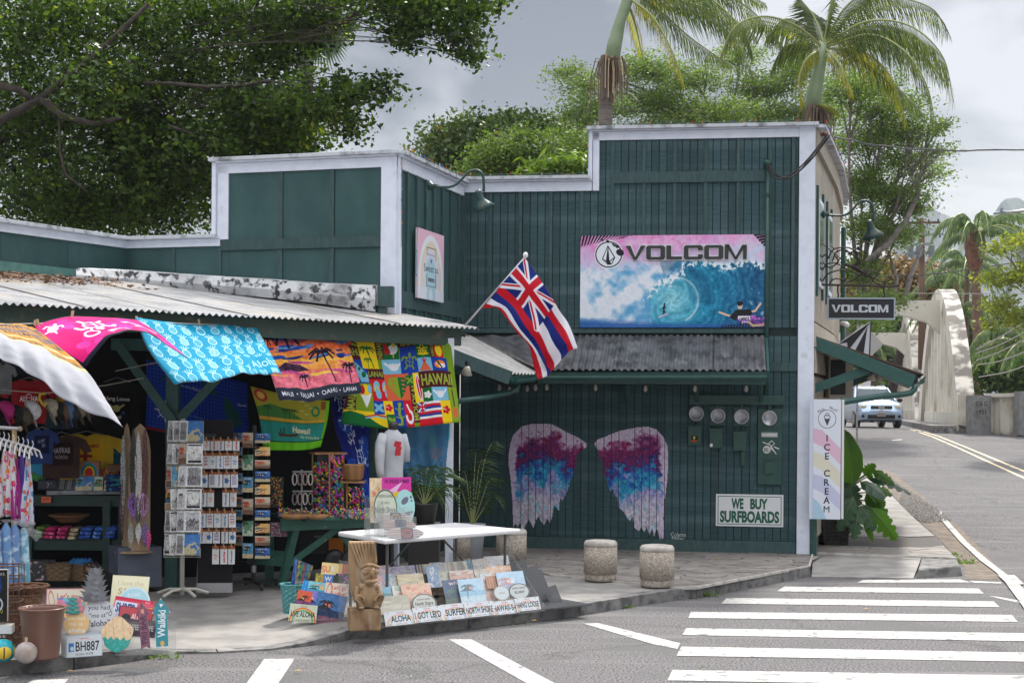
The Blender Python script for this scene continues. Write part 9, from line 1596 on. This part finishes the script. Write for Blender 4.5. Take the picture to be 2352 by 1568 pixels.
for s0 in(0,25.5):
 for n0 in(0,-8.2):arch(s0,n0,7.0 if s0==0 else 7.6)
 for sb_2 in(8.2,):
  pts=[bp_(s0+sb_2,n,z)for n,z in[(-7.8,6.3),(-.4,6.3),(-.4,5.0),(-.9,5.45),(-1.9,5.75),(-4.1,5.85),(-6.3,5.75),(-7.3,5.45),(-7.8,5.0)]];mk('portal_brace',MB().prism([p-Ub*.35 for p in pts],Ub*.7),cw,br)
mk('end_block',MB().hexa([P(2200,975,49.7),P(2234,982,49.2),P(2234,982,50.4),P(2200,975,50.6)],[P(2200,905,49.7),P(2234,905,49.2),P(2234,905,50.4),P(2200,905,50.6)]),cw,br)
a,b=P(2233,972,48.6),P(2276,972,48.9);o=mk('date_block',MB().hexa([v-Vector((0,0,.5))for v in(a,b,b+Vector((0,.7,0)),a+Vector((0,.7,0)))],[v+Vector((0,0,.92))for v in(a,b,b+Vector((0,.7,0)),a+Vector((0,.7,0)))]),M('grey_date_block',(.26,.26,.26),.9,(.18,.18,.18),5),br)
M4=facing(2254,945,48.55,-.02);mb=MB();textmesh(mb,'C & C',M4,.13,.36,.02,.02,'c',0,0,.20);textmesh(mb,'1921',M4,.13,.30,.02,.02,'c',0,0,-.08);mk('date',mb,M('dark_letters',(.06,.055,.05),.9),o)
rl=thing('parapet_wall','low cream panelled concrete parapet running right from the date block','wall',P(2300,970,48.5));A1,A2=P(2276,966,49.2),P(2420,966,47.0);mk('wall',MB().hexa([v-Vector((0,0,.5))for v in(A1,A2,A2+Vector((0,.4,0)),A1+Vector((0,.4,0)))],[v+Vector((0,0,.78))for v in(A1,A2,A2+Vector((0,.4,0)),A1+Vector((0,.4,0)))]),cw,rl);mk('cap',MB().bar(A1+Vector((0,.15,.84)),A2+Vector((0,.15,.84)),.5,.12),cw,rl)
for i in range(7):q=A1.lerp(A2,i/6);mk('pilaster',MB().box(q+Vector((0,-.03,.2)),(.10,.12,1.2)),cw,rl)
mk('grey_pier',MB().box(P(2342,966,47.9)+Vector((0,0,.25)),(.2,.6,1.4)),MATS['grey_date_block'],rl)
def car(label,loc,rz,paint,grp):
 t=thing('car',label,'car',loc,rz,grp);gl=M('windscreen',(.09,.12,.14),.05);hd=M('headlamp',(.55,.52,.40),.15)
 S5=[(-2.28,.45,.62,.70,.34),(-2.22,.86,.66,.74,.30),(-2.05,.89,.92,.86,.28),(-1.2,.91,1.04,.88,.28),(-1.05,.91,1.07,.86,.28),(1.9,.90,1.10,.86,.28),(2.2,.86,1.05,.82,.3),(2.28,.7,.7,.7,.34)]
 def sec(y,w_,zt_,w2,zb):return[(-w_*.92,y,zb),(-w_,y,(zb+zt_)/2),(-w2,y,zt_),(-w2*.55,y,zt_+.035),(0,y,zt_+.05),(w2*.55,y,zt_+.035),(w2,y,zt_),(w_,y,(zb+zt_)/2),(w_*.92,y,zb)]
 vs=[p for q in S5 for p in sec(*q)];fs=[(i*9+k,i*9+(k+1)%9,(i+1)*9+(k+1)%9,(i+1)*9+k)for i in range(7)for k in range(9)]+[tuple(range(8,-1,-1)),tuple(63+k for k in range(9))];mb=MB();mb.add(vs,fs);mk('body',mb,paint,t,local=True,bevel=.03,smooth=True)
 C5=[(-1.15,.82,1.08),(-.35,.66,1.58),(1.3,.66,1.60),(2.1,.76,1.1)];lo=[(-.82,-1.15,1.05),(.82,-1.15,1.05),(.80,2.1,1.05),(-.80,2.1,1.05)];hi=[(-.62,-.4,1.57),(.62,-.4,1.57),(.62,1.45,1.58),(-.62,1.45,1.58)]
 mk('cabin',MB().hexa(lo,hi),gl,t,local=True);mk('roof',MB().hexa([(-.64,-.42,1.56),(.64,-.42,1.56),(.64,1.5,1.57),(-.64,1.5,1.57)],[(-.58,-.3,1.63),(.58,-.3,1.63),(.58,1.4,1.64),(-.58,1.4,1.64)]),paint,t,local=True,bevel=.02)
 for s_ in(-1,1):
  mk('pillar',MB().bar((s_*.80,-1.13,1.07),(s_*.62,-.40,1.58),.06,.06),paint,t,local=True);mk('roof_rail',MB().tube([(s_*.58,-.2,1.64),(s_*.58,0,1.69),(s_*.58,1.2,1.69)],.018,5),steel,t,local=True)
  mk('headlight',MB().ball((s_*.66,-2.08,.80),.15,12,(1.1,.6,.8)),hd,t,local=True,smooth=True);mk('fog_lamp',MB().lathe([(.06,0),(.055,.02)],(s_*.70,-2.25,.46),12,(0,-1,0)),black,t,local=True)
  mk('mirror',MB().ball((s_*1.02,-.95,1.10),.10,10,(1.1,.6,.8)),black if s_>0 else paint,t,local=True,smooth=True)
  for y in(-1.42,1.4):w0=mk('wheel',MB().lathe([(.24,-.11),(.33,-.11),(.345,0),(.33,.11),(.24,.11)],(s_*.80,y,.34),20,(1,0,0)),blackpl,t,local=True,smooth=True);mk('rim',MB().lathe([(.001,.08),(.23,.11)],(s_*.80,y,.34),12,(s_,0,0)),steel,w0,local=True)
 mk('grille',MB().box((0,-2.27,.80),(.80,.05,.15)),M('chrome_grille',(.45,.46,.48),.2,metal=.8),t,local=True)
 for s_ in(-1,1):
  for j in range(3):mk('grille_slot',MB().box((s_*(.17+.10*j),-2.297,.80),(.085,.01,.11)),black,t,local=True)
 mk('badge',MB().lathe([(.085,0),(.095,.015),(.075,.02),(.07,.01)],(0,-2.295,.80),20,(0,-1,0)),steel,t,local=True);mk('badge_bar',MB().box((0,-2.31,.80),(.2,.01,.035)),steel,t,local=True)
 mk('lower_intake',MB().box((0,-2.285,.44),(1.05,.03,.15)),black,t,local=True);mk('skirt',MB().box((0,-2.2,.29),(1.5,.1,.06)),black,t,local=True);mk('number_plate',MB().box((0,-2.31,.54),(.32,.012,.16)),M('plate_face',(.5,.42,.40),.5),t,local=True);return t
pt_=M('silver_blue_paint',(.36,.46,.60),.25,metal=.4);g=P(2027,983,57.6);c1=car('silver-blue SUV driving towards the camera off the bridge',(g.x,g.y+2.2,zr(57.6)),-.03,pt_,'cars on the road by the bridge')
mb=MB();textmesh(mb,'LEX 021',Matrix.Translation((0,-2.318,.50))@Matrix.Rotation(pi/2,4,'X'),.08,.26,.002,.02,'c');mk('plate_text',mb,black,c1,local=True)
c2=dup(c1,(P(1957,955,82).x,82,1.3),pi-.05,'grey car driving away on the bridge left of the SUV')
for ch in list(c2.children):
 if ch.name.startswith('plate_text'):bpy.data.objects.remove(ch)
for s_ in(-1,1):mk('tail_light',MB().box((s_*.78,2.28,.95),(.16,.05,.25)),M('tail_red',(.5,.01,.01),.3),c2,local=True)
d=78;g=P(2117,880,d);up_=thing('utility_pole','brown wooden utility pole with crossarms and three grey transformers beyond the bridge','utility pole',(g.x,g.y,1.3));wp_=M('creosote_wood',(.15,.085,.055),.9,(.09,.05,.035),3,stretch=(1,1,.2));tr_=M('transformer_grey',(.22,.27,.30),.5)
mk('pole',MB().tube([(g.x,g.y,1.3),P(2117.5,502,d)],[.20,.15],10),wp_,up_,smooth=True)
for X0,Y,X1,m_ in((2084,512,2159,wp_),(2076,539,2167,tr_),(2096,561,2140,tr_),(2098,581,2138,tr_)):mk('crossarm',MB().bar(P(X0,Y,d-.2),P(X1,Y-1,d-.2),.1,.12),m_,up_)
for X in(2091,2112,2139.5):mk('transformer',MB().lathe([(.14,0),(.16,.03),(.16,.58),(.17,.60),(.10,.64)],P(X,590,d-.35),16),tr_,up_,smooth=True)
for X,Y in((2093,535),(2105,535),(2133,535),(2143,541),(2159,541),(2133,509),(2155,508),(2089,563),(2142,563)):mk('insulator',MB().lathe([(.03,-.12),(.06,-.05),(.03,0),(.06,.05),(.02,.14)],P(X,Y,d-.2),8),M('dark_insulator',(.04,.05,.06),.4),up_)
for X,Y in((2102,520),(2133,520)):mk('strut',MB().bar(P(2117,527,d-.15),P(X,513,d-.2),.04,.04),tr_,up_)
wires=[([(2125,603),(2170,618),(2234,642)],78,.03,'dark slack wire from the utility pole to the palms'),([(2000,634),(2110,632),(2200,622),(2352,600)],76,.03,'pale wire crossing the hill towards the right edge'),([(1960,672),(2150,674),(2400,675)],60,.015,'thin level wire above the bridge arches'),([(2136,592),(2148,640),(2170,676)],77,.02,'thin guy wire dropping from the transformers'),([(2240,804),(2300,772),(2400,712)],48,.022,'highest of the pale cables fanning out right of the near arch'),([(2240,812),(2300,790),(2400,738)],48,.022,'second of the pale cables right of the near arch'),([(2242,828),(2300,806),(2400,755)],48,.022,'third of the pale cables right of the near arch'),([(2244,838),(2300,828),(2400,790)],48,.02,'fourth of the pale cables right of the near arch'),([(2248,866),(2320,852),(2400,820)],48,.02,'lowest of the pale cables right of the near arch')]
for L,d_,r_2,lab in wires:tag(mk('wire',MB().tube([P(x,y,d_)for x,y in catmull(L,12)],r_2,4),M('pale_cable',(.28,.26,.24),.7)if d_<70 else cbm),lab,'wire')
d=60;sl_=thing('street_lamp','grey street lamp head on a long arm entering from the right edge','street lamp',P(2420,900,d));mk('arm',MB().tube([P(2420,900,d),P(2420,520,d),P(2395,488,d),P(2350,484,d),P(2310,488,d)],.06,8),steel,sl_,smooth=True);mk('head',MB().hexa([P(2280,492,d),P(2312,490,d),P(2312,490,d+.4),P(2280,492,d+.4)],[P(2284,487,d),P(2312,484,d),P(2312,484,d+.4),P(2284,487,d+.4)]),tr_,sl_,bevel=.02);mk('sensor',MB().box(P(2300,482,d),(.1,.1,.14)),tr_,sl_)
for i,(X,Y,col,lab)in enumerate(((1228,1425,0,'small tan leaf on the road below the plates'),(872,1602,0,'x'),(2227,1452,1,'green leaf lying on the crosswalk'),(1615,1533,1,'dark green leaf between two crosswalk bars'),(1990,1398,0,'pale dry leaf on the second wide crosswalk bar'),(1265,1275,0,'yellow leaf on the patio stones'),(1648,1282,0,'yellow leaf on the patio near the wall'),(160,1541,0,'reddish leaf at the foot of the left kerb'),(685,1540,0,'tan leaf on the road near the left line'))):
 if lab=='x':continue
 g=G(X,Y,.02 if Y>1300 else.145);s_=.035;tag(mk('fallen_leaf',MB().add([g+Vector(q)for q in((-s_,0,0),(0,-s_*.5,.008),(s_,0,.004),(0,s_*.5,.012))],[(0,1,2),(0,2,3)]),M('leaf_%d'%col,[(.45,.30,.10),(.06,.12,.03)][col],.7)),lab,'leaf')
hz=mk('haze',MB().box((0,500,95),(1700,1100,192)),(lambda m:(m.node_tree.nodes.clear(),m)[1])((lambda m:(setattr(m,'use_nodes',True),m)[1])(bpy.data.materials.new('haze_air'))));hz['kind']='stuff';hz['label']='thin pale haze over the far hills'
_n,_l=hz.data.materials[0].node_tree.nodes,hz.data.materials[0].node_tree.links;_v=_n.new('ShaderNodeVolumePrincipled');_v.inputs['Color'].default_value=(.85,.9,1,1);_v.inputs['Density'].default_value=.00025;_o=_n.new('ShaderNodeOutputMaterial');_l.new(_v.outputs[0],_o.inputs['Volume'])
